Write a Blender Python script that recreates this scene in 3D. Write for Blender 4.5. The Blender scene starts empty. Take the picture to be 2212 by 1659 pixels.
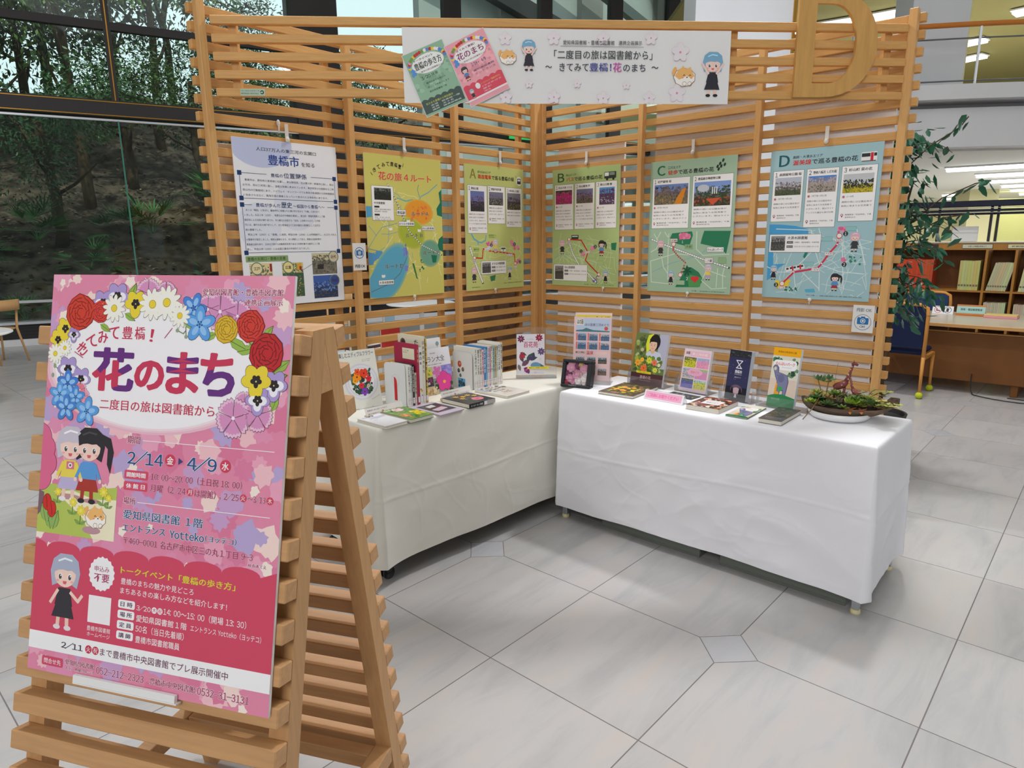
import bpy, bmesh, math, random
from mathutils import Vector, Matrix, noise
PI = math.pi
scene = bpy.context.scene
col = scene.collection

# ---------------------------------------------------------------- camera
# world frame: x runs along the left lattice wing, y along the right lattice wing,
# both from the stand's inner corner; z is up; metres
cam_d = bpy.data.cameras.new('camera')
cam_d.sensor_width = 36.0
cam_d.lens = 23.52
cam_d.clip_end = 200
cam = bpy.data.objects.new('camera', cam_d)
col.objects.link(cam)
cr = Vector((-0.67116, 0.74126, -0.00895)); cu = Vector((-0.16142, -0.13435, 0.97770)); cf = Vector((-0.72352, -0.65764, -0.20982))
M = Matrix((cr, cu, -cf)).transposed().to_4x4()
M.translation = Vector((4.056, 3.351, 1.542))
cam.matrix_world = M
scene.camera = cam

# ---------------------------------------------------------------- view, world, lamps
scene.view_settings.view_transform = 'Standard'
scene.view_settings.look = 'None'
scene.view_settings.gamma = 1.0
scene.view_settings.use_curve_mapping = False
scene.view_settings.exposure = -0.16
w = bpy.data.worlds.new('overcast_sky')
scene.world = w
w.use_nodes = True
w.node_tree.nodes['Background'].inputs[0].default_value = (0.90, 0.96, 1.0, 1)
w.node_tree.nodes['Background'].inputs[1].default_value = 1.45

def area(name, loc, target, size, energy, color=(1, 1, 1)):
    l = bpy.data.lights.new(name, 'AREA'); l.shape = 'DISK'; l.size = size; l.energy = energy; l.color = color
    o = bpy.data.objects.new(name, l); col.objects.link(o); o.location = loc
    o.rotation_euler = (Vector(target) - Vector(loc)).to_track_quat('-Z', 'Y').to_euler()
    return o
def panel(name, loc, sx, sy, energy, color):
    l = bpy.data.lights.new(name, 'AREA'); l.shape = 'RECTANGLE'; l.size = sx; l.size_y = sy; l.energy = energy; l.color = color
    o = bpy.data.objects.new(name, l); col.objects.link(o); o.location = loc
    return o
area('hall_downlight_over_right_wing', (-1.9, 1.7, 6.8), (1.6, 2.3, 0), 0.5, 240, (0.98, 0.98, 1.0))
area('hall_downlight_over_left_wing', (1.9, -2.4, 6.8), (2.2, 1.6, 0), 0.5, 200, (0.98, 0.98, 1.0))
panel('hall_ceiling_light', (1.5, 2.0, 8.85), 9.0, 9.0, 260, (0.98, 0.985, 1.0))  # broad fill added for soft ambience beneath the closed ceiling
o = panel('hall_front_light', (11.0, 5.6, 5.6), 4.0, 3.0, 400, (0.98, 0.985, 1.0)); o.rotation_euler = (Vector((1.4, 1.4, 1.2)) - o.location).to_track_quat('-Z', 'Y').to_euler()  # fill panel added behind the viewer to brighten upright faces
sl = bpy.data.lights.new('sun', 'SUN'); sl.energy = 2.6; sl.angle = 0.02; sl.color = (1.0, 0.95, 0.85)
so = bpy.data.objects.new('sun', sl); col.objects.link(so); so.rotation_euler = Vector((-0.18, -0.60, -0.78)).to_track_quat('-Z', 'Y').to_euler()

# ---------------------------------------------------------------- helpers
def lin(c):
    return tuple(((v / 255.0) / 12.92 if v / 255.0 <= 0.04045 else ((v / 255.0 + 0.055) / 1.055) ** 2.4) for v in c)

def material(name, rgb, rough=0.6, spec=0.5, metal=0.0, noise_amt=0.0, noise_scale=20.0, stretch=(1, 1, 1), bump=0.0, bump_scale=60.0,
             emit=None, emit_strength=0.0, trans=0.0, rnd=0.0, sheen=0.0):
    m = bpy.data.materials.new(name); m.use_nodes = True
    nt = m.node_tree; b = nt.nodes['Principled BSDF']
    c = lin(rgb)
    b.inputs['Roughness'].default_value = rough
    b.inputs['Metallic'].default_value = metal
    b.inputs['Specular IOR Level'].default_value = spec
    b.inputs['Base Color'].default_value = (*c, 1)
    if trans:
        b.inputs['Transmission Weight'].default_value = trans
    if emit:
        b.inputs['Emission Color'].default_value = (*lin(emit), 1)
        b.inputs['Emission Strength'].default_value = emit_strength
    if noise_amt or bump or rnd:
        tc = nt.nodes.new('ShaderNodeTexCoord'); mp = nt.nodes.new('ShaderNodeMapping')
        mp.inputs['Scale'].default_value = stretch
        nt.links.new(tc.outputs['Object'], mp.inputs['Vector'])
        oi = nt.nodes.new('ShaderNodeObjectInfo')
        add = nt.nodes.new('ShaderNodeVectorMath'); add.operation = 'ADD'
        sc = nt.nodes.new('ShaderNodeVectorMath'); sc.operation = 'SCALE'; sc.inputs['Scale'].default_value = 13.7
        cx = nt.nodes.new('ShaderNodeCombineXYZ')
        for i in range(3): nt.links.new(oi.outputs['Random'], cx.inputs[i])
        nt.links.new(cx.outputs[0], sc.inputs[0]); nt.links.new(mp.outputs[0], add.inputs[0]); nt.links.new(sc.outputs[0], add.inputs[1])
        vec = add.outputs[0]
        if noise_amt or rnd:
            n = nt.nodes.new('ShaderNodeTexNoise'); n.inputs['Scale'].default_value = noise_scale; n.inputs['Detail'].default_value = 4
            nt.links.new(vec, n.inputs['Vector'])
            mr = nt.nodes.new('ShaderNodeMapRange'); mr.inputs['From Min'].default_value = 0.3; mr.inputs['From Max'].default_value = 0.7
            mr.inputs['To Min'].default_value = 1 - noise_amt; mr.inputs['To Max'].default_value = 1 + noise_amt * 0.6
            nt.links.new(n.outputs['Fac'], mr.inputs['Value'])
            out = mr.outputs[0]
            if rnd:
                m2 = nt.nodes.new('ShaderNodeMapRange'); m2.inputs['To Min'].default_value = 1 - rnd; m2.inputs['To Max'].default_value = 1 + rnd
                nt.links.new(oi.outputs['Random'], m2.inputs['Value'])
                mu = nt.nodes.new('ShaderNodeMath'); mu.operation = 'MULTIPLY'
                nt.links.new(out, mu.inputs[0]); nt.links.new(m2.outputs[0], mu.inputs[1]); out = mu.outputs[0]
            vm = nt.nodes.new('ShaderNodeVectorMath'); vm.operation = 'SCALE'; vm.inputs[0].default_value = c
            nt.links.new(out, vm.inputs['Scale']); nt.links.new(vm.outputs[0], b.inputs['Base Color'])
        if bump:
            n2 = nt.nodes.new('ShaderNodeTexNoise'); n2.inputs['Scale'].default_value = bump_scale; n2.inputs['Detail'].default_value = 5
            nt.links.new(vec, n2.inputs['Vector'])
            bp = nt.nodes.new('ShaderNodeBump'); bp.inputs['Strength'].default_value = bump; bp.inputs['Distance'].default_value = 0.01
            nt.links.new(n2.outputs['Fac'], bp.inputs['Height']); nt.links.new(bp.outputs[0], b.inputs['Normal'])
    return m

def glassy(name, tint=(0.95, 0.98, 0.97), refl=1.0, haze=0.0):
    m = bpy.data.materials.new(name); m.use_nodes = True; nt = m.node_tree; nt.nodes.clear()
    o = nt.nodes.new('ShaderNodeOutputMaterial'); t = nt.nodes.new('ShaderNodeBsdfTransparent'); g = nt.nodes.new('ShaderNodeBsdfGlossy')
    t.inputs[0].default_value = (*tint, 1); g.inputs['Roughness'].default_value = 0.03
    f = nt.nodes.new('ShaderNodeFresnel'); f.inputs[0].default_value = 1.45
    mu = nt.nodes.new('ShaderNodeMath'); mu.operation = 'MULTIPLY'; mu.inputs[1].default_value = refl
    nt.links.new(f.outputs[0], mu.inputs[0])
    mx = nt.nodes.new('ShaderNodeMixShader'); nt.links.new(mu.outputs[0], mx.inputs[0]); nt.links.new(t.outputs[0], mx.inputs[1]); nt.links.new(g.outputs[0], mx.inputs[2])
    out = mx.outputs[0]
    if haze:
        d = nt.nodes.new('ShaderNodeBsdfDiffuse'); d.inputs[0].default_value = (0.85, 0.85, 0.87, 1)
        m2 = nt.nodes.new('ShaderNodeMixShader'); m2.inputs[0].default_value = haze
        nt.links.new(out, m2.inputs[1]); nt.links.new(d.outputs[0], m2.inputs[2]); out = m2.outputs[0]
    nt.links.new(out, o.inputs[0])
    return m

def print_material(name, rough):
    m = bpy.data.materials.new(name); m.use_nodes = True; nt = m.node_tree; b = nt.nodes['Principled BSDF']
    a = nt.nodes.new('ShaderNodeAttribute'); a.attribute_name = 'ink'; a.attribute_type = 'GEOMETRY'
    nt.links.new(a.outputs['Color'], b.inputs['Base Color']); b.inputs['Roughness'].default_value = rough
    b.inputs['Specular IOR Level'].default_value = 0.35
    return m

MT = {}
MT['slat'] = material('beech_slat', (212, 162, 98), 0.55, 0.3, noise_amt=0.10, noise_scale=9, stretch=(1, 1, 14), rnd=0.05, bump=0.04, bump_scale=90)
MT['post'] = material('beech_post', (216, 166, 104), 0.55, 0.3, noise_amt=0.10, noise_scale=9, stretch=(14, 14, 1), rnd=0.05, bump=0.04, bump_scale=90)
MT['easelwood'] = material('beech_easel', (200, 154, 106), 0.5, 0.35, noise_amt=0.10, noise_scale=7, stretch=(1.0, 12, 12), rnd=0.06)
MT['easelpost'] = material('beech_easel_post', (200, 154, 104), 0.5, 0.35, noise_amt=0.10, noise_scale=7, stretch=(12, 12, 1), rnd=0.06)
MT['plywood'] = material('plywood_letter', (208, 160, 92), 0.5, 0.35, noise_amt=0.10, noise_scale=6, stretch=(8, 1, 1))
MT['print'] = print_material('printed_paper', 0.5)
MT['gloss'] = print_material('glossy_print', 0.28)
MT['white'] = material('white_paper', (236, 236, 234), 0.6)
MT['page'] = material('page_block', (226, 220, 205), 0.8, noise_amt=0.08, noise_scale=300, stretch=(.02, .02, 1))
MT['foam'] = material('foam_board_edge', (240, 238, 236), 0.7)
MT['acrylic'] = glassy('clear_acrylic', (0.985, 0.985, 0.99), 0.7, 0.05)
MT['film'] = glassy('clear_film', (0.99, 0.99, 0.99), 0.35, 0.0)
MT['glass'] = glassy('window_glass', (0.80, 0.90, 0.88), 0.9, 0.0)
MT['glassedge'] = material('green_glass_edge', (70, 140, 125), 0.15, 0.6)
MT['blackmetal'] = material('dark_bronze_frame', (46, 42, 42), 0.45, 0.4)
MT['brass'] = material('gold_trim', (190, 140, 50), 0.3, 0.5, metal=0.8)
MT['alu'] = material('aluminium', (205, 208, 212), 0.35, 0.5, metal=0.7)
MT['steel'] = material('chromed_steel', (200, 205, 212), 0.2, 0.5, metal=0.9)
MT['cream'] = material('cream_plastic', (226, 216, 170), 0.5)
MT['blackplastic'] = material('black_plastic', (26, 26, 29), 0.35)
MT['blackbox'] = material('black_card', (34, 35, 40), 0.5)
MT['whiteplastic'] = material('white_plastic', (238, 238, 236), 0.4)
MT['hook'] = material('hook_plastic', (225, 220, 212), 0.35)
MT['bookend'] = material('white_metal_bookend', (226, 230, 230), 0.35)
MT['board'] = material('pale_grey_board', (250, 250, 252), 0.85, 0.2, noise_amt=0.05, noise_scale=30)
MT['plaster'] = material('white_plaster', (226, 226, 228), 0.6, 0.3, noise_amt=0.02, noise_scale=1.2)
MT['marblewall'] = material('white_marble_cladding', (222, 224, 228), 0.3, 0.4, noise_amt=0.05, noise_scale=1.6, stretch=(1, 1, .4))
MT['beige'] = material('beige_wall', (206, 200, 156), 0.8, 0.2)
MT['olive'] = material('olive_ceiling', (150, 142, 92), 0.8, 0.2)
MT['tube'] = material('lit_tube', (255, 255, 255), 0.5, emit=(240, 248, 255), emit_strength=5.0)
MT['lobbywhite'] = material('white_ceiling', (235, 234, 228), 0.7, 0.2)
MT['shelfwood'] = material('oak_shelf', (176, 122, 56), 0.5, 0.3, noise_amt=0.12, noise_scale=5, stretch=(6, 6, 1))
MT['deskwood'] = material('walnut_panel', (122, 76, 34), 0.5, 0.3, noise_amt=0.12, noise_scale=5, stretch=(6, 1, 1))
MT['desktop'] = material('desk_laminate', (196, 184, 160), 0.25, 0.5)
MT['deskedge'] = material('desk_edge', (190, 142, 84), 0.4)
MT['chairwood'] = material('beech_chair', (204, 140, 66), 0.4, 0.4, noise_amt=0.06, noise_scale=8)
MT['navy'] = material('navy_fabric', (28, 36, 66), 0.9, 0.2, noise_amt=0.15, noise_scale=250)
MT['blue'] = material('blue_fabric', (44, 66, 104), 0.9, 0.2, noise_amt=0.1, noise_scale=250)
MT['ball'] = material('tennis_ball', (190, 200, 50), 0.9, 0.2, noise_amt=0.08, noise_scale=90)
MT['balldark'] = material('dark_tennis_ball', (70, 78, 40), 0.9, 0.2)
MT['darkrail'] = material('dark_blue_rail', (30, 36, 56), 0.25, 0.6, metal=0.4)
MT['handrail'] = material('orange_handrail', (206, 124, 44), 0.3, 0.5)
MT['wire'] = material('steel_wire', (120, 122, 128), 0.4, metal=0.6)
MT['crate'] = material('grey_crate', (106, 112, 104), 0.6)
MT['cord'] = material('dark_cord', (40, 42, 40), 0.6)
MT['cloth'] = material('white_tablecloth', (236, 236, 240), 0.85, 0.15, bump=0.10, bump_scale=14)
MT['cloth2'] = material('ivory_tablecloth', (232, 230, 220), 0.85, 0.15, bump=0.06, bump_scale=14)
MT['leafa'] = material('ficus_leaf', (34, 92, 64), 0.35, 0.5, noise_amt=0.2, noise_scale=6, rnd=0.3)
MT['bark'] = material('bark', (84, 66, 48), 0.9, 0.2, noise_amt=0.25, noise_scale=14, stretch=(3, 3, .6))
MT['pot'] = material('dark_pot', (54, 50, 48), 0.6)
MT['treeleaf'] = material('evergreen_leaf', (70, 104, 60), 0.45, 0.5, noise_amt=0.6, noise_scale=0.8, rnd=0.2)
MT['treeleaf2'] = material('sunlit_leaf', (120, 150, 76), 0.45, 0.5, noise_amt=0.6, noise_scale=0.8, rnd=0.2)  # lighter copy of the evergreen leaf, sunlight put into its colour
MT['palm'] = material('palm_leaf', (74, 128, 62), 0.4, 0.5, noise_amt=0.3, noise_scale=3, rnd=0.2)
MT['litter'] = material('leaf_litter', (96, 82, 70), 0.9, 0.2, noise_amt=0.85, noise_scale=3.4, bump=0.8, bump_scale=5)
MT['facade'] = material('grey_facade', (186, 188, 184), 0.8, 0.2, noise_amt=0.06, noise_scale=2)
MT['driftwood'] = material('driftwood', (122, 104, 88), 0.9, 0.2, noise_amt=0.35, noise_scale=14, stretch=(1, 4, 4), bump=0.6, bump_scale=40)
MT['porcelain'] = material('white_porcelain', (238, 238, 238), 0.2, 0.5)
MT['radiator'] = material('black_grille', (24, 24, 26), 0.5)
MT['lightwood'] = material('light_wood_chair', (206, 160, 106), 0.45)
MT['green'] = material('exit_green', (40, 170, 90), 0.5, emit=(40, 200, 100), emit_strength=0.7)
def cmat(rgb, rough=0.5):
    k = ('c', rgb, rough)
    if k not in MT: MT[k] = material('plain_%02x%02x%02x' % rgb, rgb, rough)
    return MT[k]

def link(o, parent=None):
    col.objects.link(o)
    if parent is not None: o.parent = parent
    return o

def tag(o, label=None, cat=None, group=None, kind=None):
    if label: o['label'] = label
    if cat: o['category'] = cat
    if group: o['group'] = group
    if kind: o['kind'] = kind
    return o

def empty(name, label, cat, loc=(0, 0, 0), yaw=0.0, group=None, kind=None, parent=None):
    o = bpy.data.objects.new(name, None); o.empty_display_size = 0.05
    link(o, parent); o.location = loc; o.rotation_euler = (0, 0, yaw)
    tag(o, label, cat, group, kind)
    return o

ORD = ['first', 'second', 'third', 'fourth', 'fifth', 'sixth', 'seventh', 'eighth', 'ninth', 'tenth', 'eleventh', 'twelfth', 'thirteenth', 'fourteenth']
class MB:
    def __init__(s): s.v = []; s.f = []; s.m = []; s.mi = 0; s.sm = False; s.s = []
    def poly(s, pts, faces):
        n = len(s.v); s.v += [tuple(p) for p in pts]
        for f in faces: s.f.append(tuple(n + i for i in f)); s.m.append(s.mi); s.s.append(s.sm)
        return s
    def box(s, x0, y0, z0, x1, y1, z1, mat=None):
        p = [Vector((x, y, z)) for z in (z0, z1) for y in (y0, y1) for x in (x0, x1)]
        if mat is not None: p = [mat @ q for q in p]
        return s.poly(p, [(0, 2, 3, 1), (4, 5, 7, 6), (0, 1, 5, 4), (2, 6, 7, 3), (0, 4, 6, 2), (1, 3, 7, 5)])
    def cbox(s, x0, y0, z0, x1, y1, z1, c=0.002):
        # box with chamfered edges along its length axes (all 12 edges)
        xs, ys, zs = (x0, x1), (y0, y1), (z0, z1); sg = (-1, 1); P = []; idx = {}
        for i in (0, 1):
            for j in (0, 1):
                for k in (0, 1):
                    for a in range(3):
                        q = [xs[i], ys[j], zs[k]]
                        for b in range(3):
                            if b != a: q[b] -= sg[(i, j, k)[b]] * c
                        idx[(i, j, k, a)] = len(P); P.append(q)
        F = []
        for a in range(3):
            o1, o2 = [b for b in range(3) if b != a]
            for t in (0, 1):
                ring = []
                for u, v in ((0, 0), (1, 0), (1, 1), (0, 1)):
                    t3 = [0, 0, 0]; t3[a] = t; t3[o1] = u; t3[o2] = v; ring.append(idx[(*t3, a)])
                if (t == 0) ^ (a == 1): ring.reverse()
                F.append(tuple(ring))
        for a in range(3):
            o1, o2 = [b for b in range(3) if b != a]
            for u in (0, 1):
                for v in (0, 1):
                    q = []
                    for t in (0, 1):
                        t3 = [0, 0, 0]; t3[a] = t; t3[o1] = u; t3[o2] = v; q.append((idx[(*t3, o1)], idx[(*t3, o2)]))
                    F.append((q[0][0], q[0][1], q[1][1], q[1][0]))
        for i in (0, 1):
            for j in (0, 1):
                for k in (0, 1): F.append((idx[(i, j, k, 0)], idx[(i, j, k, 1)], idx[(i, j, k, 2)]))
        return s.poly(P, F)
    def prism(s, pts, z0, z1, axis='z', mat=None):
        # extrude a 2D outline; axis z: (x,y)->z ; y: (x,z) extruded along y ; x: (y,z) along x
        n = len(pts)
        def mk(p, t):
            q = Vector((p[0], p[1], t)) if axis == 'z' else (Vector((p[0], t, p[1])) if axis == 'y' else Vector((t, p[0], p[1])))
            return mat @ q if mat is not None else q
        P = [mk(p, z0) for p in pts] + [mk(p, z1) for p in pts]
        F = [tuple(range(n))[::-1], tuple(range(n, 2 * n))] + [(i, (i + 1) % n, n + (i + 1) % n, n + i) for i in range(n)]
        return s.poly(P, F)
    def tube(s, path, r, seg=8, cap=True, flat=1.0):
        path = [Vector(p) for p in path]; n = len(path); rs = r if isinstance(r, (list, tuple)) else [r] * n
        P = []; up = Vector((0, 0, 1))
        for i, p in enumerate(path):
            d = (path[min(i + 1, n - 1)] - path[max(i - 1, 0)]).normalized()
            if abs(d.dot(up)) > 0.95: a = Vector((1, 0, 0)) if i == 0 or abs(d.x) < .9 else up
            else: a = up
            if i == 0: u = d.cross(a).normalized()
            else:
                u = (u0 - d * u0.dot(d))
                u = u.normalized() if u.length > 1e-5 else d.cross(a).normalized()
            u0 = u; vv = d.cross(u)
            for k in range(seg):
                t = 2 * PI * k / seg; P.append(p + u * (math.cos(t) * rs[i]) + vv * (math.sin(t) * rs[i] * flat))
        F = [(i * seg + k, i * seg + (k + 1) % seg, (i + 1) * seg + (k + 1) % seg, (i + 1) * seg + k) for i in range(n - 1) for k in range(seg)]
        if cap: F += [tuple(range(seg))[::-1], tuple((n - 1) * seg + k for k in range(seg))]
        return s.poly(P, F)
    def lathe(s, prof, cx=0, cy=0, cz=0, seg=24, sx=1, sy=1):
        P = []; n = len(prof)
        for r, z in prof:
            for k in range(seg):
                t = 2 * PI * k / seg; P.append((cx + r * math.cos(t) * sx, cy + r * math.sin(t) * sy, cz + z))
        F = [(i * seg + k, i * seg + (k + 1) % seg, (i + 1) * seg + (k + 1) % seg, (i + 1) * seg + k) for i in range(n - 1) for k in range(seg)]
        F += [tuple(range(seg))[::-1], tuple((n - 1) * seg + k for k in range(seg))]
        return s.poly(P, F)
    def ball(s, c, r, seg=10, rings=6, sx=1, sy=1, sz=1):
        prof = [(max(1e-4, r * math.sin(PI * i / rings)), -r * math.cos(PI * i / rings) * sz) for i in range(rings + 1)]
        return s.lathe(prof, c[0], c[1], c[2], seg, sx, sy)
    def leaf(s, base, d, up, L, W, fold=0.15):
        base = Vector(base); d = Vector(d).normalized(); sd = d.cross(Vector(up))
        sd = sd.normalized() if sd.length > 1e-4 else Vector((1, 0, 0)); nn = sd.cross(d).normalized()
        a = base; b = base + d * L * .35 + sd * W * .5 - nn * fold * W; c = base + d * L * .75 + sd * W * .33 - nn * fold * W * 1.6
        e = base + d * L - nn * fold * L * .35
        b2 = base + d * L * .35 - sd * W * .5 - nn * fold * W; c2 = base + d * L * .75 - sd * W * .33 - nn * fold * W * 1.6
        m1 = base + d * L * .35; m2 = base + d * L * .75 - nn * fold * L * .15
        return s.poly([a, b, c, e, c2, b2, m1, m2], [(0, 6, 1), (0, 5, 6), (6, 7, 2, 1), (5, 4, 7, 6), (7, 3, 2), (4, 3, 7)])
    def mesh(s, name, mats):
        me = bpy.data.meshes.new(name); me.from_pydata(s.v, [], s.f)
        for m in (mats if isinstance(mats, (list, tuple)) else [mats]): me.materials.append(m)
        me.polygons.foreach_set('material_index', s.m); me.polygons.foreach_set('use_smooth', s.s)
        me.update(); return me
    def build(s, name, mats, parent=None, loc=None, rot=None):
        o = bpy.data.objects.new(name, s.mesh(name, mats)); link(o, parent)
        if loc is not None: o.location = loc
        if rot is not None: o.rotation_euler = rot
        return o

def recalc(me):
    bm = bmesh.new(); bm.from_mesh(me); bmesh.ops.recalc_face_normals(bm, faces=bm.faces); bm.to_mesh(me); bm.free()

def inst(name, me, parent=None, loc=(0, 0, 0), rot=(0, 0, 0), scale=None):
    o = bpy.data.objects.new(name, me); link(o, parent); o.location = loc; o.rotation_euler = rot
    if scale: o.scale = scale
    return o

# ---------------------------------------------------------------- flat printing (lettering, pictures) on paper and board
_tc = bpy.data.curves.new('lettering', 'FONT'); _to = bpy.data.objects.new('lettering', _tc); col.objects.link(_to)
_cache = {}
def glyphs(txt, bold, spacing=1.0):
    if txt.isascii(): txt = ''.join(chr(ord(c) + 0xFEE0) if c != ' ' else c for c in txt); spacing = 0.24     # rounder sans digits
    if any(c in txt for c in '図県展'): bold = min(bold, 0.009)
    k = (txt, bold, spacing)
    if k not in _cache:
        _tc.body = txt; _tc.size = 1.0; _tc.offset = min(bold, 0.02) * 0.42; _tc.resolution_u = 3 if len(txt) < 9 else 2; _tc.space_character = spacing
        dg = bpy.context.evaluated_depsgraph_get(); dg.update()
        me = bpy.data.meshes.new_from_object(_to.evaluated_get(dg))
        V = [(v.co.x, v.co.y) for v in me.vertices]; F = [tuple(p.vertices) for p in me.polygons]
        bpy.data.meshes.remove(me)
        if V:
            x0 = min(v[0] for v in V); x1 = max(v[0] for v in V); y0 = min(v[1] for v in V); y1 = max(v[1] for v in V)
        else: x0 = x1 = y0 = y1 = 0
        _cache[k] = (V, F, x0, x1, y0, y1)
    return _cache[k]

LZ = 0.00014
class Art:
    """flat ink shapes, in millimetres from the top left corner of the sheet"""
    def __init__(s, W, H): s.W = W; s.H = H; s.v = []; s.f = []; s.c = []; s.L = 1; s.k = 0
    def step(s): s.k += 1; return (s.k % 23) * 0.0009      # micrometres apart, so overlapping ink never lies in one plane
    def _add(s, pts, faces, c, L=None, clip=True):
        n = len(s.v); z = (s.L if L is None else L) * LZ * 1000 + s.step()
        for x, y in pts:
            if clip: x = min(max(x, 0), s.W); y = min(max(y, 0), s.H)
            s.v.append((x, y, z))
        c4 = (*lin(c), 1.0)
        for f in faces: s.f.append(tuple(n + i for i in f)); s.c.append(c4)
    def poly(s, pts, c, L=None): s._add(pts, [tuple(range(len(pts)))], c, L)
    def rect(s, x0, y0, x1, y1, c, L=None): s.poly([(x0, y0), (x1, y0), (x1, y1), (x0, y1)], c, L)
    def frame(s, x0, y0, x1, y1, t, c, fill=None, L=None):
        L = s.L if L is None else L
        s.rect(x0, y0, x1, y1, c, L)
        if fill: s.rect(x0 + t, y0 + t, x1 - t, y1 - t, fill, L + .5)
    def rrect(s, x0, y0, x1, y1, r, c, L=None):
        P = []
        for cx, cy, a0 in ((x1 - r, y0 + r, -90), (x1 - r, y1 - r, 0), (x0 + r, y1 - r, 90), (x0 + r, y0 + r, 180)):
            for k in range(5): a = math.radians(a0 + 22.5 * k); P.append((cx + r * math.cos(a), cy + r * math.sin(a)))
        s.poly(P, c, L)
    def ell(s, cx, cy, rx, ry, c, L=None, n=20, rot=0):
        cr_, sr = math.cos(rot), math.sin(rot)
        s.poly([(cx + rx * math.cos(t) * cr_ - ry * math.sin(t) * sr, cy + rx * math.cos(t) * sr + ry * math.sin(t) * cr_) for t in [2 * PI * k / n for k in range(n)]], c, L)
    def ring(s, cx, cy, r, t, c, L=None, n=24, ry=None):
        ry = ry or r; P = []
        for k in range(n):
            a = 2 * PI * k / n; P += [(cx + r * math.cos(a), cy + ry * math.sin(a)), (cx + (r - t) * math.cos(a), cy + (ry - t) * math.sin(a))]
        s._add(P, [(2 * k, 2 * ((k + 1) % n), 2 * ((k + 1) % n) + 1, 2 * k + 1) for k in range(n)], c, L)
    def line(s, pts, w, c, L=None):
        for (x0, y0), (x1, y1) in zip(pts, pts[1:]):
            dx, dy = x1 - x0, y1 - y0; l = math.hypot(dx, dy) or 1; nx, ny = -dy / l * w / 2, dx / l * w / 2; ex, ey = dx / l * w * .3, dy / l * w * .3
            s.poly([(x0 + nx - ex, y0 + ny - ey), (x1 + nx + ex, y1 + ny + ey), (x1 - nx + ex, y1 - ny + ey), (x0 - nx - ex, y0 - ny - ey)], c, L)
    def dash(s, pts, w, c1, c2, step, L=None):
        L = s.L if L is None else L
        s.line(pts, w, c2, L)
        for (x0, y0), (x1, y1) in zip(pts, pts[1:]):
            l = math.hypot(x1 - x0, y1 - y0); k = max(1, int(l / step))
            for i in range(k):
                a, b = (i + .1) / k, (i + .6) / k
                s.line([(x0 + (x1 - x0) * a, y0 + (y1 - y0) * a), (x0 + (x1 - x0) * b, y0 + (y1 - y0) * b)], w * .75, c1, L + 1)
    def text(s, t, x0, y0, x1, y1, c, bold=0.0, rot=0.0, L=None, colfn=None, sp=1.0, halo=None):
        if not t.isascii() and any(ch.isdigit() and ch.isascii() or ch in 'Yok' for ch in t):
            return s.mixed(t, x0, y0, x1, y1, c, bold, L, halo)
        V, F, a, b, d, e = glyphs(t, bold, sp)
        if not V: return
        sx = (x1 - x0) / max(b - a, 1e-4); sy = (y1 - y0) / max(e - d, 1e-4)
        cx, cy = (x0 + x1) / 2, (y0 + y1) / 2; cr_, sr = math.cos(rot), math.sin(rot); P = []
        for vx, vy in V:
            X = (vx - a) * sx - (x1 - x0) / 2; Y = (e - vy) * sy - (y1 - y0) / 2
            P.append((cx + X * cr_ - Y * sr, cy + X * sr + Y * cr_))
        L = s.L if L is None else L
        if halo:
            for hx, hy in ((-.7, -.6), (.7, -.6), (-.7, .6), (.7, .6)):
                s.text(t, x0 + hx, y0 + hy, x1 + hx, y1 + hy, halo, bold, rot, L - 1, None, sp)
        if (bold >= 0.02 or halo) and not getattr(s, '_dup', 0):
            s._dup = 1; q = max(min(bold, .05) * (y1 - y0) * .32, .3)
            for dx in (-q, q): s.text(t, x0 + dx, y0, x1 + dx, y1, c, bold, rot, L - .3, colfn, sp)
            s._dup = 0
        n = len(s.v); zz = L * LZ * 1000 + s.step()
        for x, y in P: s.v.append((x, y, zz))
        for f in F:
            cc = c
            if colfn:
                u = sum(V[i][0] for i in f) / len(f); v = sum(V[i][1] for i in f) / len(f)
                cc = colfn((u - a) / (b - a), (e - v) / (e - d))
            s.f.append(tuple(n + i for i in f[::-1])); s.c.append((*lin(cc), 1.0))
    def mixed(s, t, x0, y0, x1, y1, c, bold, L, halo):
        """a line mixing wide characters with narrow digits, set on one baseline"""
        runs = []
        for ch in t:
            k = ch.isascii() and ch != ' '
            if ch == ' ': runs.append([' ', False, .35]); continue
            if runs and runs[-1][1] == k and runs[-1][0] != ' ': runs[-1][0] += ch; runs[-1][2] += .58 if k else 1.0
            else: runs.append([ch, k, .58 if k else 1.0])
        em = (x1 - x0) / sum(r[2] for r in runs); ey = (y1 - y0) / .90; x = x0; L = s.L if L is None else L
        passes = [(0, 0, c, L)]
        if halo: passes = [(hx, hy, halo, L - 1) for hx, hy in ((-.6, -.4), (.6, -.4), (-.6, .5), (.6, .5))] + passes
        if bold >= .02 or halo: passes += [(-.35, 0, c, L - .3), (.35, 0, c, L - .3), (0, .3, c, L - .3)]
        for r, k, w_ in runs:
            if r != ' ':
                V, F = glyphs(r, min(bold, .01) if k else bold, 1.0)[:2]; ox = x - (.20 * em if k else 0)
                for hx, hy, cc, LL in passes:
                    n = len(s.v); zz = LL * LZ * 1000 + s.step()
                    for vx, vy in V: s.v.append((ox + vx * em * (1.0 if not k else .58 / .62) + hx, y1 - .09 * ey - vy * ey + hy, zz))
                    c4 = (*lin(cc), 1.0)
                    for f in F: s.f.append(tuple(n + i for i in f[::-1])); s.c.append(c4)
            x += w_ * em
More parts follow.
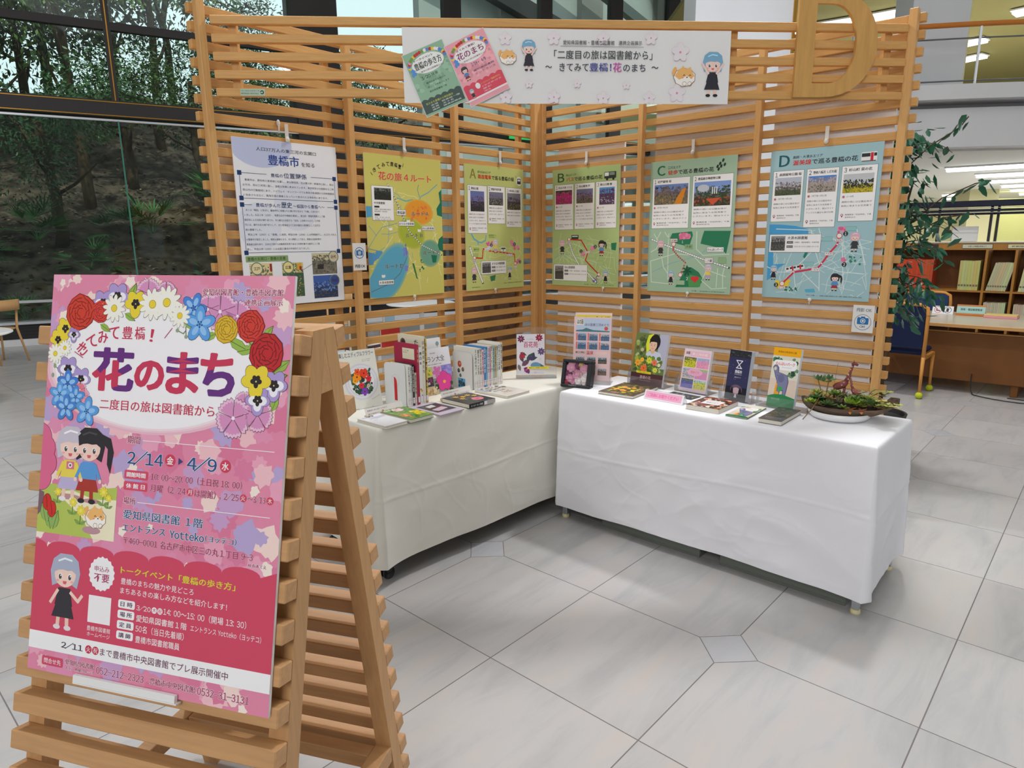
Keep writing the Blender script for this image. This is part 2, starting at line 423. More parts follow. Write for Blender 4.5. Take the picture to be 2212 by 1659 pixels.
    def lines(s, rows, x0, y0, x1, pitch, h, c, bold=0.0):
        """small body copy: rows of text set flush left, full rows reach x1"""
        mx = max(len(r) for r in rows)
        for i, r in enumerate(rows):
            ind = len(r) - len(r.lstrip('　')); r2 = r.lstrip('　')
            w = (x1 - x0) / mx
            s.text(r2, x0 + ind * w, y0 + i * pitch, x0 + w * len(r), y0 + i * pitch + h, c, bold)
    def blobs(s, x0, y0, x1, y1, n, r, cols, L=None, seed=1, seg=6):
        g = random.Random(seed)
        for i in range(n):
            rr = r * g.uniform(.5, 1.2); x = g.uniform(x0 + rr * .7, x1 - rr * .7); y = g.uniform(y0 + rr * .7, y1 - rr * .7); a0 = g.uniform(0, 6)
            P = [(min(max(x + rr * g.uniform(.7, 1.1) * math.cos(a0 + 2 * PI * k / seg), x0), x1), min(max(y + rr * g.uniform(.7, 1.1) * math.sin(a0 + 2 * PI * k / seg), y0), y1)) for k in range(seg)]
            s.poly(P, g.choice(cols), L)
    def photo(s, x0, y0, x1, y1, sky, mid, ground, hz=.45, seed=1, r=None, L=None):
        L = s.L if L is None else L; r = r or (x1 - x0) / 26; h = y1 - y0
        s.rect(x0, y0, x1, y0 + h * hz, sky, L); s.rect(x0, y0 + h * hz, x1, y1, ground[0], L)
        s.blobs(x0, y0 + h * (hz - .28), x1, y0 + h * (hz + .25), 130, r, mid, L + 1, seed, 5)
        s.blobs(x0, y0 + h * (hz + .15), x1, y1, 110, r * .85, ground, L + 1.5, seed + 1, 5)
    # ---- drawn flowers
    def petals(s, cx, cy, r, n, c, out, rot=0, wid=.5, L=None, tip=None):
        L = s.L if L is None else L
        for pas, (k, cc) in enumerate(((1.08, out), (1.0, c))):
            for i in range(n):
                a = rot + 2 * PI * i / n
                s.ell(cx + math.cos(a) * r * .55, cy + math.sin(a) * r * .55, r * .5 * k, r * wid * .5 * (k + .04), cc, L + pas * .5, 12, a)
        if tip:
            for i in range(n):
                a = rot + 2 * PI * i / n; s.ell(cx + math.cos(a) * r * .45, cy + math.sin(a) * r * .45, r * .3, r * wid * .28, tip, L + .8, 10, a)
    def daisy(s, cx, cy, r, L=None):
        L = s.L if L is None else L
        s.petals(cx, cy, r, 12, (250, 248, 236), (120, 120, 90), .1, .34, L); s.ell(cx, cy, r * .28, r * .28, (150, 130, 40), L + .8, 14); s.ell(cx, cy, r * .25, r * .25, (240, 214, 60), L + 1.1, 14)
    def rose(s, cx, cy, r, c, dk, L=None):
        L = s.L if L is None else L; g = random.Random(int(cx * 3 + cy))
        P = [(cx + r * g.uniform(.92, 1.06) * math.cos(2 * PI * k / 11), cy + r * g.uniform(.92, 1.06) * math.sin(2 * PI * k / 11)) for k in range(11)]
        s.poly([(cx + (x - cx) * 1.05, cy + (y - cy) * 1.05) for x, y in P], dk, L); s.poly(P, c, L + .4)
        for j, q in enumerate((.8, .6, .4, .22)):
            for k in range(5 if j < 3 else 3):
                a = 2 * PI * k / 5 + j * .6
                s.line([(cx + r * q * math.cos(a + t), cy + r * q * math.sin(a + t)) for t in (0, .35, .7, .98)], r * .045, dk, L + .8)
                s.line([(cx + r * q * math.cos(a), cy + r * q * math.sin(a)), (cx + r * (q + .17) * math.cos(a - .2), cy + r * (q + .17) * math.sin(a - .2))], r * .04, dk, L + .8)
    def pansy(s, cx, cy, r, c, mid, L=None):
        L = s.L if L is None else L; o = (80, 70, 80)
        for pas in (0, 1):
            for a, q in ((-125, .62), (-55, .62), (180, .56), (0, .56), (90, .62)):
                t = math.radians(a); s.ell(cx + math.cos(t) * r * .45, cy + math.sin(t) * r * .45, r * q * (.56 if a == 90 else .5) * 1.25 * (1 if pas else 1.06), r * q * (1.15 if pas else 1.22) * .75, o if not pas else c, L + pas * .4, 14, t + PI / 2)
        if mid:
            for a in (180, 0, 90):
                t = math.radians(a); s.ell(cx + math.cos(t) * r * .34, cy + math.sin(t) * r * .34, r * .36, r * .3, mid, L + .7, 12, t)
        for a in (-120, -60, 180, 0, 90):
            t = math.radians(a); s.ell(cx + math.cos(t) * r * .17, cy + math.sin(t) * r * .17, r * .2, r * .15, (44, 36, 40), L + .9, 10, t)
        s.ell(cx, cy, r * .05, r * .05, (240, 230, 140), L + 1.1, 8)
    def bluef(s, cx, cy, r, c=(96, 164, 232), rot=-1.57, L=None):
        L = s.L if L is None else L
        s.petals(cx, cy, r, 5, c, (50, 84, 130), rot, .62, L, (150, 200, 246))
        for i in range(5): a = rot + .6 + i * 1.257; s.ell(cx + math.cos(a) * r * .16, cy + math.sin(a) * r * .16, r * .05, r * .05, (40, 60, 110), L + 1.2, 8)
    def carn(s, cx, cy, r, c=(222, 150, 196), L=None):
        L = s.L if L is None else L; g = random.Random(int(cx + cy))
        for pas, cc in ((0, (130, 80, 110)), (1, (240, 196, 222)), (2, c)):
            for i in range(5):
                a = i * 1.257 + .3; P = [(cx, cy)]
                q = (1.04, 1.0, .84)[pas]
                for k in range(11):
                    t = a - .56 + k * .112; P.append((cx + math.cos(t) * r * q * (1 if k % 2 else .9), cy + math.sin(t) * r * q * (1 if k % 2 else .9)))
                s.poly(P, cc, L + pas * .3)
        for i in range(5): a = i * 1.257 + .3 + .63; s.line([(cx, cy), (cx + math.cos(a) * r * .9, cy + math.sin(a) * r * .9)], r * .035, (130, 80, 110), L + 1)
        s.ell(cx, cy, r * .1, r * .1, (250, 240, 250), L + 1.2, 8)
    def leafp(s, cx, cy, l, a, c=(150, 186, 70), L=None):
        L = s.L if L is None else L; cs, sn = math.cos(a), math.sin(a)
        def q(u, v): return (cx + u * cs - v * sn, cy + u * sn + v * cs)
        for k, cc in ((1.08, (70, 96, 44)), (1, c)):
            s.poly([q(0, 0), q(l * .25, l * .2 * k), q(l * .6, l * .22 * k), q(l * k, 0), q(l * .6, -l * .22 * k), q(l * .25, -l * .2 * k)], cc, L + (0 if k > 1 else .3))
        s.line([q(0, 0), q(l * .9, 0)], l * .025, (70, 96, 44), L + .6)
    def kid(s, cx, cy, h, hair, top, skirt, legs=(244, 208, 190), shoe=(40, 38, 40), L=None, arms=0, tail=False, dk=None):
        """a small generic cartoon child: cx = middle, cy = top of the head, h = height"""
        L = s.L if L is None else L; k = h / 100; sk = (250, 214, 200); dk = dk or tuple(int(v * .7) for v in hair)
        X = lambda u: cx + u * k
        Y = lambda v: cy + v * k
        if tail:
            s.poly([(X(16), Y(6)), (X(34), Y(12)), (X(40), Y(30)), (X(36), Y(58)), (X(30), Y(46)), (X(30), Y(26)), (X(18), Y(16))], hair, L)
        s.poly([(X(-21), Y(44)), (X(-25), Y(24)), (X(-21), Y(8)), (X(-10), Y(0)), (X(10), Y(0)), (X(21), Y(8)), (X(25), Y(24)), (X(21), Y(44)), (X(12), Y(40)), (X(-12), Y(40))], hair if not tail else hair, L)
        s.line([(X(-7), Y(80)), (X(-8), Y(96))], 6 * k, legs, L); s.line([(X(7), Y(80)), (X(8), Y(96))], 6 * k, legs, L)
        s.ell(X(-9), Y(97), 6 * k, 3.4 * k, shoe, L + .2, 10); s.ell(X(9), Y(97), 6 * k, 3.4 * k, shoe, L + .2, 10)
        s.ell(X(0), Y(27), 18 * k, 17 * k, sk, L + .5)
        s.poly([(X(-10), Y(45)), (X(10), Y(45)), (X(15), Y(68)), (X(-15), Y(68))], top, L + .4)
        s.poly([(X(-12), Y(64)), (X(12), Y(64)), (X(19), Y(84)), (X(-19), Y(84))], skirt, L + .3)
        if arms == 0:
            s.line([(X(-11), Y(49)), (X(-20), Y(68))], 5 * k, top, L + .45); s.line([(X(11), Y(49)), (X(20), Y(68))], 5 * k, top, L + .45)
            s.ell(X(-20.5), Y(69.5), 3 * k, 3 * k, sk, L + .6, 8); s.ell(X(20.5), Y(69.5), 3 * k, 3 * k, sk, L + .6, 8)
        elif arms == 1:
            s.line([(X(-10), Y(48)), (X(-26), Y(26))], 5 * k, sk, L + .8); s.line([(X(10), Y(48)), (X(26), Y(26))], 5 * k, sk, L + .8)
        else:
            s.line([(X(-11), Y(49)), (X(-22), Y(66))], 4.5 * k, sk, L + .45); s.line([(X(11), Y(50)), (X(24), Y(60)), (X(30), Y(52))], 4.5 * k, sk, L + .45)
        s.poly([(X(-18), Y(25)), (X(-20), Y(12)), (X(-10), Y(3)), (X(10), Y(3)), (X(20), Y(12)), (X(18), Y(25)), (X(11), Y(21)), (X(4), Y(22)), (X(-4), Y(21)), (X(-11), Y(22))], hair, L + .9)
        s.line([(X(-12), Y(10)), (X(-2), Y(6)), (X(10), Y(8))], 2.4 * k, tuple(min(255, int(v * 1.25 + 20)) for v in hair), L + 1.1)
        for ex in (-8, 8):
            s.ell(X(ex), Y(30), 3.6 * k, 4.4 * k, (250, 250, 250), L + 1, 12); s.ell(X(ex), Y(30.5), 2.6 * k, 3.6 * k, (90, 76, 72), L + 1.2, 10); s.ell(X(ex + .8), Y(29), 1 * k, 1.2 * k, (255, 255, 255), L + 1.4, 8)
            s.ell(X(ex * 1.5), Y(36), 2.6 * k, 1.5 * k, (246, 176, 168), L + .8, 8)
        s.poly([(X(-3.5), Y(36)), (X(3.5), Y(36)), (X(2.2), Y(40)), (X(-2.2), Y(40))], (222, 100, 110), L + 1)
    def pup(s, cx, cy, r, L=None):
        """a small generic fluffy dog lying down"""
        L = s.L if L is None else L; n = 18
        def fl(k, c, dy, sx, sy, LL): s.poly([(cx + r * k * sx * (1 if i % 2 else .93) * math.cos(2 * PI * i / n), cy + dy + r * k * sy * (1 if i % 2 else .93) * math.sin(2 * PI * i / n)) for i in range(n)], c, LL)
        s.ell(cx - r * .95, cy - r * .5, r * .2, r * .38, (244, 184, 110), L, 12, .3)
        fl(1.05, (150, 110, 80), 0, 1, .78, L); fl(1, (252, 248, 240), 0, 1, .78, L + .3)
        s.poly([(cx - r * .9, cy - r * .1), (cx - r * .6, cy - r * .62), (cx - r * .3, cy - r * .8), (cx - r * .15, cy - r), (cx, cy - r * .74), (cx + r * .35, cy - r * .76), (cx + r * .5, cy - r * .9), (cx + r * .62, cy - r * .6), (cx + r * .92, cy - r * .1), (cx + r * .6, cy + .1 * r), (cx + r * .2, cy - r * .15), (cx - r * .2, cy + .1 * r), (cx - r * .5, cy + r * .2)], (246, 190, 116), L + .6)
        for ex in (-.05, .5): s.line([(cx + r * (ex - .09), cy - r * .12), (cx + r * ex, cy - r * .22), (cx + r * (ex + .09), cy - r * .12)], r * .05, (90, 60, 50), L + .9)
        s.ell(cx + r * .22, cy, r * .07, r * .06, (90, 50, 50), L + .9, 8); s.ell(cx - r * .18, cy + r * .04, r * .09, r * .06, (244, 150, 120), L + .8, 8); s.ell(cx + r * .62, cy + r * .06, r * .09, r * .06, (244, 150, 120), L + .8, 8)
        for ex in (0, .5): s.ring(cx + r * ex, cy + r * .55, r * .2, r * .03, (150, 110, 80), L + .9, 14)
    def camera_icon(s, cx, cy, k, c=(40, 110, 180), L=None):
        L = s.L if L is None else L
        s.rrect(cx - 12 * k, cy - 7 * k, cx + 12 * k, cy + 8 * k, 2 * k, c, L); s.rect(cx - 4.5 * k, cy - 10 * k, cx + 4.5 * k, cy - 6 * k, c, L); s.rect(cx - 11 * k, cy - 8.4 * k, cx - 7 * k, cy - 6 * k, c, L)
        s.ell(cx, cy, 5.6 * k, 5.6 * k, (235, 240, 245), L + .4); s.ell(cx, cy, 4.2 * k, 4.2 * k, c, L + .8); s.ell(cx, cy, 2.4 * k, 2.4 * k, (235, 240, 245), L + 1)
    def build(s, name, parent, origin, right=(1, 0, 0), up=(0, 0, 1), mat='print', label=None):
        r = Vector(right).normalized(); u = Vector(up).normalized(); n = r.cross(u); o = Vector(origin)
        V = [o + r * (x / 1000) - u * (y / 1000) + n * (z / 1000) for x, y, z in s.v]
        me = bpy.data.meshes.new(name)
        F = []
        for f in s.f: F.append(f[::-1])
        me.from_pydata([tuple(v) for v in V], [], F); me.materials.append(MT[mat])
        at = me.color_attributes.new('ink', 'FLOAT_COLOR', 'CORNER')
        buf = []
        for f, c in zip(F, s.c): buf += list(c) * len(f)
        at.data.foreach_set('color', buf); me.update()
        o_ = bpy.data.objects.new(name, me); link(o_, parent)
        if label: o_['label'] = label
        return o_
# ================================================================ THE SETTING
# ---- floor of marble tiles: square grid, small diamond insets at every second crossing
def marble(name, base, dark):
    m = bpy.data.materials.new(name); m.use_nodes = True; nt = m.node_tree; b = nt.nodes['Principled BSDF']
    g = nt.nodes.new('ShaderNodeNewGeometry'); oi = nt.nodes.new('ShaderNodeObjectInfo')
    mp = nt.nodes.new('ShaderNodeMapping'); mp.vector_type = 'POINT'
    mp.inputs['Rotation'].default_value = (0, 0, math.radians(38)); mp.inputs['Scale'].default_value = (1.0, 5.0, 1.0)
    nt.links.new(g.outputs['Position'], mp.inputs['Vector'])
    cx = nt.nodes.new('ShaderNodeCombineXYZ'); 
    mu = nt.nodes.new('ShaderNodeMath'); mu.operation = 'MULTIPLY'; mu.inputs[1].default_value = 37.0
    nt.links.new(oi.outputs['Random'], mu.inputs[0])
    for i in range(3): nt.links.new(mu.outputs[0], cx.inputs[i])
    ad = nt.nodes.new('ShaderNodeVectorMath'); nt.links.new(mp.outputs[0], ad.inputs[0]); nt.links.new(cx.outputs[0], ad.inputs[1])
    n = nt.nodes.new('ShaderNodeTexNoise'); n.inputs['Scale'].default_value = 1.6; n.inputs['Detail'].default_value = 7; n.inputs['Roughness'].default_value = 0.62; n.inputs['Distortion'].default_value = 0.5
    nt.links.new(ad.outputs[0], n.inputs['Vector'])
    r = nt.nodes.new('ShaderNodeValToRGB'); e = r.color_ramp.elements
    e[0].position = 0.30; e[0].color = (*lin(dark), 1); e[1].position = 0.52; e[1].color = (*lin(base), 1)
    q = e.new(0.72); q.color = (*lin((min(255, base[0] + 6), base[1], base[2] - 4)), 1)
    nt.links.new(n.outputs['Fac'], r.inputs[0])
    m2 = nt.nodes.new('ShaderNodeMapRange'); m2.inputs['To Min'].default_value = 0.95; m2.inputs['To Max'].default_value = 1.04
    nt.links.new(oi.outputs['Random'], m2.inputs['Value'])
    vm = nt.nodes.new('ShaderNodeVectorMath'); vm.operation = 'SCALE'; nt.links.new(r.outputs[0], vm.inputs[0]); nt.links.new(m2.outputs[0], vm.inputs['Scale'])
    nt.links.new(vm.outputs[0], b.inputs['Base Color'])
    b.inputs['Roughness'].default_value = 0.22; b.inputs['Specular IOR Level'].default_value = 0.4
    return m
MT['marble'] = marble('marble_tile', (184, 182, 181), (171, 170, 170))
MT['marble2'] = marble('marble_inset', (184, 184, 187), (174, 175, 179))
MT['joint'] = material('grey_joint', (118, 112, 110), 0.8)
fl = MB().box(-34, -24, -0.10, 18, 22, -0.0008).build('floor', MT['joint']); tag(fl, kind='structure')
GX, GY, GG = 2.447, 1.766, 0.6450
CUT = 0.117; J = 0.0021
def tile_outline(px, py):
    # px,py in {0,1}: which corner (x side, y side) is cut by an inset
    h = GG / 2 - J; P = []
    for sx, sy in ((-1, -1), (1, -1), (1, 1), (-1, 1)):
        if (sx > 0) == bool(px) and (sy > 0) == bool(py):
            c = CUT + J * .4
            a, b = (sx * (h - c + J), sy * h), (sx * h, sy * (h - c + J))
            P += [b, a] if sx * sy < 0 and sx > 0 or (sx < 0 and sy > 0) else [a, b]
        else: P.append((sx * h, sy * h))
    # order around the centre
    P.sort(key=lambda p: math.atan2(p[1], p[0]))
    return P
tile_me = {}
for px in (0, 1):
    for py in (0, 1): tile_me[(px, py)] = MB().prism(tile_outline(px, py), -0.02, 0.0).mesh('tile', MT['marble'])
dia_me = MB().prism([(CUT - J, 0), (0, CUT - J), (-CUT + J, 0), (0, -CUT + J)], -0.02, 0.0).mesh('inset_tile', MT['marble2'])
def in_view(p, mx=1.12):
    d = Vector(p) - cam.matrix_world.translation; z = d.dot(cf)
    if z < 0.2: return None
    u = d.dot(cr) / z * 1445 / 1106; v = d.dot(cu) / z * 1445 / 829.5
    return z if abs(u) < mx and abs(v) < mx + .1 else None
cand = []; rest = []
for i in range(-24, 50):
    for j in range(-34, 34):
        # i counts towards -x, j towards -y
        cx, cy = GX - (i + .5) * GG, GY - (j + .5) * GG
        px = 1 if i % 2 != 0 else 0      # inset at the crossing i (x side +) when i odd
        py = 1 if j % 2 != 0 else 0
        it = ('t', px, py, cx, cy); d = in_view((cx, cy, 0))
        (cand if d and d < 15 and math.hypot(cx - 4.056, cy - 3.351) < 13 else rest).append((d or 99, it))
        if i % 2 and j % 2:
            x, y = GX - i * GG, GY - j * GG; d = in_view((x, y, 0))
            (cand if d and d < 7 else rest).append((d or 99, ('d', 0, 0, x, y)))
cand.sort(key=lambda q: q[0])
for k, (d, it) in enumerate(cand[:300]):
    if it[0] == 't': inst('tile', tile_me[(it[1], it[2])], fl, (it[3], it[4], 0))
    else: inst('inset_tile', dia_me, fl, (it[3], it[4], 0))
mb = MB()
for d, it in cand[300:] + rest:
    if it[0] == 't': P = [(it[3] + p[0], it[4] + p[1]) for p in tile_outline(it[1], it[2])]; mb.mi = 0
    else: P = [(it[3] + a, it[4] + b) for a, b in ((CUT - J, 0), (0, CUT - J), (-CUT + J, 0), (0, -CUT + J))]; mb.mi = 1
    mb.poly([(x, y, 0.0) for x, y in P], [tuple(range(len(P)))])
tag(mb.build('far_tile', [MT['marble'], MT['marble2']], fl), kind='stuff')

tag(MB().prism([(16, -14.5), (16, 16), (-27, 16), (-27, -5.2), (-12.5, -5.2), (9.96, -12.45)], 9.0, 9.2).build('ceiling', MT['lobbywhite']), kind='structure')
tag(MB().box(14, -12, 0, 14.2, 16, 9.0).build('wall_behind', MT['plaster']), kind='structure')
tag(MB().box(-8, 15, 0, 14, 15.2, 9.0).build('wall_far_side', MT['plaster']), kind='structure')

# ---- glass curtain wall on the left and beyond: t along the wall, o outwards
G0 = Vector((1.4, -9.65)); GD = Vector((-0.951, 0.309)); GN = Vector((-0.309, -0.951)); GYAW = math.atan2(GD.y, GD.x)
def W(t, o, z=0.0): q = G0 + GD * t + GN * o; return Vector((q.x, q.y, z))
gm = Matrix.Translation((G0.x, G0.y, 0)) @ Matrix.Rotation(GYAW, 4, 'Z')   # local x = along, local y = outwards
win = empty('window_1', 'tall dark framed glass wall facing the wooded slope', 'window', kind='structure')
win.matrix_world = gm
T0, T1, ZT = -9.0, 14.6, 9.0
def wbox(name, t0, o0, z0, t1, o1, z1, m, parent=None, c=None):
    b = MB(); b.box(t0, min(o0, o1), z0, t1, max(o0, o1), z1)
    return b.build(name, m, win if parent is None else parent)
wbox('transom_beam', T0, -0.10, 3.54, T1, 0.15, 3.79, MT['blackmetal'])
for z in (3.56, 3.765): wbox('gold_trim', T0, -0.106, z - .006, T1, -0.10, z + .006, MT['brass'])
wbox('blind_track', T0, -0.12, 3.47, T1, -0.04, 3.50, MT['alu'])
wbox('transom', T0, -0.05, 4.85, T1, 0.06, 4.97, MT['blackmetal'])
wbox('transom', T0, -0.05, 7.2, T1, 0.06, 7.32, MT['blackmetal'])
for t in (-5.6, -1.9, 1.69): 
    wbox('mullion', t - .05, -0.06, 3.79, t + .05, 0.06, ZT, MT['blackmetal']); wbox('gold_trim', t - .008, -0.066, 3.79, t + .008, -0.06, ZT, MT['brass'])
wbox('column', 4.54, -0.15, 0.0, 5.36, 0.45, ZT, MT['blackmetal'])
for a, b in ((7.52, 7.90), (9.77, 10.07), (11.65, 11.98), (13.35, 13.7)): wbox('mullion', a, -0.06, 3.79, b, 0.10, ZT, MT['blackmetal'])
for a, b in ((T0, 1.66), (1.72, 4.54), (5.36, 7.52), (7.9, 14.6)):
    wbox('pane', a, 0.0, 0.35, b, 0.012, 3.54, MT['glass']); wbox('pane', a, 0.0, 3.79, b, 0.012, ZT, MT['glass'])
for t in (1.69, -1.9, 7.7, 10.3, 12.6): wbox('glass_fin', t - .012, -0.16, 0.35, t + .012, 0.0, 3.47, MT['glassedge'])
wbox('fin_bracket', 1.6, -0.12, 3.40, 1.8, -0.02, 3.47, MT['blackmetal'])
wbox('plinth', T0, -0.42, 0.0, T1, 0.10, 0.10, MT['plaster'])
rad = wbox('heater_grille', T0, -0.36, 0.10, T1, -0.05, 0.34, MT['radiator'])
for k in range(4): wbox('slat', T0, -0.365, 0.13 + k * .05, T1, -0.36, 0.145 + k * .05, MT['blackmetal'], rad)
wbox('guard_rail', T0, -0.42, 0.66, T1, -0.36, 0.70, MT['alu']); wbox('guard_rail', T0, -0.42, 0.33, T1, -0.36, 0.37, MT['alu'])
wbox('guard_shelf', T0, -0.36, 0.345, T1, 0.0, 0.355, MT['alu'])
for t in (-4, -1.2, 2.9, 5.6, 8.4, 11.2): wbox('rail_post', t - .02, -0.41, 0.10, t + .02, -0.37, 0.66, MT['alu'])
# exit sign hung under the beam
ex = empty('exit_sign', 'green illuminated running-man exit sign hanging below the dark beam', 'sign', W(9.17, -0.28, 3.70), GYAW + PI)
MB().cbox(-.31, -.03, -.06, .31, .03, .06, .004).build('sign_box', MT['green'], ex)
a = Art(620, 120); a.L = 2
a.rect(240, 12, 380, 108, (250, 250, 226)); a.L = 3
a.ell(316, 28, 9, 9, (30, 140, 70)); a.line([(312, 40), (298, 68), (316, 84), (310, 104)], 11, (30, 140, 70)); a.line([(298, 68), (280, 92)], 10, (30, 140, 70)); a.line([(310, 44), (332, 60), (346, 54)], 8, (30, 140, 70)); a.line([(304, 46), (286, 54), (280, 66)], 8, (30, 140, 70))
a.build('pictogram', ex, (-.31, -.031, .06))

# ---- wooded slope outside
hb = MB(); g = random.Random(3); nx, ny = 54, 26
H = lambda t, o: (-0.35 + min(max(0, o - 1.5) * 0.55, 6.6) + 0.35 * noise.noise(Vector((t * .35, o * .35, 0))) + .12 * noise.noise(Vector((t * 1.5, o * 1.5, 3))))
V = []; 
for j in range(ny):
    for i in range(nx): t = -22 + i * 0.62 * 1.1; o = 0.25 + j * 0.95; V.append(W(t, o, H(t, o)))
hb.sm = True; hb.poly(V, [(j * nx + i, j * nx + i + 1, (j + 1) * nx + i + 1, (j + 1) * nx + i) for j in range(ny - 1) for i in range(nx - 1)])
tag(hb.build('hillside', MT['litter']), kind='structure')
b = MB(); g = random.Random(9)
for k in range(9000):
    t, o = g.uniform(-7, 9), 1.0 + 13 * g.random() ** 1.4; p = W(t, o, H(t, o) + .012); b.mi = g.choice((0, 0, 1, 2)); r = g.uniform(.03, .08); a0 = g.uniform(0, 6); q = Vector((math.cos(a0), math.sin(a0), g.uniform(-.2, .5))) * r; q2 = Vector((-math.sin(a0), math.cos(a0), g.uniform(0, .5))) * r * .5
    b.poly([p - q, p + q2, p + q, p - q2], [(0, 1, 2, 3)])
tag(b.build('fallen_leaves', [cmat((120, 98, 76), .8), cmat((170, 150, 120), .8), cmat((84, 70, 56), .8)]), 'brown fallen leaves scattered over the slope outside the glass wall', 'leaves', None, 'stuff')
def crown_mesh(seed, n, mat, L=.17):
    g = random.Random(seed); b = MB(); cl = [(Vector((g.uniform(-1, 1), g.uniform(-1, 1), g.uniform(-.8, .9))) * 1.0, g.uniform(.35, .75)) for _ in range(15)]
    for k in range(n):
        c, r = g.choice(cl); u = Vector((g.gauss(0, 1), g.gauss(0, 1), g.gauss(0, 1))).normalized()
        p = c + u * r * g.uniform(.75, 1.05); d = (u + Vector((g.uniform(-1, 1), g.uniform(-1, 1), g.uniform(-1.2, .2)))).normalized()
        sd = d.cross(Vector((g.uniform(-1, 1), g.uniform(-1, 1), 1))).normalized(); l = L * g.uniform(.5, 1.1) ; wd = l * .38
        b.poly([p, p + d * l * .5 + sd * wd * .5, p + d * l, p + d * l * .5 - sd * wd * .5], [(0, 1, 2, 3)])
    return b.mesh('foliage', mat)
CR = [crown_mesh(s, 6000, MT['treeleaf' if s % 2 else 'treeleaf2'], .115) for s in range(1, 5)]
def trunk_mesh(seed, h, r):
    g = random.Random(seed); b = MB(); b.sm = True; p = Vector((0, 0, -.3)); path = [p]
    for k in range(7): p = p + Vector((g.uniform(-.12, .12), g.uniform(-.12, .12), (h + .3) / 7)); path.append(p)
    b.tube(path, [r * (1 - .07 * k) for k in range(8)], 7)
    for k in range(4):
        q = path[3 + k]; d = Vector((g.uniform(-1, 1), g.uniform(-1, 1), .9)); b.tube([q, q + d * .5, q + d * 1.1 + Vector((0, 0, .3))], [r * .45, r * .32, r * .14], 5)
    return b.mesh('trunk', MT['bark'])
TR = [trunk_mesh(s, 5.2, .14) for s in range(3)]
tl = ['pale leaved tree from the left on the slope outside the glass wall', 'dark evergreen tree from the left on the slope outside the glass wall']
spots = [(-8, 7.5, 2.1), (-6.2, 11, 2.5), (-4.6, 6.4, 1.8), (-3.0, 10, 2.4), (-1.2, 7.2, 2.0), (0.2, 11.5, 2.4), (1.0, 6.6, 1.5), (2.9, 9.8, 1.9), (3.6, 6.8, 1.3), (-5.2, 15, 3.0),
         (2.0, 7.4, 1.0), (5.0, 7.2, 1.2), (6.0, 12.2, 1.3), (7.3, 8.0, 1.25), (-9.5, 12, 2.8), (8.8, 7.4, 1.2), (-11.5, 8, 2.4), (0.4, 4.6, 1.1), (-7.0, 4.9, 1.2), (3.6, 13.5, 1.8), (-4.0, 8.6, 2.3), (-2.0, 8.8, 2.2), (-.2, 9.4, 2.2), (1.9, 11.0, 2.0), (-6.4, 8.6, 2.3)]
g = random.Random(5)
spots.sort(key=lambda q: -q[0]); cnt = [0, 0]; spots.reverse()
ORDT = ORD + ['fifteenth', 'sixteenth']
for k, (t, o, s) in enumerate(spots):
    v = k % 4; cnt[v % 2] += 1
    tr = empty('tree', ORDT[cnt[v % 2] - 1] + ' ' + tl[v % 2], 'tree', W(t, o, H(t, o)), g.uniform(0, 6), 'pale leaved trees on the slope' if v % 2 == 0 else 'dark evergreen trees on the slope')
    cz = (4.3 if s > 1.3 else 1.8) + g.uniform(-.4, 1.0)
    f = inst('foliage', CR[v], tr, (0, 0, cz), (g.uniform(0, .4), 0, g.uniform(0, 6)), (s, s, s * .9)); f['kind'] = 'stuff'
    if s > 1.6 and not (t > 3):
        f2 = inst('foliage', CR[(v + 2) % 4], tr, (g.uniform(-1, 1), g.uniform(-1, 1), cz + 2.6), (0, 0, g.uniform(0, 6)), (s * .9, s * .9, s * .8)); f2['kind'] = 'stuff'
    inst('trunk', TR[k % 3], tr, scale=(1, 1, cz / 5.0))
def palm_mesh(seed):
    g = random.Random(seed); b = MB()
    for k in range(16):
        a = g.uniform(0, 2 * PI); el = g.uniform(.1, 1.2); d = Vector((math.cos(a) * math.cos(el), math.sin(a) * math.cos(el), math.sin(el))); hub = d * g.uniform(.35, .6)
        b.poly([Vector((0, 0, 0)) + Vector((.01, 0, 0)), hub, Vector((-.01, 0, 0))], [(0, 1, 2)])
        for j in range(9):
            q = (j - 4) * .26; dd = (d + d.cross(Vector((0, 0, 1))).normalized() * math.tan(q) * .8 + Vector((0, 0, -.25))).normalized()
            b.leaf(hub, dd, (0, 0, 1), g.uniform(.35, .5), .035, .3)
    return b.mesh('fronds', MT['palm'])
PM = [palm_mesh(s) for s in (1, 2, 3)]
for k, (t, o, s) in enumerate(sorted([(0.0, 4.4, 1.1), (0.9, 3.4, .9), (-.9, 3.7, 1.1), (3.3, 3.2, .8), (2.2, 5.2, 1.2), (-2.4, 4.6, 1.2), (4.1, 4.2, 1.0), (-.2, 2.3, .7), (1.5, 4.9, 1.0), (3.9, 6.0, 1.3), (6.3, 4, 1), (-3.6, 3.1, 1)])):
    p = empty('palm_shrub', ORD[k] + ' low fan-leaved palm from the left on the slope outside the glass wall', 'shrub', W(t, o, H(t, o)), k * 1.3, 'palm shrubs on the slope')
    f = inst('fronds', PM[k % 3], p, (0, 0, .15), (0, 0, 0), (s, s, s)); f['kind'] = 'stuff'
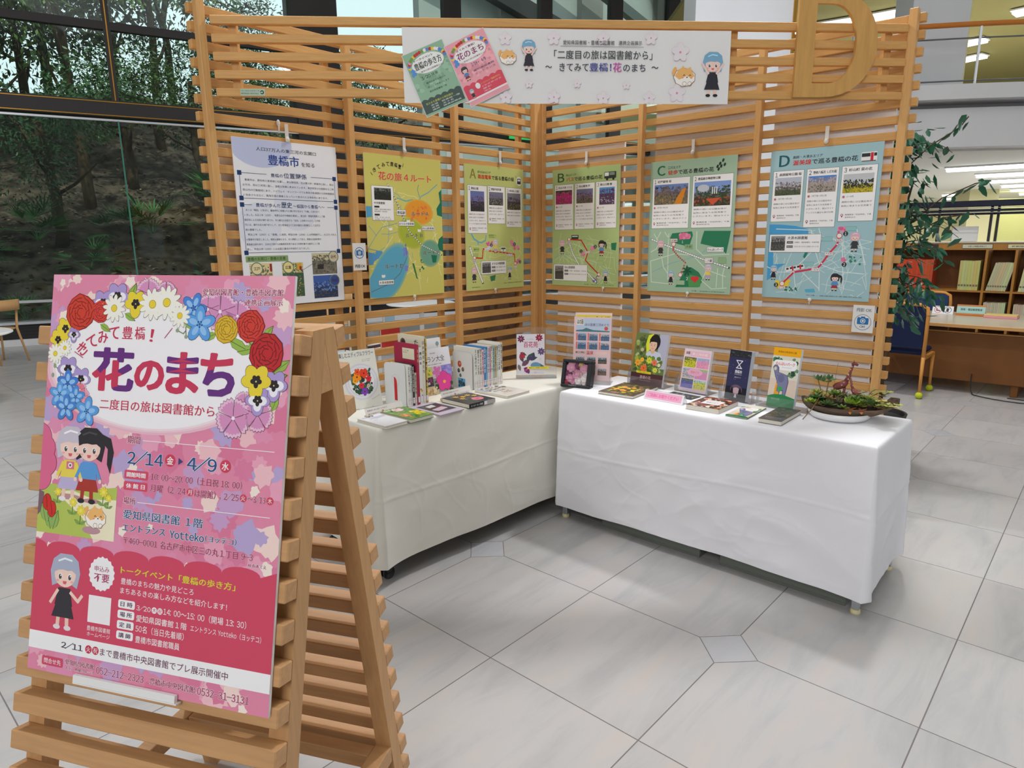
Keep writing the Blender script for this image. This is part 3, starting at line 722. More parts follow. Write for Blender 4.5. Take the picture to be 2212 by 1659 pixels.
# grey neighbouring building seen through the far panes
fb = empty('neighbour_building', 'pale grey building with a dark sloping beam seen through the far panes above the banner', 'building'); fb.matrix_world = gm
b = MB(); b.box(9.2, 5.2, -1, 24, 5.6, 12); b.build('wall', MT['facade'], fb)
for t in (11.6, 14.4, 17.4): MB().box(t, 4.95, -1, t + .8, 5.2, 12).build('pier', cmat((150, 146, 142), .8), fb)
b = MB(); b.prism([(8.6, 9.4), (8.6, 8.9), (18, 5.9), (18, 6.4)], 4.6, 4.94, 'y'); b.build('sloping_beam', MT['blackmetal'], fb)
b = MB(); b.prism([(13, 9.6), (13, 9.3), (20, 6.4), (20, 6.7)], 4.3, 4.55, 'y'); b.build('sloping_beam', cmat((90, 96, 96), .6), fb)

# ---- curved gallery and reading room beyond the right wing: u across, d depth from the hall
R2 = Vector((-0.6726, 0.7400)); F2 = Vector((-0.7400, -0.6726)); C2 = Vector((4.056, 3.351))
def Cw(u, d, z=0.0): q = C2 + R2 * u + F2 * d; return Vector((q.x, q.y, z))
def edge(u, base): return base + (u - 8.5) ** 2 / 26.0
def sweep(name, prof, u0, u1, mat, parent=None, n=26, label=None, kind='structure'):
    b = MB(); b.sm = True; k = len(prof); V = []
    for i in range(n + 1):
        u = u0 + (u1 - u0) * i / n
        for dd, z in prof: V.append(Cw(u, edge(u, 10.0) + dd, z))
    F = [(i * k + j, i * k + (j + 1) % k, (i + 1) * k + (j + 1) % k, (i + 1) * k + j) for i in range(n) for j in range(k)]
    F += [tuple(range(k)), tuple(n * k + j for j in range(k))[::-1]]
    b.poly(V, F); b.sm = False; o = b.build(name, mat, parent); 
    for p in o.data.polygons: p.use_smooth = False
    if parent is None: tag(o, kind=kind)
    return o
sweep('ceiling_2', [(0, 3.46), (0, 3.66), (12, 3.66), (12, 3.38), (0.55, 3.38), (0.5, 3.46)], 3.4, 17, MT['plaster'])
sweep('wall_gallery', [(0.2, 2.83), (0.2, 3.37), (0.5, 3.37), (0.5, 2.83)], 3.4, 17, MT['plaster'])
sweep('ceiling_1', [(0.5, 2.80), (0.5, 2.86), (18, 2.86), (18, 2.80)], 2.3, 22, MT['lobbywhite'])
sweep('ceiling_3', [(0.9, 6.03), (0.9, 6.12), (14, 6.12), (14, 6.03)], 3.4, 20, MT['olive'])
def cbx(name, u0, d0, z0, u1, d1, z1, mat, parent=None, kind='structure'):
    b = MB(); P = [Cw(u, d, z) for z in (z0, z1) for d in (d0, d1) for u in (u0, u1)]
    b.poly(P, [(0, 2, 3, 1), (4, 5, 7, 6), (0, 1, 5, 4), (2, 6, 7, 3), (0, 4, 6, 2), (1, 3, 7, 5)]); o = b.build(name, mat, parent)
    if kind and parent is None: tag(o, kind=kind)
    return o
cbx('wall_pillar', 2.30, 9.0, 0, 3.54, 9.6, 9, MT['marblewall'])
cbx('trim_1', 3.50, 8.97, 0, 3.53, 9.0, 9, MT['brass'])
cbx('wall_column', 6.08, 11.0, 3.66, 6.95, 11.5, 9, MT['marblewall'])
cbx('trim_2', 6.97, 11.05, 3.66, 7.0, 11.1, 6.03, MT['cream'])
cbx('wall_upper', 3.0, 22.0, 3.66, 24, 22.3, 6.1, MT['beige'])
cbx('wall_lower', 2.3, 26.0, 0, 30, 26.3, 2.8, MT['beige'])
cbx('wall_lower_side', 12.6, 19.0, 0, 13.4, 19.6, 2.8, MT['beige'])
cbx('wall_screen', 14.2, 20.0, 0, 17.5, 20.3, 2.6, cmat((176, 176, 112), .8))
cbx('trim_3', 9.5, 18, 3.66, 12.5, 18.3, 4.05, cmat((90, 60, 30), .7))
rl = empty('gallery_railing', 'orange handrail with thin steel wires along the curved upper gallery', 'railing')
def along(z, u0, u1, r, mat, name, dd=0.06, n=26):
    b = MB(); b.sm = True; b.tube([Cw(u0 + (u1 - u0) * i / n, edge(u0 + (u1 - u0) * i / n, 10.0) + dd, z) for i in range(n + 1)], r, 8); return b.build(name, mat, rl)
along(4.45, 4.0, 16, .036, MT['handrail'], 'handrail')
for z in (4.27, 3.71): along(z, 4.0, 16, .011, MT['wire'], 'rail_wire')
for u in (5.0, 6.62, 8.2, 9.8): MB().tube([Cw(u, edge(u, 10.0) + .06, 3.66), Cw(u, edge(u, 10.0) + .06, 4.42)], .018, 6).build('rail_post', MT['alu'], rl)
def tube_light(u0, d0, u1, d1, z, wdt, label, group):
    A_, B_ = Cw(u0, d0, z), Cw(u1, d1, z); L = (B_ - A_).length
    e = empty('ceiling_light', label, 'ceiling light', (A_ + B_) / 2, math.atan2((B_ - A_).y, (B_ - A_).x), group)
    MB().box(-L / 2, -wdt / 2 - .04, 0.0, L / 2, wdt / 2 + .04, .03).build('housing', MT['lobbywhite'], e)
    MB().box(-L / 2 + .03, -wdt / 2, -.05, L / 2 - .03, wdt / 2, 0.0).build('lit_panel', MT['tube'], e)
for q in [(6.2, 15.9, 7.18, 15.27), (7.42, 15.13, 7.95, 14.7), (8.05, 14.65, 8.6, 14.2), (10.55, 17.3, 11.0, 16.7), (11.5, 18.8, 11.95, 18.1), (10.29, 14.92, 10.9, 14.2), (9.0, 18.6, 9.5, 18.1), (7.3, 18.0, 8.2, 17.3)]:
    TLN = globals().get('TLN', -1) + 1
    tube_light(*q, 5.98, .34, (['seen inside the bowl of the letter D, left piece', 'seen at the right edge of the letter D', 'just right of the letter D', 'upper one behind the gallery wires', 'lower one behind the gallery wires', 'at the top right corner of the picture', 'seen between the header slats at right', 'seen low through the letter D'])[TLN] + ', bright ceiling strip light', 'strip lights on the upper ceiling')
for q in [(8.12, 13.04), (9.59, 14.39), (10.91, 15.87), (12.25, 17.37), (13.65, 18.98), (15.1, 20.6)]:
    TLM = globals().get('TLM', -1) + 1
    tube_light(q[0], q[1], q[0] + 3.6, q[1] - 2.6, 2.77, .24, ORD[TLM] + ' long strip light from the gallery front, over the reading room', 'long strip lights in the reading room')
for q in [(13.0, 20.9), (14.3, 22.9)]:
    tube_light(q[0], q[1], q[0] + .6, q[1] - .45, 2.77, .16, ('upper' if q[0] < 14 else 'lower') + ' of two short far strip lights above the bookcase rack', 'short strip lights in the reading room')
def lamp(name, loc, size, energy, colr):
    l = bpy.data.lights.new(name, 'AREA'); l.shape = 'RECTANGLE'; l.size = size[0]; l.size_y = size[1]; l.energy = energy; l.color = colr
    o = bpy.data.objects.new(name, l); col.objects.link(o); o.location = loc
lamp('reading_room_light', Cw(11, 15, 2.70), (5, 4), 300, (1, .98, .9))  # added area lamps, lift the room beyond what the strip lights give
lamp('reading_room_light', Cw(15, 21, 2.70), (5, 4), 260, (1, .98, .9))
lamp('upper_gallery_light', Cw(10, 16, 5.9), (6, 4), 300, (1, .97, .85))  # added fill under the olive ceiling, not one of the strip lights
# ================================================================ THE LATTICE STAND
PITCH = 0.0788; TH = 0.041; TOPZ = 2.627
stand = empty('lattice_stand', 'large beech slat corner stand holding posters behind the two white tables', 'display stand')
me_l = MB().cbox(0, 0, 0, 2.555, 0.036, TH, .002).mesh('slat', MT['slat'])
me_r = MB().cbox(0, 0, 0, 0.036, 2.45, TH, .002).mesh('slat', MT['slat'])
me_r2 = me_r
NS = 32
for k in range(NS):
    z = TOPZ - PITCH * k - TH
    inst('slat', me_l, stand, (0, -0.036, z)); inst('slat', me_r, stand, (-0.036, 0, z + 0.0005))
def post(x0, y0, x1, y1, z0=0.0, z1=2.645, name='upright'):
    return MB().cbox(x0, y0, z0, x1, y1, z1, .003).build(name, MT['post'], stand)
post(2.500, 0.0005, 2.537, 0.046); post(1.709, .0005, 1.745, .045, 0, 2.60); post(.905, .0005, .941, .045, 0, 2.60); post(.115, .0005, .150, .045, 0, 2.60)
post(.0005, 2.385, .046, 2.425); post(.0005, 1.632, .045, 1.668, 0, 2.60); post(.0005, .845, .045, .880, 0, 2.60); post(.0005, .0005, .045, .032, 0, 2.60)
post(.046, .0005, .114, .02, 0, 2.60, 'corner_post')
for x in (.2, 1.0, 1.8): MB().cbox(x, -0.075, 0, x + .035, -0.0365, 2.5, .002).build('rear_batten', MT['post'], stand)
# header across the front between the two end posts
HA = Vector((2.49, .05)); HD = Vector((-0.72097, 0.69296)); HN = Vector((0.69296, 0.72097)); HY = math.atan2(HD.y, HD.x)
hm = Matrix.Translation((HA.x, HA.y, 0)) @ Matrix.Rotation(HY, 4, 'Z')      # local x along the header, local -y towards the viewer
head = empty('header_frame', 'five beech slats spanning the open corner above the posters', 'display stand'); head.matrix_world = hm
hz = [2.553 - .0788 * k for k in range(5)]
hs = MB().cbox(0, 0, 0, 3.375, .034, .037, .002).mesh('slat', MT['slat'])
for z in [2.536 - .0788 * k for k in range(5)]: inst('slat', hs, head, (.006, 0, z))
for s in (.075, .90, 1.70, 2.489, 3.283): MB().cbox(s, .0345, 2.215, s + .038, .07, 2.57, .002).build('upright', MT['post'], head)
# sticker
st = empty('sticker', 'small pale green printed sticker on the lowest header slat at left', 'sticker'); st.matrix_world = hm
MB().box(.118, -.0012, 2.2235, .232, -.0002, 2.254).build('label_paper', cmat((172, 196, 170)), st)
a = Art(114, 30); a.text('平成二十年度 あいち森と緑づくり税', 3, 5, 88, 12, (50, 80, 60)); a.text('愛知県産材 使用木製品', 3, 17, 84, 24, (50, 80, 60)); a.ring(100, 15, 9, 5, (30, 70, 50)); a.rect(92, 14, 100, 17, (200, 220, 200), 2)
a.build('lettering', st, (.118, -.0013, 2.254))
# the big letter D
D = empty('letter_d', 'large flat plywood capital letter D fixed to the header at right', 'letter'); D.matrix_world = hm
def dshape(x0, x1, z0, z1, n=18, flat=.33):
    # straight stem at x0, round bowl reaching x1
    P = [(x0, z0)]; xm = x0 + (x1 - x0) * flat; h = (z1 - z0) / 2; c = (z0 + z1) / 2
    for k in range(n + 1):
        t = -PI / 2 + PI * k / n; P.append((xm + (x1 - xm) * (abs(math.cos(t)) ** .85), c + h * math.sin(t)))
    P.append((x0, z1)); return P
o_ = dshape(2.803, 3.213, 2.226, 2.715); i_ = dshape(2.893, 3.105, 2.290, 2.652)
b = MB(); n = len(o_)
for y, s in ((-.024, 1), (-.004, -1)): b.poly([(p[0], y, p[1]) for p in o_] + [(p[0], y, p[1]) for p in i_], [(j, (j + 1) % n, n + (j + 1) % n, n + j)[::s] for j in range(n)])
b.poly([(p[0], y, p[1]) for y in (-.024, -.004) for p in o_], [(j, j + n, (j + 1) % n + n, (j + 1) % n) for j in range(n)])
b.poly([(p[0], y, p[1]) for y in (-.024, -.004) for p in i_], [(j, (j + 1) % n, (j + 1) % n + n, j + n) for j in range(n)])
b.build('letter_shape', MT['plywood'], D)

# grey boards hung behind the slats
def backboard(label, x0, y0, z0, x1, y1, z1, m=None, g='display boards hung behind the slats'):
    e = empty('display_board', label, 'board', ((x0 + x1) / 2, (y0 + y1) / 2, z0), 0, g)
    cx, cy = (x0 + x1) / 2, (y0 + y1) / 2
    MB().cbox(x0 - cx, y0 - cy, 0, x1 - cx, y1 - cy, z1 - z0, .002).build('panel', m or MT['board'], e)
    return e
backboard('grey board behind the slats beside the corner, right wing', -.062, .115, .30, -.040, .69, 2.20)
backboard('grey board behind the slats at the middle of the right wing', -.062, .93, .16, -.040, 1.60, 2.56)
backboard('grey board behind the slats at the outer end of the right wing', -.062, 1.715, .16, -.040, 2.352, 2.56)
e = backboard('pinkish map board behind the lower slats beside the corner, left wing', .17, -.100, .45, .80, -.079, 1.80, cmat((190, 170, 160), .8))
a = Art(620, 1340); a.blobs(5, 5, 615, 1335, 260, 34, [(186, 158, 152), (204, 186, 172), (196, 160, 168), (176, 170, 146), (150, 130, 128)], 1, 3)
a.build('map_print', e, (.31, .0113, 1.345), (-1, 0, 0))
backboard('grey board behind the slats at the middle of the left wing', 1.02, -.100, 1.20, 1.66, -.079, 2.02, cmat((150, 136, 124), .85))
backboard('pale board behind the slats at the outer end of the left wing', 1.755, -.098, 1.16, 2.44, -.079, 2.03)
# ================================================================ THE SIX POSTERS ON THE WINGS
K = (40, 40, 44)
def poster(label, side, s0, ztop, color, art_fn, W_=594, H_=841, group='route posters on the lattice stand', depth=.005):
    if side == 'L': loc = (s0, .001, ztop); yaw = PI
    else: loc = (.001, s0, ztop); yaw = PI / 2
    e = empty('poster', label, 'poster', loc, yaw, group)
    MB().box(0, -depth, -H_ / 1000, W_ / 1000, -.0002, 0).build('foam_board', MT['foam'], e)
    a = Art(W_, H_); a.L = 1; a.rect(0, 0, W_, H_, color, 1); art_fn(a)
    a.build('print', e, (0, -depth - .0001, 0))
    return e
TINY1 = ['　豊橋市は、愛知県の東南端に位置し、東は静岡県、北は豊川市・新城市に接し、南は', '太平洋、西は三河湾に面し、温暖な気候に恵まれています。東京駅及び大阪駅から二時', '間以内の行動圏域にあり、ハイウェイ・ネットワークでも東京大阪通圏から四時間圏域', 'に包含されるなど、臨海交通の要衝となっていて恵まれた立地条件にあります。']
TINY2 = ['　古くは「橋国」と呼ばれ、鎌倉時代に架橋された橋の呼び名から「今橋」と言われて', 'いました。永正２年（1505）、牧野古白が今橋城を築城し、政治的・軍事的要衝として戦', '国武将による攻防が繰り返され、今川義元の支配する「吉田」と改称されます。江戸時', '代には、譜代大名の城下町として、また東海道五十三次34番目の宿場町として古代交', '通の要衝でした。', '　明治２年（1869）に「豊橋」と改称。明治39年（1906）には市制施行し、人口37,635人', 'の豊橋市が誕生しました。戦前は蚕都のまち、また軍都として栄え、戦後は全国有数の', '農業産出額を誇り、日本を代表する自動車貿易港である三河港を擁する都市として発', '展し、平成11年（1999）には全国22番目の中核市となりました。']
def art1(a):
    W0, BL = (236, 238, 246), (30, 60, 110)
    a.L = 2; a.ell(150, 20, 175, 118, (198, 206, 236), n=40); a.rect(0, 0, 594, 1, W0)
    a.ell(330, 320, 130, 130, (226, 230, 242), 2, 40); a.ell(110, 430, 120, 120, (226, 230, 242), 2.2, 40)
    a.L = 5; a.text('人口37万人の東三河の玄関口', 123, 38, 471, 56, K, .01); a.text('豊橋市', 185, 70, 362, 122, (36, 70, 150), .03); a.text('を知る', 375, 95, 454, 118, K, .01)
    for (x0, y0, x1, y1) in ((25, 169, 573, 292), (25, 324, 573, 563)):
        a.line([(x0, y0), (169 if y0 < 200 else 76, y0)], 2.2, BL); a.line([(427 if y0 < 200 else 518, y0), (x1, y0)], 2.2, BL); a.line([(x0, y1), (x1, y1)], 2.2, BL)
        a.line([(x0, y0), (x0, y1)], 2.2, BL); a.line([(x1, y0), (x1, y1)], 2.2, BL)
        for x in (x0, x1):
            for y in (y0, y1): a.rect(x - 11, y - 11, x + 11, y + 11, BL, 6)
    a.text('豊橋の', 194, 163, 262, 181, BL, .015); a.text('位置関係', 266, 156, 401, 183, BL, .015)
    a.text('豊橋が歩んだ', 98, 314, 236, 333, BL, .015); a.text('歴史', 240, 304, 302, 335, BL, .02); a.text('～橋国から豊橋へ～', 308, 314, 500, 333, BL, .015)
    a.lines(TINY1, 36, 196, 566, 24.5, 11, (84, 86, 96)); a.lines(TINY2, 30, 344, 566, 24.5, 11, (84, 86, 96))
    a.L = 4; a.rrect(18, 580, 256, 611, 3, (140, 170, 110)); a.L = 5; a.text('豊橋の玄関口・豊橋の変遷', 28, 586, 240, 604, (40, 60, 40), .01)
    a.photo(35, 618, 160, 812, (226, 206, 150), [(110, 120, 100), (90, 96, 90)], [(180, 160, 120), (120, 120, 100), (150, 130, 90)], .3, 2); a.rect(146, 622, 158, 660, (160, 40, 50), 8)
    a.photo(216, 619, 341, 802, (214, 200, 140), [(90, 130, 90), (70, 90, 80)], [(70, 96, 70), (200, 180, 80), (110, 120, 80)], .3, 3); a.rect(304, 624, 330, 660, (220, 170, 50), 8); a.rect(318, 640, 332, 660, (160, 40, 50), 8.5)
    a.photo(399, 572, 556, 688, (206, 198, 160), [(90, 86, 78), (130, 124, 106)], [(120, 116, 100), (90, 86, 76), (150, 140, 120)], .35, 4); a.rect(430, 634, 470, 660, (50, 46, 44), 8)
    a.photo(399, 695, 553, 820, (66, 96, 170), [(110, 140, 200), (50, 70, 110)], [(46, 60, 96), (90, 84, 74), (60, 70, 80)], .5, 5)
    for x, y, t, c in ((74, 645, '江戸', (236, 220, 170)), (252, 644, '広重', (236, 220, 150)), (536, 594, '近代', (214, 200, 170)), (534, 726, '現在', (60, 80, 150))):
        a.ring(x, y, 33, 5, (110, 130, 110), 9); a.ell(x, y, 28, 28, c, 9, 20); a.text(t, x - 17, y - 9, x + 17, y + 9, (60, 50, 40), .02, L=10)
    a.line([(341, 660), (399, 630)], 1.5, K, 6)
poster('white text poster about the city in the outer bay of the left wing', 'L', 2.410, 2.055, (240, 241, 245), art1)
def roads(a, x0, y0, x1, y1, n, c, w, seed, L=2):
    g = random.Random(seed)
    for k in range(n):
        x, y = g.uniform(x0, x1), g.uniform(y0, y1); an = g.choice((0.3, 1.9, .35, 1.2, 2.4)) + g.uniform(-.3, .3); P = [(x, y)]
        for j in range(g.randint(2, 5)):
            x += math.cos(an) * g.uniform(30, 80); y += math.sin(an) * g.uniform(30, 80); an += g.uniform(-.5, .5)
            if not (x0 < x < x1 and y0 < y < y1): break
            P.append((x, y))
        if len(P) > 1: a.line(P, w, c, L)
def lbox(a, t, x0, y0, x1, y1, fill=(250, 250, 248), ink=K, L=8, edge=(90, 90, 90)):
    a.frame(x0, y0, x1, y1, 1.6, edge, fill, L); a.text(t, x0 + 5, y0 + (y1 - y0) * .25, x1 - 5, y1 - (y1 - y0) * .22, ink, .02, L=L + 1.2)
def art2(a):
    a.L = 2; roads(a, 5, 190, 589, 835, 46, (240, 240, 190), 3, 4); roads(a, 5, 200, 350, 700, 9, (100, 170, 200), 3, 9)
    a.poly([(0, 300), (40, 300), (40, 360), (0, 365)], (90, 170, 210), 3); a.poly([(0, 565), (50, 575), (60, 555), (105, 561), (100, 590), (40, 620), (30, 640), (0, 640)], (90, 160, 210), 3)
    a.line([(5, 540), (60, 470), (110, 420), (225, 395)], 3, (90, 160, 190), 3); a.line([(0, 545), (80, 560), (130, 620), (160, 650)], 4, (90, 160, 190), 3)
    a.line([(232, 245), (300, 262), (350, 250), (401, 262), (420, 230), (480, 205), (560, 150)], 6, (110, 180, 190), 3); a.line([(410, 235), (395, 190), (405, 160)], 4, (80, 150, 160), 3)
    for i, (cx, cy, rx, ry, c, rot) in enumerate(((401, 325, 118, 78, (240, 160, 50), .1), (334, 455, 112, 92, (176, 190, 60), .5), (482, 580, 90, 88, (116, 170, 146), 0), (155, 690, 118, 205, (96, 176, 206), .62))):
        for k, q in enumerate((1.0, .94, .86)):
            b0 = (216, 210, 112); cc = tuple(int(b0[j] + (c[j] - b0[j]) * (.45, .75, 1)[k]) for j in range(3)); a.ell(cx, cy, rx * q, ry * q, cc, 3.4 + i * .3 + k * .08, 36, rot)
    a.poly([(0, 720), (60, 640), (150, 560), (120, 835), (0, 835)], (96, 176, 206), 4.6)
    a.blobs(330, 280, 470, 400, 14, 12, [(236, 110, 60), (240, 130, 70)], 5, 2)
    for P in ([(594, 180), (570, 200), (580, 260), (548, 300), (552, 340), (594, 350)], [(594, 470), (560, 490), (548, 530), (560, 560), (594, 575)], [(490, 590), (540, 595), (530, 640), (500, 640)]): a.poly(P, (30, 120, 90), 5)
    a.poly([(330, 640), (345, 640), (372, 740), (360, 735)], (60, 130, 70), 5); a.blobs(380, 600, 440, 700, 8, 8, [(40, 120, 70)], 5, 5)
    a.blobs(260, 520, 300, 600, 6, 14, [(130, 140, 220)], 5.5, 3); a.blobs(270, 640, 300, 700, 5, 14, [(130, 140, 220)], 5.5, 4)
    a.dash([(164, 167), (219, 256), (268, 354), (317, 443), (411, 526), (581, 593)], 8, (250, 250, 250), (40, 50, 50), 16, 6)
    a.line([(8, 800), (140, 760), (230, 700), (290, 600), (284, 520)], 3, (100, 90, 110), 6)
    a.L = 6
    for t, x, y, r in (('き', 73, 92, -.5), ('て', 104, 74, -.35), ('み', 140, 60, -.15), ('て', 172, 52, 0), ('豊', 204, 50, .1), ('橋', 234, 54, .2), ('！', 262, 62, .25)): a.text(t, x - 12, y - 12, x + 12, y + 12, K, .02, r)
    a.line([(46, 108), (58, 122)], 3, K); a.line([(284, 62), (292, 42)], 3, K)
    a.text('花の旅４ルート', 99, 98, 510, 146, (226, 70, 60), .04, halo=(246, 240, 190))
    a.frame(43, 180, 204, 381, 1.6, (110, 110, 110), (250, 250, 248), 7); a.photo(63, 192, 187, 261, (120, 124, 118), [(40, 44, 40), (60, 66, 60)], [(50, 54, 46), (36, 38, 36)], .3, 6, L=8)
    a.L = 9; a.text('中央図書館', 59, 272, 138, 286, K, .02); a.rect(59, 296, 96, 306, K); a.rect(59, 342, 96, 352, K)
    a.lines(['月曜日（祝日の場合は翌日）', '第四金曜日・年末年始'], 59, 312, 180, 12, 8, K); a.lines(['平日　9:30～19:00', '土日祝　9:30～17:00'], 59, 358, 180, 11, 8, K)
    lbox(a, '豊橋駅', 223, 314, 296, 348); lbox(a, 'まちなか図書館', 235, 383, 359, 411); lbox(a, '向山図書館', 419, 410, 525, 437); lbox(a, '大清水図書館', 64, 733, 180, 763)
    for t, x0, y0, x1, y1 in (('ルートＡ', 338, 322, 479, 348), ('ルートＢ', 284, 455, 424, 480), ('ルートＣ', 420, 563, 563, 590), ('ルートＤ', 116, 638, 258, 665)): a.text(t, x0, y0, x1, y1, (66, 72, 60), .035, halo=(244, 244, 220), L=9)
    for x, y in ((90, 700), (300, 372), (385, 428), (160, 420)): a.poly([(x, y), (x + 12, y + 4), (x + 24, y), (x + 26, y + 16), (x + 12, y + 20), (x - 2, y + 16)], (248, 248, 244), 8)
poster('yellow map poster of four flower routes in the middle bay of the left wing', 'L', 1.632, 2.046, (216, 210, 112), art2)

BODY = ['満開の頃には公園全体が', '桜色に染まりお花見客で', 'にぎわいます。夜はライト', 'アップされ屋台も並び幻想', '的な桜を楽しめます。']
ACC = ['豊橋鉄道「市役所前」下車', '徒歩約五分']
def head_row(a, letter, lc, area, tr, tk, x1, y0=28, fig=None):
    a.L = 6; a.text(letter, 50, y0, 108, y0 + 62, lc, .09); a.text(area, 126, y0 + 8, 126 + 18 * len(area), y0 + 24, K, .01)
    n, m = len(tr), len(tk); w = (x1 - 128) / (n + m)
    a.text(tr, 128, y0 + 32, 128 + w * n - 2, y0 + 60, (222, 56, 46), .05); a.text(tk, 128 + w * n + 2, y0 + 32, x1, y0 + 60, K, .02)
def card(a, x0, y0, x1, y1, num, title, ph, body, bloom=None, acc=ACC, th=None):
    a.frame(x0, y0, x1, y1, 1.8, (96, 110, 100), (250, 249, 248), 5)
    a.L = 7; a.text(num, x0 + 12, y0 + 10, x0 + 26, y0 + 34, K, .01); a.text(title, x0 + 36, y0 + 14, min(x1 - 14, x0 + 40 + 16 * len(title)), y0 + 30, K, .02)
    px0, py0, px1, py1, sky, mid, gr, hz = ph; a.photo(px0, py0, px1, py1, sky, mid, gr, hz, int(x0), L=6)
    y = py1 + 14
    if bloom: a.petals(x0 + 20, y + 6, 8, 5, (200, 90, 110), (150, 50, 70), L=7); a.text(bloom, x0 + 36, y, x0 + 36 + 9 * len(bloom), y + 10, K); y += 28
    rows = max(2, int((y1 - 48 - y) / 21)); a.lines([body[i % len(body)] for i in range(rows)], x0 + 12, y, x1 - 14, 21, 10, (76, 76, 84))
    a.ring(x0 + 20, y1 - 34, 7, 3, (170, 70, 80), 7); a.poly([(x0 + 14, y1 - 31), (x0 + 26, y1 - 31), (x0 + 20, y1 - 20)], (170, 70, 80), 6.6); a.lines(acc, x0 + 36, y1 - 40, x1 - 12, 14, 8, K)
def libcard(a, x0, y0, x1, y1, px1, name, c=(90, 90, 100)):
    a.frame(x0, y0, x1, y1, 1.8, (96, 110, 100), (250, 249, 248), 9); a.photo(x0 + 10, y0 + 10, px1, y1 - 10, (150, 150, 150), [c, (60, 60, 56)], [(80, 80, 76), (130, 130, 120)], .4, 8, L=10)
    a.L = 12; a.text(name, px1 + 12, y0 + 12, min(x1 - 20, px1 + 12 + 19 * len(name)), y0 + 30, K, .02)
    for i, t in enumerate(('月曜日・第四金曜日・年末年始', '平日 9:30～19:00 土日祝 9:30～17:00')):
        yy = y0 + 40 + i * 24; a.rect(px1 + 10, yy, px1 + 46, yy + 13, K); a.text('休館日' if i == 0 else '開館時間', px1 + 13, yy + 3, px1 + 43, yy + 10, (250, 250, 250), L=13); a.text(t, px1 + 54, yy + 2, x1 - 10, yy + 11, (76, 76, 84))
def stop(a, x, y, t=None, r=13):
    a.ell(x, y, r, r, (200, 60, 60), 8); a.ell(x, y, r - 3, r - 3, (250, 236, 232), 8.4)
    if t: a.frame(x - 20, y + 16, x + 20, y + 32, 1.2, (200, 60, 60), (250, 250, 250), 8.6); a.text(t, x - 16, y + 19, x + 16, y + 29, K, .01, L=9.6)
def numdot(a, x, y, t): a.ell(x, y, 13, 13, (44, 60, 54), 8.6); a.text(t, x - 4, y - 8, x + 4, y + 8, (250, 250, 250), .03, L=9)
PK = [(232, 120, 160), (226, 100, 150), (240, 150, 180)]
KIDS = dict(g=((150, 190, 214), (44, 46, 54), (44, 46, 54)), p=((226, 180, 196), (60, 62, 66), (60, 62, 66)), l=((206, 196, 214), (240, 214, 100), (190, 176, 210)), d=((44, 42, 46), (90, 150, 206), (170, 60, 50)))
def kid(a, k, x, y, h, arms=0): c = KIDS[k]; a.kid(x, y, h, c[0], c[1], c[2], L=8, arms=arms, tail=(k == 'd'))
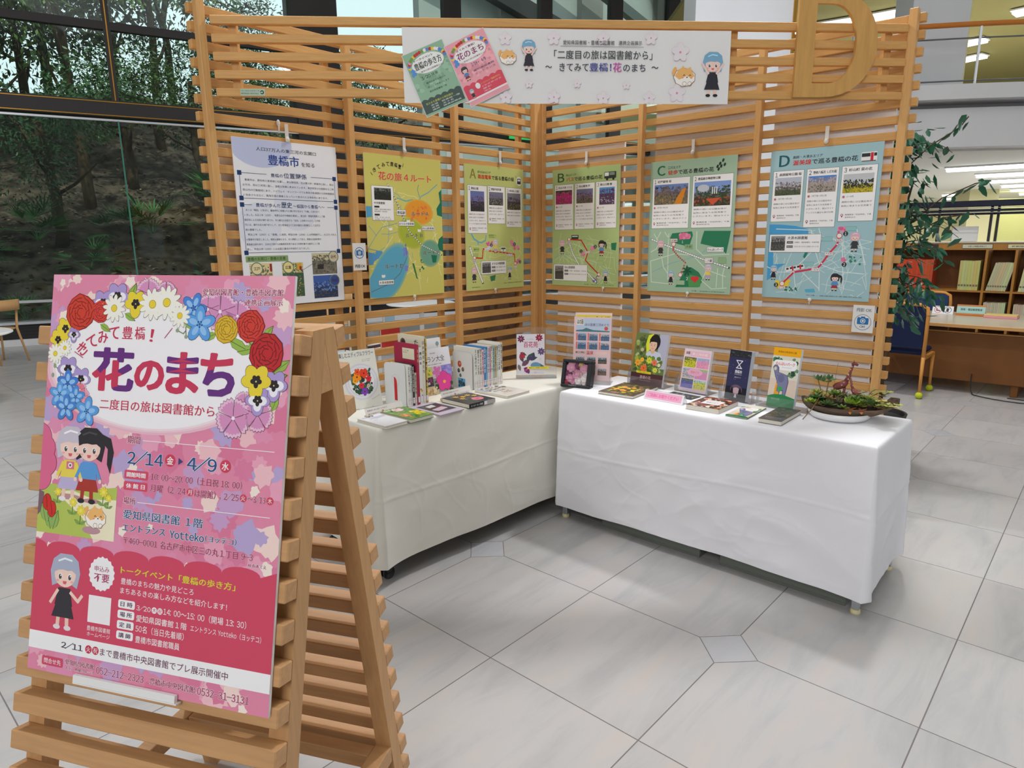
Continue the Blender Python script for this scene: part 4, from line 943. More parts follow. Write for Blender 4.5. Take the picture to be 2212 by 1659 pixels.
def art3(a):
    roads(a, 15, 460, 580, 800, 46, (226, 234, 180), 2.4, 3); head_row(a, 'Ａ', (150, 140, 60), 'まちなかエリア', '路面電車', 'で巡る豊橋の桜', 492)
    a.ell(546, 84, 30, 32, (246, 246, 240), 6); a.rrect(526, 66, 566, 104, 6, (60, 64, 62), 6.5); a.rect(532, 72, 560, 84, (236, 240, 236), 7); a.line([(505, 50), (520, 60)], 2, K)
    card(a, 24, 132, 212, 452, '1', '豊橋公園', (52, 171, 185, 305, (110, 120, 180), [(110, 84, 120), (90, 80, 100), (130, 100, 140)], [(50, 50, 50), (80, 66, 84)], .5), BODY)
    card(a, 220, 129, 396, 386, '2', '豊橋市役所通', (233, 170, 376, 259, (120, 126, 150), [(130, 120, 140), (100, 96, 110)], [(70, 74, 66), (140, 136, 130)], .45), BODY)
    card(a, 406, 132, 577, 408, '3', '東田坂上公園', (419, 170, 562, 285, (130, 130, 140), [(100, 90, 110), (60, 60, 60)], [(60, 64, 50), (130, 120, 90)], .5), BODY)
    a.line([(56, 458), (80, 490), (113, 505), (120, 525)], 12, (110, 180, 200), 3); a.line([(199, 464), (190, 500), (150, 515), (120, 508)], 9, (110, 180, 200), 3)
    a.dash([(37, 545), (81, 640), (158, 793)], 16, (250, 250, 250), (40, 44, 44), 15, 4); a.line([(81, 616), (157, 621), (167, 556), (232, 572), (366, 585), (491, 600), (500, 667)], 8, (206, 50, 44), 6)
    for k in range(9): x = 180 + k * 36; a.ell(x, 566 + k * 4, 3, 3, (250, 240, 230), 7)
    for x, y, n in ((229, 524, '1'), (476, 520, '3'), (515, 547, ''), (534, 649, '2')): a.blobs(x - 34, y - 26, x + 34, y + 26, 8, 14, PK, 5, int(x)); numdot(a, x + 18, y + 8, n or '3') if n else None
    stop(a, 81, 616, '豊橋'); stop(a, 500, 667, '東八町'); a.rrect(345, 545, 400, 578, 4, (236, 240, 230), 8); a.rect(350, 552, 395, 562, (60, 70, 60), 8.5); a.rect(368, 553, 374, 576, (60, 70, 60), 8.6)
    for t, x, y in (('市役所前', 205, 560), ('市公会堂', 232, 548), ('豊橋公園前', 440, 605)): a.frame(x - 26, y - 9, x + 26, y + 9, 1, (200, 60, 60), (250, 250, 250), 7.5); a.text(t, x - 22, y - 5, x + 22, y + 5, K, L=8.5)
    for x, y in ((100, 560), (250, 470), (90, 600)): a.frame(x - 26, y - 12, x + 26, y + 12, 1, (110, 130, 90), (176, 200, 110), 5)
    a.text('豊橋市公会堂', 76, 555, 124, 564, K, L=7); a.text('路面電車のまち', 226, 460, 300, 470, (90, 130, 50), L=7); a.text('てくてく歩こう', 230, 474, 300, 484, (90, 130, 50), L=7)
    a.poly([(230, 750), (290, 740), (280, 780), (240, 785)], (60, 130, 90), 4)
    libcard(a, 143, 640, 403, 734, 240, 'まちなか図書館'); kid(a, 'p', 74, 680, 105); kid(a, 'l', 291, 492, 96); kid(a, 'g', 438, 690, 90, 1)
    a.text('交通・路線図は本展示時点', 370, 800, 570, 807, (90, 100, 70), L=5); a.text('豊橋市図書館作成', 50, 815, 130, 822, (90, 100, 70), L=5)
poster('yellow-green poster headed A with a red tram route, left wing beside the corner', 'L', .829, 2.043, (202, 210, 128), art3)
def art4(a):
    roads(a, 15, 450, 580, 830, 56, (216, 232, 190), 2.6, 13); head_row(a, 'Ｂ', (50, 96, 60), '向山エリア', 'バス', 'で巡る豊橋の花', 446)
    a.rrect(462, 44, 560, 88, 5, (50, 60, 54), 6); a.rect(466, 48, 500, 72, (244, 246, 240), 7); a.rect(506, 48, 548, 68, (130, 150, 140), 7); a.ell(486, 92, 9, 9, K, 7); a.ell(538, 92, 9, 9, K, 7)
    card(a, 21, 107, 196, 431, '1', '向山大池 つつじ', (30, 149, 182, 247, (60, 76, 50), [(190, 50, 120), (206, 70, 140)], [(190, 46, 116), (60, 90, 40), (210, 80, 150)], .35), BODY, '4～5月')
    card(a, 207, 106, 383, 429, '2', '向山緑地 梅', (222, 148, 367, 247, (120, 126, 160), [(150, 110, 150), (100, 76, 96)], [(120, 110, 90), (70, 60, 60)], .5), BODY, '2～3月')
    card(a, 392, 105, 571, 426, '3', '東山公園 藤', (423, 147, 551, 264, (90, 160, 220), [(80, 50, 90), (110, 80, 120)], [(96, 70, 100), (60, 50, 60), (200, 196, 210)], .35), BODY, '4～5月')
    a.dash([(150, 501), (191, 600), (262, 700)], 14, (250, 250, 250), (40, 44, 44), 14, 4); a.dash([(327, 740), (410, 810)], 14, (250, 250, 250), (40, 44, 44), 14, 4)
    a.line([(158, 501), (269, 508), (300, 550), (332, 595), (309, 651), (363, 697), (431, 751)], 9, (206, 50, 44), 6)
    for k in range(11): x, y = 175 + k * 22, 503 + (max(0, k - 4)) * 24; 
    for x, y, n in ((377, 570, '2'), (294, 603, '1'), (400, 790, '3')): a.blobs(x - 26, y - 22, x + 26, y + 22, 8, 12, PK if n != '3' else [(120, 110, 180)], 5, int(x)); numdot(a, x + (18 if n != '1' else -24), y - 16, n)
    stop(a, 158, 501, '豊橋'); stop(a, 431, 751, '岩田'); a.rrect(180, 470, 245, 500, 4, (50, 60, 54), 8); a.rect(186, 475, 238, 485, (200, 210, 200), 8.5)
    a.frame(312, 586, 346, 602, 1, (200, 60, 60), (250, 250, 250), 8); a.text('前田', 318, 589, 340, 599, K, L=9)
    for x, y in ((300, 520), (370, 620), (440, 670)): a.frame(x - 30, y - 16, x + 30, y + 16, 1, (120, 150, 100), (182, 206, 140), 5)
    a.poly([(530, 530), (576, 526), (570, 580), (535, 575)], (40, 130, 90), 5); a.line([(20, 640), (70, 620), (170, 615)], 3, (120, 180, 200), 4)
    libcard(a, 17, 684, 328, 806, 108, '向山図書館', (90, 76, 50)); kid(a, 'p', 95, 505, 105); kid(a, 'd', 450, 510, 110); kid(a, 'g', 489, 720, 92, 2)
    a.text('交通・路線図は本展示時点', 300, 822, 560, 829, (90, 110, 80), L=5)
poster('green poster headed B with a red bus route, right wing beside the corner', 'R', .098, 2.047, (182, 204, 136), art4)
def art5(a):
    head_row(a, 'Ｃ', (40, 116, 86), '二川エリア', '徒歩', 'で巡る豊橋の花', 445)
    for x, y, r in ((484, 44, .4), (503, 26, .4), (476, 76, .4), (514, 52, .4), (492, 60, .4), (468, 60, .4)): a.ell(x, y, 7, 11, (36, 60, 50), 6, 14, r)
    card(a, 18, 106, 288, 427, '1', '岩屋緑地 桜', (32, 147, 276, 274, (110, 140, 200), [(110, 100, 110), (130, 110, 110), (90, 90, 86)], [(120, 110, 90), (170, 140, 80), (90, 84, 70)], .35), BODY, '3月下旬～4月上旬')
    a.poly([(236, 180), (262, 176), (232, 274), (180, 274), (200, 232)], (222, 140, 40), 9)
    card(a, 306, 105, 576, 428, '2', '豊橋総合動植物公園', (319, 147, 562, 294, (130, 160, 220), [(100, 110, 110), (60, 80, 50)], [(70, 60, 50), (80, 96, 50), (190, 76, 50)], .45), BODY, None)
    a.poly([(400, 250), (500, 246), (450, 290)], (210, 90, 60), 9); a.ell(380, 185, 40, 22, (200, 206, 214), 7.6)
    for k in range(3): a.rect(440 + k * 14, 180, 446 + k * 14, 222, (240, 244, 250), 9)
    a.poly([(175, 459), (316, 448), (324, 472), (301, 544), (212, 526), (160, 490)], (44, 130, 92), 3); a.poly([(401, 446), (578, 449), (569, 509), (555, 590), (522, 555), (379, 526), (390, 480)], (44, 130, 92), 3)
    a.poly([(287, 671), (330, 680), (376, 706), (411, 753), (381, 802), (212, 808), (263, 726)], (44, 130, 92), 3); a.poly([(300, 720), (400, 740), (390, 800), (310, 800)], (84, 160, 90), 3.5)
    for P in ([(150, 460), (150, 590), (155, 760)], [(350, 450), (352, 560), (400, 600), (575, 590)], [(20, 640), (200, 590), (330, 600), (430, 690), (560, 730)], [(20, 640), (30, 780), (200, 790)], [(430, 690), (400, 760), (470, 810), (570, 800)], [(100, 600), (120, 680), (170, 740)], [(505, 680), (500, 800)], [(560, 610), (540, 720), (545, 800)], [(40, 460), (80, 520), (60, 560), (20, 580)], [(90, 450), (60, 500)], [(120, 450), (150, 490)]): a.line(P, 5, (222, 236, 214), 4)
    a.line([(20, 720), (180, 650), (380, 600), (420, 560)], 2, (120, 180, 210), 4)
    a.dash([(23, 497), (137, 538), (411, 627), (579, 675)], 13, (250, 250, 250), (40, 60, 54), 16, 5)
    P = [(189, 529), (187, 568), (230, 610), (279, 647), (246, 727)]
    for (x0, y0), (x1, y1) in zip(P, P[1:]):
        for k in range(4): t = k / 4; a.ell(x0 + (x1 - x0) * t, y0 + (y1 - y0) * t, 6, 6, (190, 90, 80), 6, 10)
    stop(a, 189, 529, None, 15); stop(a, 246, 727, None, 15); a.blobs(220, 455, 310, 500, 16, 18, PK, 5, 6); a.ell(340, 748, 18, 14, (226, 60, 66), 6); a.ell(362, 746, 18, 14, (226, 60, 66), 6); a.poly([(325, 754), (378, 752), (352, 776)], (226, 60, 66), 6)
    a.petals(293, 700, 34, 7, (30, 90, 60), (24, 70, 50), .2, .3, 5)
    lbox(a, '岩屋緑地', 166, 493, 216, 514, edge=(200, 60, 60)); lbox(a, 'のんほいパーク', 426, 547, 539, 578); lbox(a, '二川駅', 414, 616, 471, 648, edge=(200, 60, 60)); a.frame(270, 530, 326, 560, 1, (100, 130, 100), (150, 186, 140), 5)
    a.text('大岩', 278, 536, 318, 552, K, L=6.5); a.frame(505, 610, 560, 650, 1, (100, 130, 100), (150, 186, 140), 5); a.frame(222, 762, 280, 792, 1, (100, 130, 100), (170, 200, 160), 5); a.text('1', 248, 506, 256, 522, (250, 250, 250), .04, L=6); a.text('2', 290, 740, 302, 760, (250, 250, 250), .04, L=6)
    kid(a, 'p', 94, 505, 100); kid(a, 'g', 178, 700, 92, 2); kid(a, 'l', 441, 655, 100)
    a.text('交通・路線図は本展示時点', 330, 824, 560, 831, (90, 110, 90), L=5)
poster('pale green poster headed C with a walking route map on the right wing', 'R', .931, 2.037, (170, 200, 172), art5)
def art6(a):
    roads(a, 15, 440, 580, 820, 60, (216, 234, 230), 3, 23, 3); head_row(a, 'Ｄ', (30, 96, 106), '高師・大清水エリア', '渥美線', 'で巡る豊橋の花', 472)
    a.rrect(488, 48, 566, 98, 6, (240, 240, 238), 6); a.rect(490, 54, 532, 72, (50, 50, 54), 7); a.rect(534, 52, 548, 92, (216, 40, 60), 7.5); a.rect(550, 54, 564, 70, (50, 50, 54), 7); a.line([(492, 94), (560, 94)], 5, (80, 80, 80), 7)
    card(a, 20, 113, 195, 400, '1', '高師緑地公園 桜', (35, 152, 183, 251, (190, 196, 210), [(190, 176, 186), (150, 136, 146), (110, 110, 100)], [(90, 96, 70), (70, 76, 60)], .5), BODY, '3月下旬～4月上旬')
    card(a, 210, 113, 383, 435, '2', '野依八幡社 しだれ桜', (221, 154, 371, 243, (80, 140, 220), [(190, 176, 180), (150, 140, 140)], [(170, 160, 150), (110, 104, 90)], .35), BODY, '3月下旬～4月上旬')
    card(a, 396, 112, 576, 406, '3', '杉山町 菜の花', (408, 156, 561, 255, (200, 204, 206), [(50, 54, 50), (60, 64, 56)], [(190, 170, 40), (210, 190, 50), (120, 130, 40)], .55), BODY, '2～4月')
    a.poly([(18, 413), (94, 416), (170, 425), (243, 444), (245, 472), (160, 476), (60, 500), (50, 560), (53, 596), (56, 646), (129, 640), (90, 665), (60, 720), (24, 741)], (76, 164, 216), 3.5)
    for P in ([(60, 440), (260, 450), (280, 540), (320, 640), (430, 680), (560, 690)], [(300, 440), (320, 500), (280, 560), (160, 700)], [(430, 500), (440, 600), (460, 780)], [(500, 450), (560, 640)], [(20, 660), (90, 690), (180, 688)], [(180, 690), (200, 800)], [(320, 640), (330, 790)], [(230, 690), (330, 780)]): a.line(P, 4.5, (226, 240, 238), 4)
    a.line([(413, 483), (406, 530), (367, 580), (330, 640), (311, 663), (181, 688), (117, 757)], 10, (222, 50, 80), 6)
    for x, y in ((406, 530), (367, 580), (332, 636), (311, 663), (181, 688)): a.ell(x, y, 4, 4, (250, 250, 250), 7, 10)
    stop(a, 413, 483, '高師駅', 15); stop(a, 117, 757, '杉山駅', 15)
    for t, x, y in (('芦原駅', 366, 582), ('大清水駅', 300, 672)): a.frame(x - 22, y - 9, x + 22, y + 9, 1, (200, 60, 60), (250, 250, 250), 8); a.text(t, x - 18, y - 5, x + 18, y + 5, K, L=9)
    a.blobs(400, 430, 450, 470, 9, 13, PK, 5, 4); a.blobs(432, 600, 462, 628, 6, 12, PK, 5, 5); a.blobs(70, 730, 170, 790, 14, 15, [(240, 210, 60), (226, 190, 50)], 5, 6)
    numdot(a, 445, 472, '1'); numdot(a, 452, 640, '2'); numdot(a, 82, 765, '3')
    P = Matrix.Rotation(-.22, 2)
    def q(u, v): r_ = P @ Vector((u, v)); return (185 + r_.x, 665 + r_.y)
    a.poly([q(-56, -14), q(52, -14), q(56, 12), q(-54, 12)], (240, 240, 238), 8)
    for k in range(5): a.poly([q(-50 + k * 21, -10), q(-36 + k * 21, -10), q(-36 + k * 21, 1), q(-50 + k * 21, 1)], (60, 56, 60), 8.5)
    for k in (-18, 26): a.poly([q(k, -14), q(k + 9, -14), q(k + 9, 12), q(k, 12)], (216, 40, 60), 8.8)
    a.poly([(240, 560), (260, 556), (236, 610), (225, 600)], (40, 130, 110), 5); a.blobs(470, 590, 540, 650, 9, 8, [(50, 140, 110)], 5, 8); a.blobs(120, 770, 230, 800, 14, 7, [(40, 120, 80)], 5.5, 9); a.poly([(250, 785), (300, 780), (310, 800), (255, 802)], (90, 180, 210), 5)
    for x, y in ((350, 500), (260, 640), (470, 445)): a.frame(x - 28, y - 12, x + 28, y + 12, 1, (90, 140, 140), (150, 200, 200), 5)
    libcard(a, 24, 471, 318, 575, 117, '大清水図書館', (70, 70, 76)); kid(a, 'p', 496, 465, 105); kid(a, 'g', 62, 650, 86, 2); kid(a, 'd', 411, 690, 98)
    a.text('交通・路線図は本展示時点', 260, 815, 560, 822, (80, 110, 120), L=5)
poster('pale blue poster headed D with a red railway map on the right wing', 'R', 1.729, 2.034, (164, 200, 206), art6)

# ---- camera-permitted notices
def notice(label, side, s0, z0, w_, h_, top):
    e = empty('notice', label, 'sign', (s0, .0475, z0) if side == 'L' else (.0475, s0, z0), PI if side == 'L' else PI / 2, None)
    MB().box(0, -.0012, -h_, w_, 0, 0).build('paper', MT['white'], e)
    W_, H_ = w_ * 1000, h_ * 1000; a = Art(W_, H_); c = (46, 116, 176)
    a.rect(0, 0, W_, H_, (232, 230, 226), 1); a.L = 3
    if top: a.text('撮影 OK', W_ * .16, H_ * .10, W_ * .88, H_ * .24, (130, 140, 150), .03); cy = H_ * .62; a.ring(W_ / 2, cy, W_ * .40, 2.4, (80, 120, 160), 3, 30); a.camera_icon(W_ / 2, cy - H_ * .05, W_ / 45, c); a.text('OK!', W_ * .38, cy + H_ * .12, W_ * .62, cy + H_ * .20, (110, 120, 130), .02)
    else: cy = H_ * .36; a.ring(W_ / 2, cy, W_ * .36, 4, c, 3, 30); a.camera_icon(W_ / 2, cy, W_ / 48, c); a.text('撮影OK', W_ * .10, H_ * .78, W_ * .90, H_ * .91, (70, 66, 64), .05)
    a.build('print', e, (0, -.0014, 0))
    return e
notice('small white camera notice on the upright between the white and the yellow posters', 'L', 1.770, 1.535, .090, .155, False)
e_ = notice('small white camera notice below the blue poster D', 'R', 2.262, 1.178, .108, .150, True)
# the banner across the header
bn = empty('banner', 'long white banner with black and pink lettering across the header', 'banner'); bn.matrix_world = hm @ Matrix.Translation((.887, -.003, 2.528))
BW, BH = 1590, 335
b = MB(); b.sm = True; n = 24; V = []
for j in range(3):
    for i in range(n + 1): x = i / n * BW / 1000; V.append((x, -.004 - .003 * math.sin(x * 4.2 + j), -j / 2 * BH / 1000))
b.poly(V, [(j * (n + 1) + i, (j + 1) * (n + 1) + i, (j + 1) * (n + 1) + i + 1, j * (n + 1) + i + 1) for j in range(2) for i in range(n)])
b.build('banner_sheet', MT['white'], bn)
a = Art(BW, BH); a.L = 2
for x, y in ((487, 45), (720, 42), (960, 40), (1193, 37), (1340, 99), (600, 246), (835, 244), (1078, 250), (722, 306), (965, 310), (1193, 308), (1331, 285), (487, 308)):
    r = 30 if (x, y) not in ((1340, 99), (1331, 285)) else 42
    if y in (246, 244, 250): r = 19
    a.petals(x, y, r, 5, (238, 232, 236), (240, 210, 220), -1.57, .72, 2); a.ell(x, y, r * .14, r * .14, (232, 150, 170), 3.2, 8)
a.L = 5; a.text('愛知県図書館・豊橋市図書館　連携企画展示', 765, 50, 1150, 70, (50, 54, 60), .015); a.line([(753, 76), (1158, 78)], 1.6, (60, 60, 66))
a.text('「二度目の旅は図書館から」', 722, 94, 1202, 134, (40, 56, 56), .015)
a.text('～', 680, 164, 712, 174, (60, 60, 66), .02); a.text('きてみて', 748, 152, 890, 188, (54, 60, 70), .015); a.text('豊橋！', 895, 150, 1002, 188, (70, 74, 150), .02); a.text('花', 1010, 148, 1052, 190, (200, 80, 170), .03); a.text('のまち', 1060, 154, 1170, 188, (54, 56, 80), .015); a.text('～', 1200, 164, 1234, 174, (60, 60, 66), .02)
a.kid(600, 50, 138, (130, 178, 208), (50, 50, 60), (50, 50, 60), L=6, arms=1); a.kid(1505, 96, 205, (130, 178, 208), (50, 50, 60), (50, 50, 60), L=6, arms=1)
a.pup(500, 130, 40, 6); a.pup(1366, 212, 54, 6)
me_o = a.build('lettering', bn, (0, -.0085, 0))
# two small flyers taped on the banner
def flyer(label, cx, cz, ang, bg, dark, title, tc, pk):
    e = empty('flyer', label, 'flyer'); e.matrix_world = hm @ Matrix.Translation((cx, -.0175 if pk else -.0145, cz)) @ Matrix.Rotation(ang, 4, 'Y')
    MB().box(-.104, 0, -.148, .104, .001, .148).build('paper', MT['white'], e)
    a = Art(208, 296); a.rect(2, 2, 206, 294, bg, 1); g = random.Random(4); a.blobs(4, 4, 204, 200, 60, 14, [tuple(min(255, v + 12) for v in bg), tuple(max(0, v - 16) for v in bg)], 1.5, 3)
    a.ell(104, 72, 80, 42, (246, 246, 242), 2.5, 30)
    for k in range(22):
        t = PI + k / 21 * PI; x, y = 104 + 90 * math.cos(t), 66 + 50 * math.sin(t); a.ell(x, y, 8, 8, g.choice([(200, 50, 50), (240, 210, 60), (90, 140, 210), (120, 160, 70), (246, 240, 236), (230, 150, 190)]), 3 + k * .02, 8)
    a.blobs(8, 70, 40, 110, 8, 10, [(90, 150, 220)], 3, 5)
    a.L = 5; a.text('きてみて豊橋！' if pk else 'トークイベント', 44, 40, 140, 50, tc, .02); a.text(title, 36, 56, 172, 88, tc, .05); a.text('二度目の旅は図書館から', 46, 96, 166, 104, tc)
    if pk:
        a.poly([(2, 206)] + [(2 + k * 204 / 24, 206 - abs(math.sin(k / 24 * PI * 6)) * 8) for k in range(25)] + [(206, 206), (206, 274), (2, 274)], dark, 4); a.rect(2, 266, 206, 274, (246, 240, 240), 5)
        a.kid(44, 118, 66, (60, 58, 62), (90, 140, 200), (150, 60, 50), L=4); a.kid(34, 222, 46, (150, 180, 200), (60, 60, 66), (60, 60, 66), L=6); a.ell(72, 222, 12, 14, (246, 240, 240), 6)
        a.text('2/14 ▸ 4/9', 84, 118, 160, 134, (70, 90, 140), .03); a.lines(['愛知県図書館', 'エントランス'], 84, 150, 190, 16, 9, (90, 80, 120)); a.text('トークイベント「豊橋の歩き方」', 90, 216, 190, 224, (240, 220, 80)); a.lines(['3/20 14:00～15:00', '図書館一階にて', '先着五十名'], 90, 230, 190, 12, 7, (250, 230, 235))
    else:
        a.poly([(2, 226)] + [(2 + k * 204 / 24, 226 - abs(math.sin(k / 24 * PI * 6)) * 8) for k in range(25)] + [(206, 226), (206, 284), (2, 284)], dark, 4)
        a.text('3/20', 46, 118, 92, 136, (60, 80, 70), .02); a.text('14:00', 98, 120, 130, 132, (60, 80, 70), .02); a.lines(['豊橋のまちの魅力や', '見どころを紹介します', '愛知県図書館一階'], 60, 150, 170, 20, 9, (60, 96, 80)); a.text('花のまち豊橋から特別展示', 20, 236, 160, 246, (220, 220, 90)); a.lines(['会場　図書館一階', '定員　五十名', '講師　図書館職員'], 40, 250, 190, 11, 7, (230, 236, 230))
    a.build('print', e, (-.104, -.0003, .148))
flyer('small green flyer taped askew to the left end of the banner', 1.033, 2.302, math.radians(-22), (150, 190, 160), (70, 90, 84), '豊橋の歩き方', (60, 70, 66), False)
flyer('small pink flyer taped askew beside the green one on the banner', 1.238, 2.351, math.radians(-25), (244, 170, 180), (226, 80, 100), '花のまち', (150, 50, 110), True)
# hooks holding the posters
def hook(label, side, s, z, off=.0):
    e = empty('hook', label, 'hook', (s, .0065, z) if side == 'L' else (.0065, s, z), PI if side == 'L' else PI / 2, 'poster hooks on the slats')
    b = MB(); b.box(-.010, -.003, -.03, .010, 0, .045); b.box(-.010, -.003, .042, .010, .050, .046) if False else None; b.build('strap', MT['hook'], e)
    b = MB(); b.sm = True; b.ball((0, -.006, -.034), .013, 8, 6, 1, .6, 1.2); b.build('clip', MT['hook'], e)
for lab, side, s, z in (('white hook strap holding the white poster', 'L', 2.108, 2.10), ('white hook strap above the yellow poster', 'L', 1.33, 2.11), ('white hook strap above poster A', 'L', .48, 2.105), ('white hook strap above poster B', 'R', .405, 2.108), ('white hook strap above poster C', 'R', 1.229, 2.107), ('white hook strap above poster D', 'R', 2.031, 2.095)): hook(lab, side, s, z)
def clip(label, side, s, z):
    e = empty('hook', label, 'hook', (s, .008, z) if side == 'L' else (.008, s, z), PI if side == 'L' else PI / 2, 'poster hooks on the slats')
    b = MB(); b.sm = True; b.ball((0, -.006, 0), .012, 8, 6, 1, .6, 1.0); b.tube([(0, -.008, -.008), (0, -.012, -.022), (0, -.004, -.028), (0, 0, -.02)], .003, 6); b.build('clip', MT['hook'], e)
for lab, side, s, z in (('small clear hook under the yellow poster', 'L', 1.298, 1.199), ('small clear hook under poster A', 'L', .55, 1.199), ('small clear hook under poster B', 'R', .572, 1.200), ('small clear hook under poster C', 'R', 1.238, 1.192), ('small clear hook under poster D', 'R', 2.014, 1.190)): clip(lab, side, s, z)
for sx in (-.04,): 
    e = empty('hook', 'second white hook on the slats just left of the white poster strap', 'hook', (2.15, .001, 2.115), PI, 'poster hooks on the slats'); b = MB(); b.sm = True; b.ball((0, -.004, .03), .011, 8, 6, 1, .5, 1.6); b.tube([(0, -.004, .04), (0, -.006, .0), (0, -.004, -.02)], .004, 6); b.build('clip', MT['hook'], e)
# ================================================================ FOREGROUND EASEL WITH THE PINK BOARD
EY = math.atan2(0.8966, -0.4429); em = Matrix.Translation((3.505, 1.907, 0)) @ Matrix.Rotation(EY, 4, 'Z')   # local x = along the board, -y = towards the viewer
easel = empty('a_frame_stand', 'slatted beech A-frame stand carrying the large pink board in the foreground', 'easel', (3.505, 1.907, 0), EY)
ta = math.radians(13.65); tb = math.atan(.168)
TA, CA = math.tan(ta), math.cos(ta)
nf = lambda z: (1.479 - z) * TA
XR, XL = .312, -.342
fs = MB().cbox(XL, 0, 0, XR, .040, .0405, .0025).mesh('slat', MT['easelwood'])      # local y = into the stand
for k in range(17):
    z = 1.370 - .0772 * k - .0394
    inst('slat', fs, easel, (0, -(nf(z) - .0082), z), (-ta, 0, 0))
rs_ = MB().cbox(XL, -.040, 0, XR, 0, .0405, .0025).mesh('slat', MT['easelwood'])
for k in range(17):
    z = (1.3705 if k == 0 else 1.3625) - .0772 * k - .0400
    yo = .066 + (1.327 - z) * .168 + .0425
    inst('slat', rs_, easel, (0, yo + .0406, z), (tb, 0, 0))
for x0, x1 in ((XR - .044, XR - .0005), (XL + .0005, XL + .044)):
    fr = [(nf(z) - .0494, z) for z in (1.37, 0.0)] + [(nf(z) - .0947, z) for z in (0.0, 1.37)]
    MB().prism([(-n_, z) for n_, z in fr], x0, x1, 'x').build('front_leg', MT['easelpost'], easel)
    ri = lambda z: -.066 - (1.327 - z) * .168
    rr = [(-.0685, 1.37), (-.1005, 1.37), (ri(0) - .042, 0), (ri(0), 0), (-.0632, 1.347)]
    MB().prism([(-n_, z) for n_, z in rr], x0, x1, 'x').build('rear_leg', MT['easelpost'], easel)
    MB().prism([(.0372, 1.24), (.0800, 1.24), (.0627, 1.345)], x0, x1, 'x').build('gusset', MT['easelwood'], easel)
    MB().cbox(x0, -(nf(.21) - .0955), .185, x1, .253, .232, .002).build('side_stretcher', MT['easelwood'], easel)
MB().cbox(XL + .045, .205, .19, XR - .045, .245, .23, .002).build('cross_bar', MT['easelwood'], easel)

BU = Vector((0, math.sin(ta), math.cos(ta))); BN = Vector((0, -math.cos(ta), math.sin(ta)))
pb = empty('event_board', 'large pink flower-patterned event board standing on the foreground easel', 'board'); pb.matrix_world = em @ Matrix.Translation((-.297, -.0005, 1.479)) @ Matrix.Rotation(-ta, 4, 'X')
# local of the board: x right, z up the slope, -y outwards
MB().box(0, 0, -.841, .594, .0068, 0).build('foam_board', MT['foam'], pb)
a = Art(594, 841); PKB = (232, 142, 172); MG = (176, 56, 104); WH = (250, 246, 248)
a.rect(0, 0, 594, 841, PKB, 1); g = random.Random(12)
def burst(x, y, r, c, L, n=9):
    a0 = g.uniform(0, 6); P = []
    for k in range(n * 3):
        t = a0 + 2 * PI * k / (n * 3); q = (1.0, .74, .86)[k % 3] * (1 if (k // 3) % 2 else .86); P.append((x + r * q * math.cos(t), y + r * q * math.sin(t)))
    a.poly(P, c, L)
PC = [(240, 168, 194), (226, 126, 160), (206, 164, 208), (190, 170, 216), (246, 196, 204), (250, 222, 214), (226, 130, 166), (232, 150, 184)]
for k in range(270):
    y = g.uniform(0, 841)
    burst(g.uniform(0, 594), y, g.uniform(14, 40), g.choice(PC), 1.2 + k * .006, g.choice((5, 7, 9)))
for k in range(40): burst(g.choice((g.uniform(0, 60), g.uniform(520, 594), g.uniform(200, 594))), g.uniform(0, 841), g.uniform(8, 18), (252, 236, 224), 3, 5)
for q, c in ((1.10, (240, 190, 206)), (1.06, (244, 208, 220)), (1.03, (248, 226, 232)), (1.0, (250, 248, 250))): a.ell(270, 190, 250 * q, 124 * q, c, 3.6 + (1.1 - q), 48)
# wreath
for x, y, l, an in ((203, 62, 46, -1.2), (134, 104, 30, .5), (530, 125, 34, -.9), (455, 128, 46, .4), (500, 130, 50, .8), (474, 150, 40, -.2), (545, 200, 44, -.2), (560, 186, 40, -.6), (196, 80, 30, .5), (345, 96, 30, .3), (560, 262, 34, -1.2), (60, 262, 40, .6), (104, 298, 34, -.6), (556, 160, 40, 1.4), (424, 116, 34, 2.8)): a.leafp(x, y, l, an, (156, 190, 80), 5)
a.carn(252, 38, 32, L=5); a.carn(296, 38, 26, L=5); a.carn(429, 72, 40, L=5); a.carn(470, 80, 32, L=5); a.carn(400, 68, 30, L=5.2); a.carn(475, 280, 40, L=6); a.carn(530, 270, 34, L=6); a.carn(498, 250, 24, L=5)
a.pansy(138, 60, 30, (178, 158, 214), (246, 244, 250), 6); a.pansy(174, 46, 32, (178, 158, 214), (246, 244, 250), 6.2); a.pansy(222, 60, 30, (240, 216, 60), None, 6.4)
a.rose(80, 80, 38, (214, 66, 48), (130, 30, 28), 7); a.rose(132, 78, 24, (222, 70, 60), (130, 30, 28), 6.6)
a.daisy(168, 70, 28, 8); a.daisy(265, 60, 32, 8); a.daisy(300, 56, 34, 8.2); a.daisy(334, 82, 24, 8)
a.bluef(366, 66, 30, (76, 136, 220), -1.2, 7); a.bluef(383, 98, 36, L=8); a.line([(350, 112), (345, 118), (330, 112)], 2, (110, 130, 100), 7); a.ell(330, 112, 4, 4, (150, 170, 140), 7.2); a.line([(350, 104), (352, 124)], 2, (110, 130, 100), 7); a.ell(352, 124, 4, 4, (150, 170, 140), 7.2)
a.rose(446, 106, 27, (226, 186, 50), (150, 110, 20), 8); a.rose(500, 98, 31, (216, 64, 50), (120, 26, 26), 8); a.rose(540, 150, 38, (196, 40, 44), (110, 20, 26), 8)
a.pansy(562, 212, 32, (178, 158, 214), (246, 244, 250), 8); a.pansy(522, 206, 36, (240, 216, 60), None, 9); a.pansy(528, 243, 30, (178, 158, 214), (246, 244, 250), 8.6)
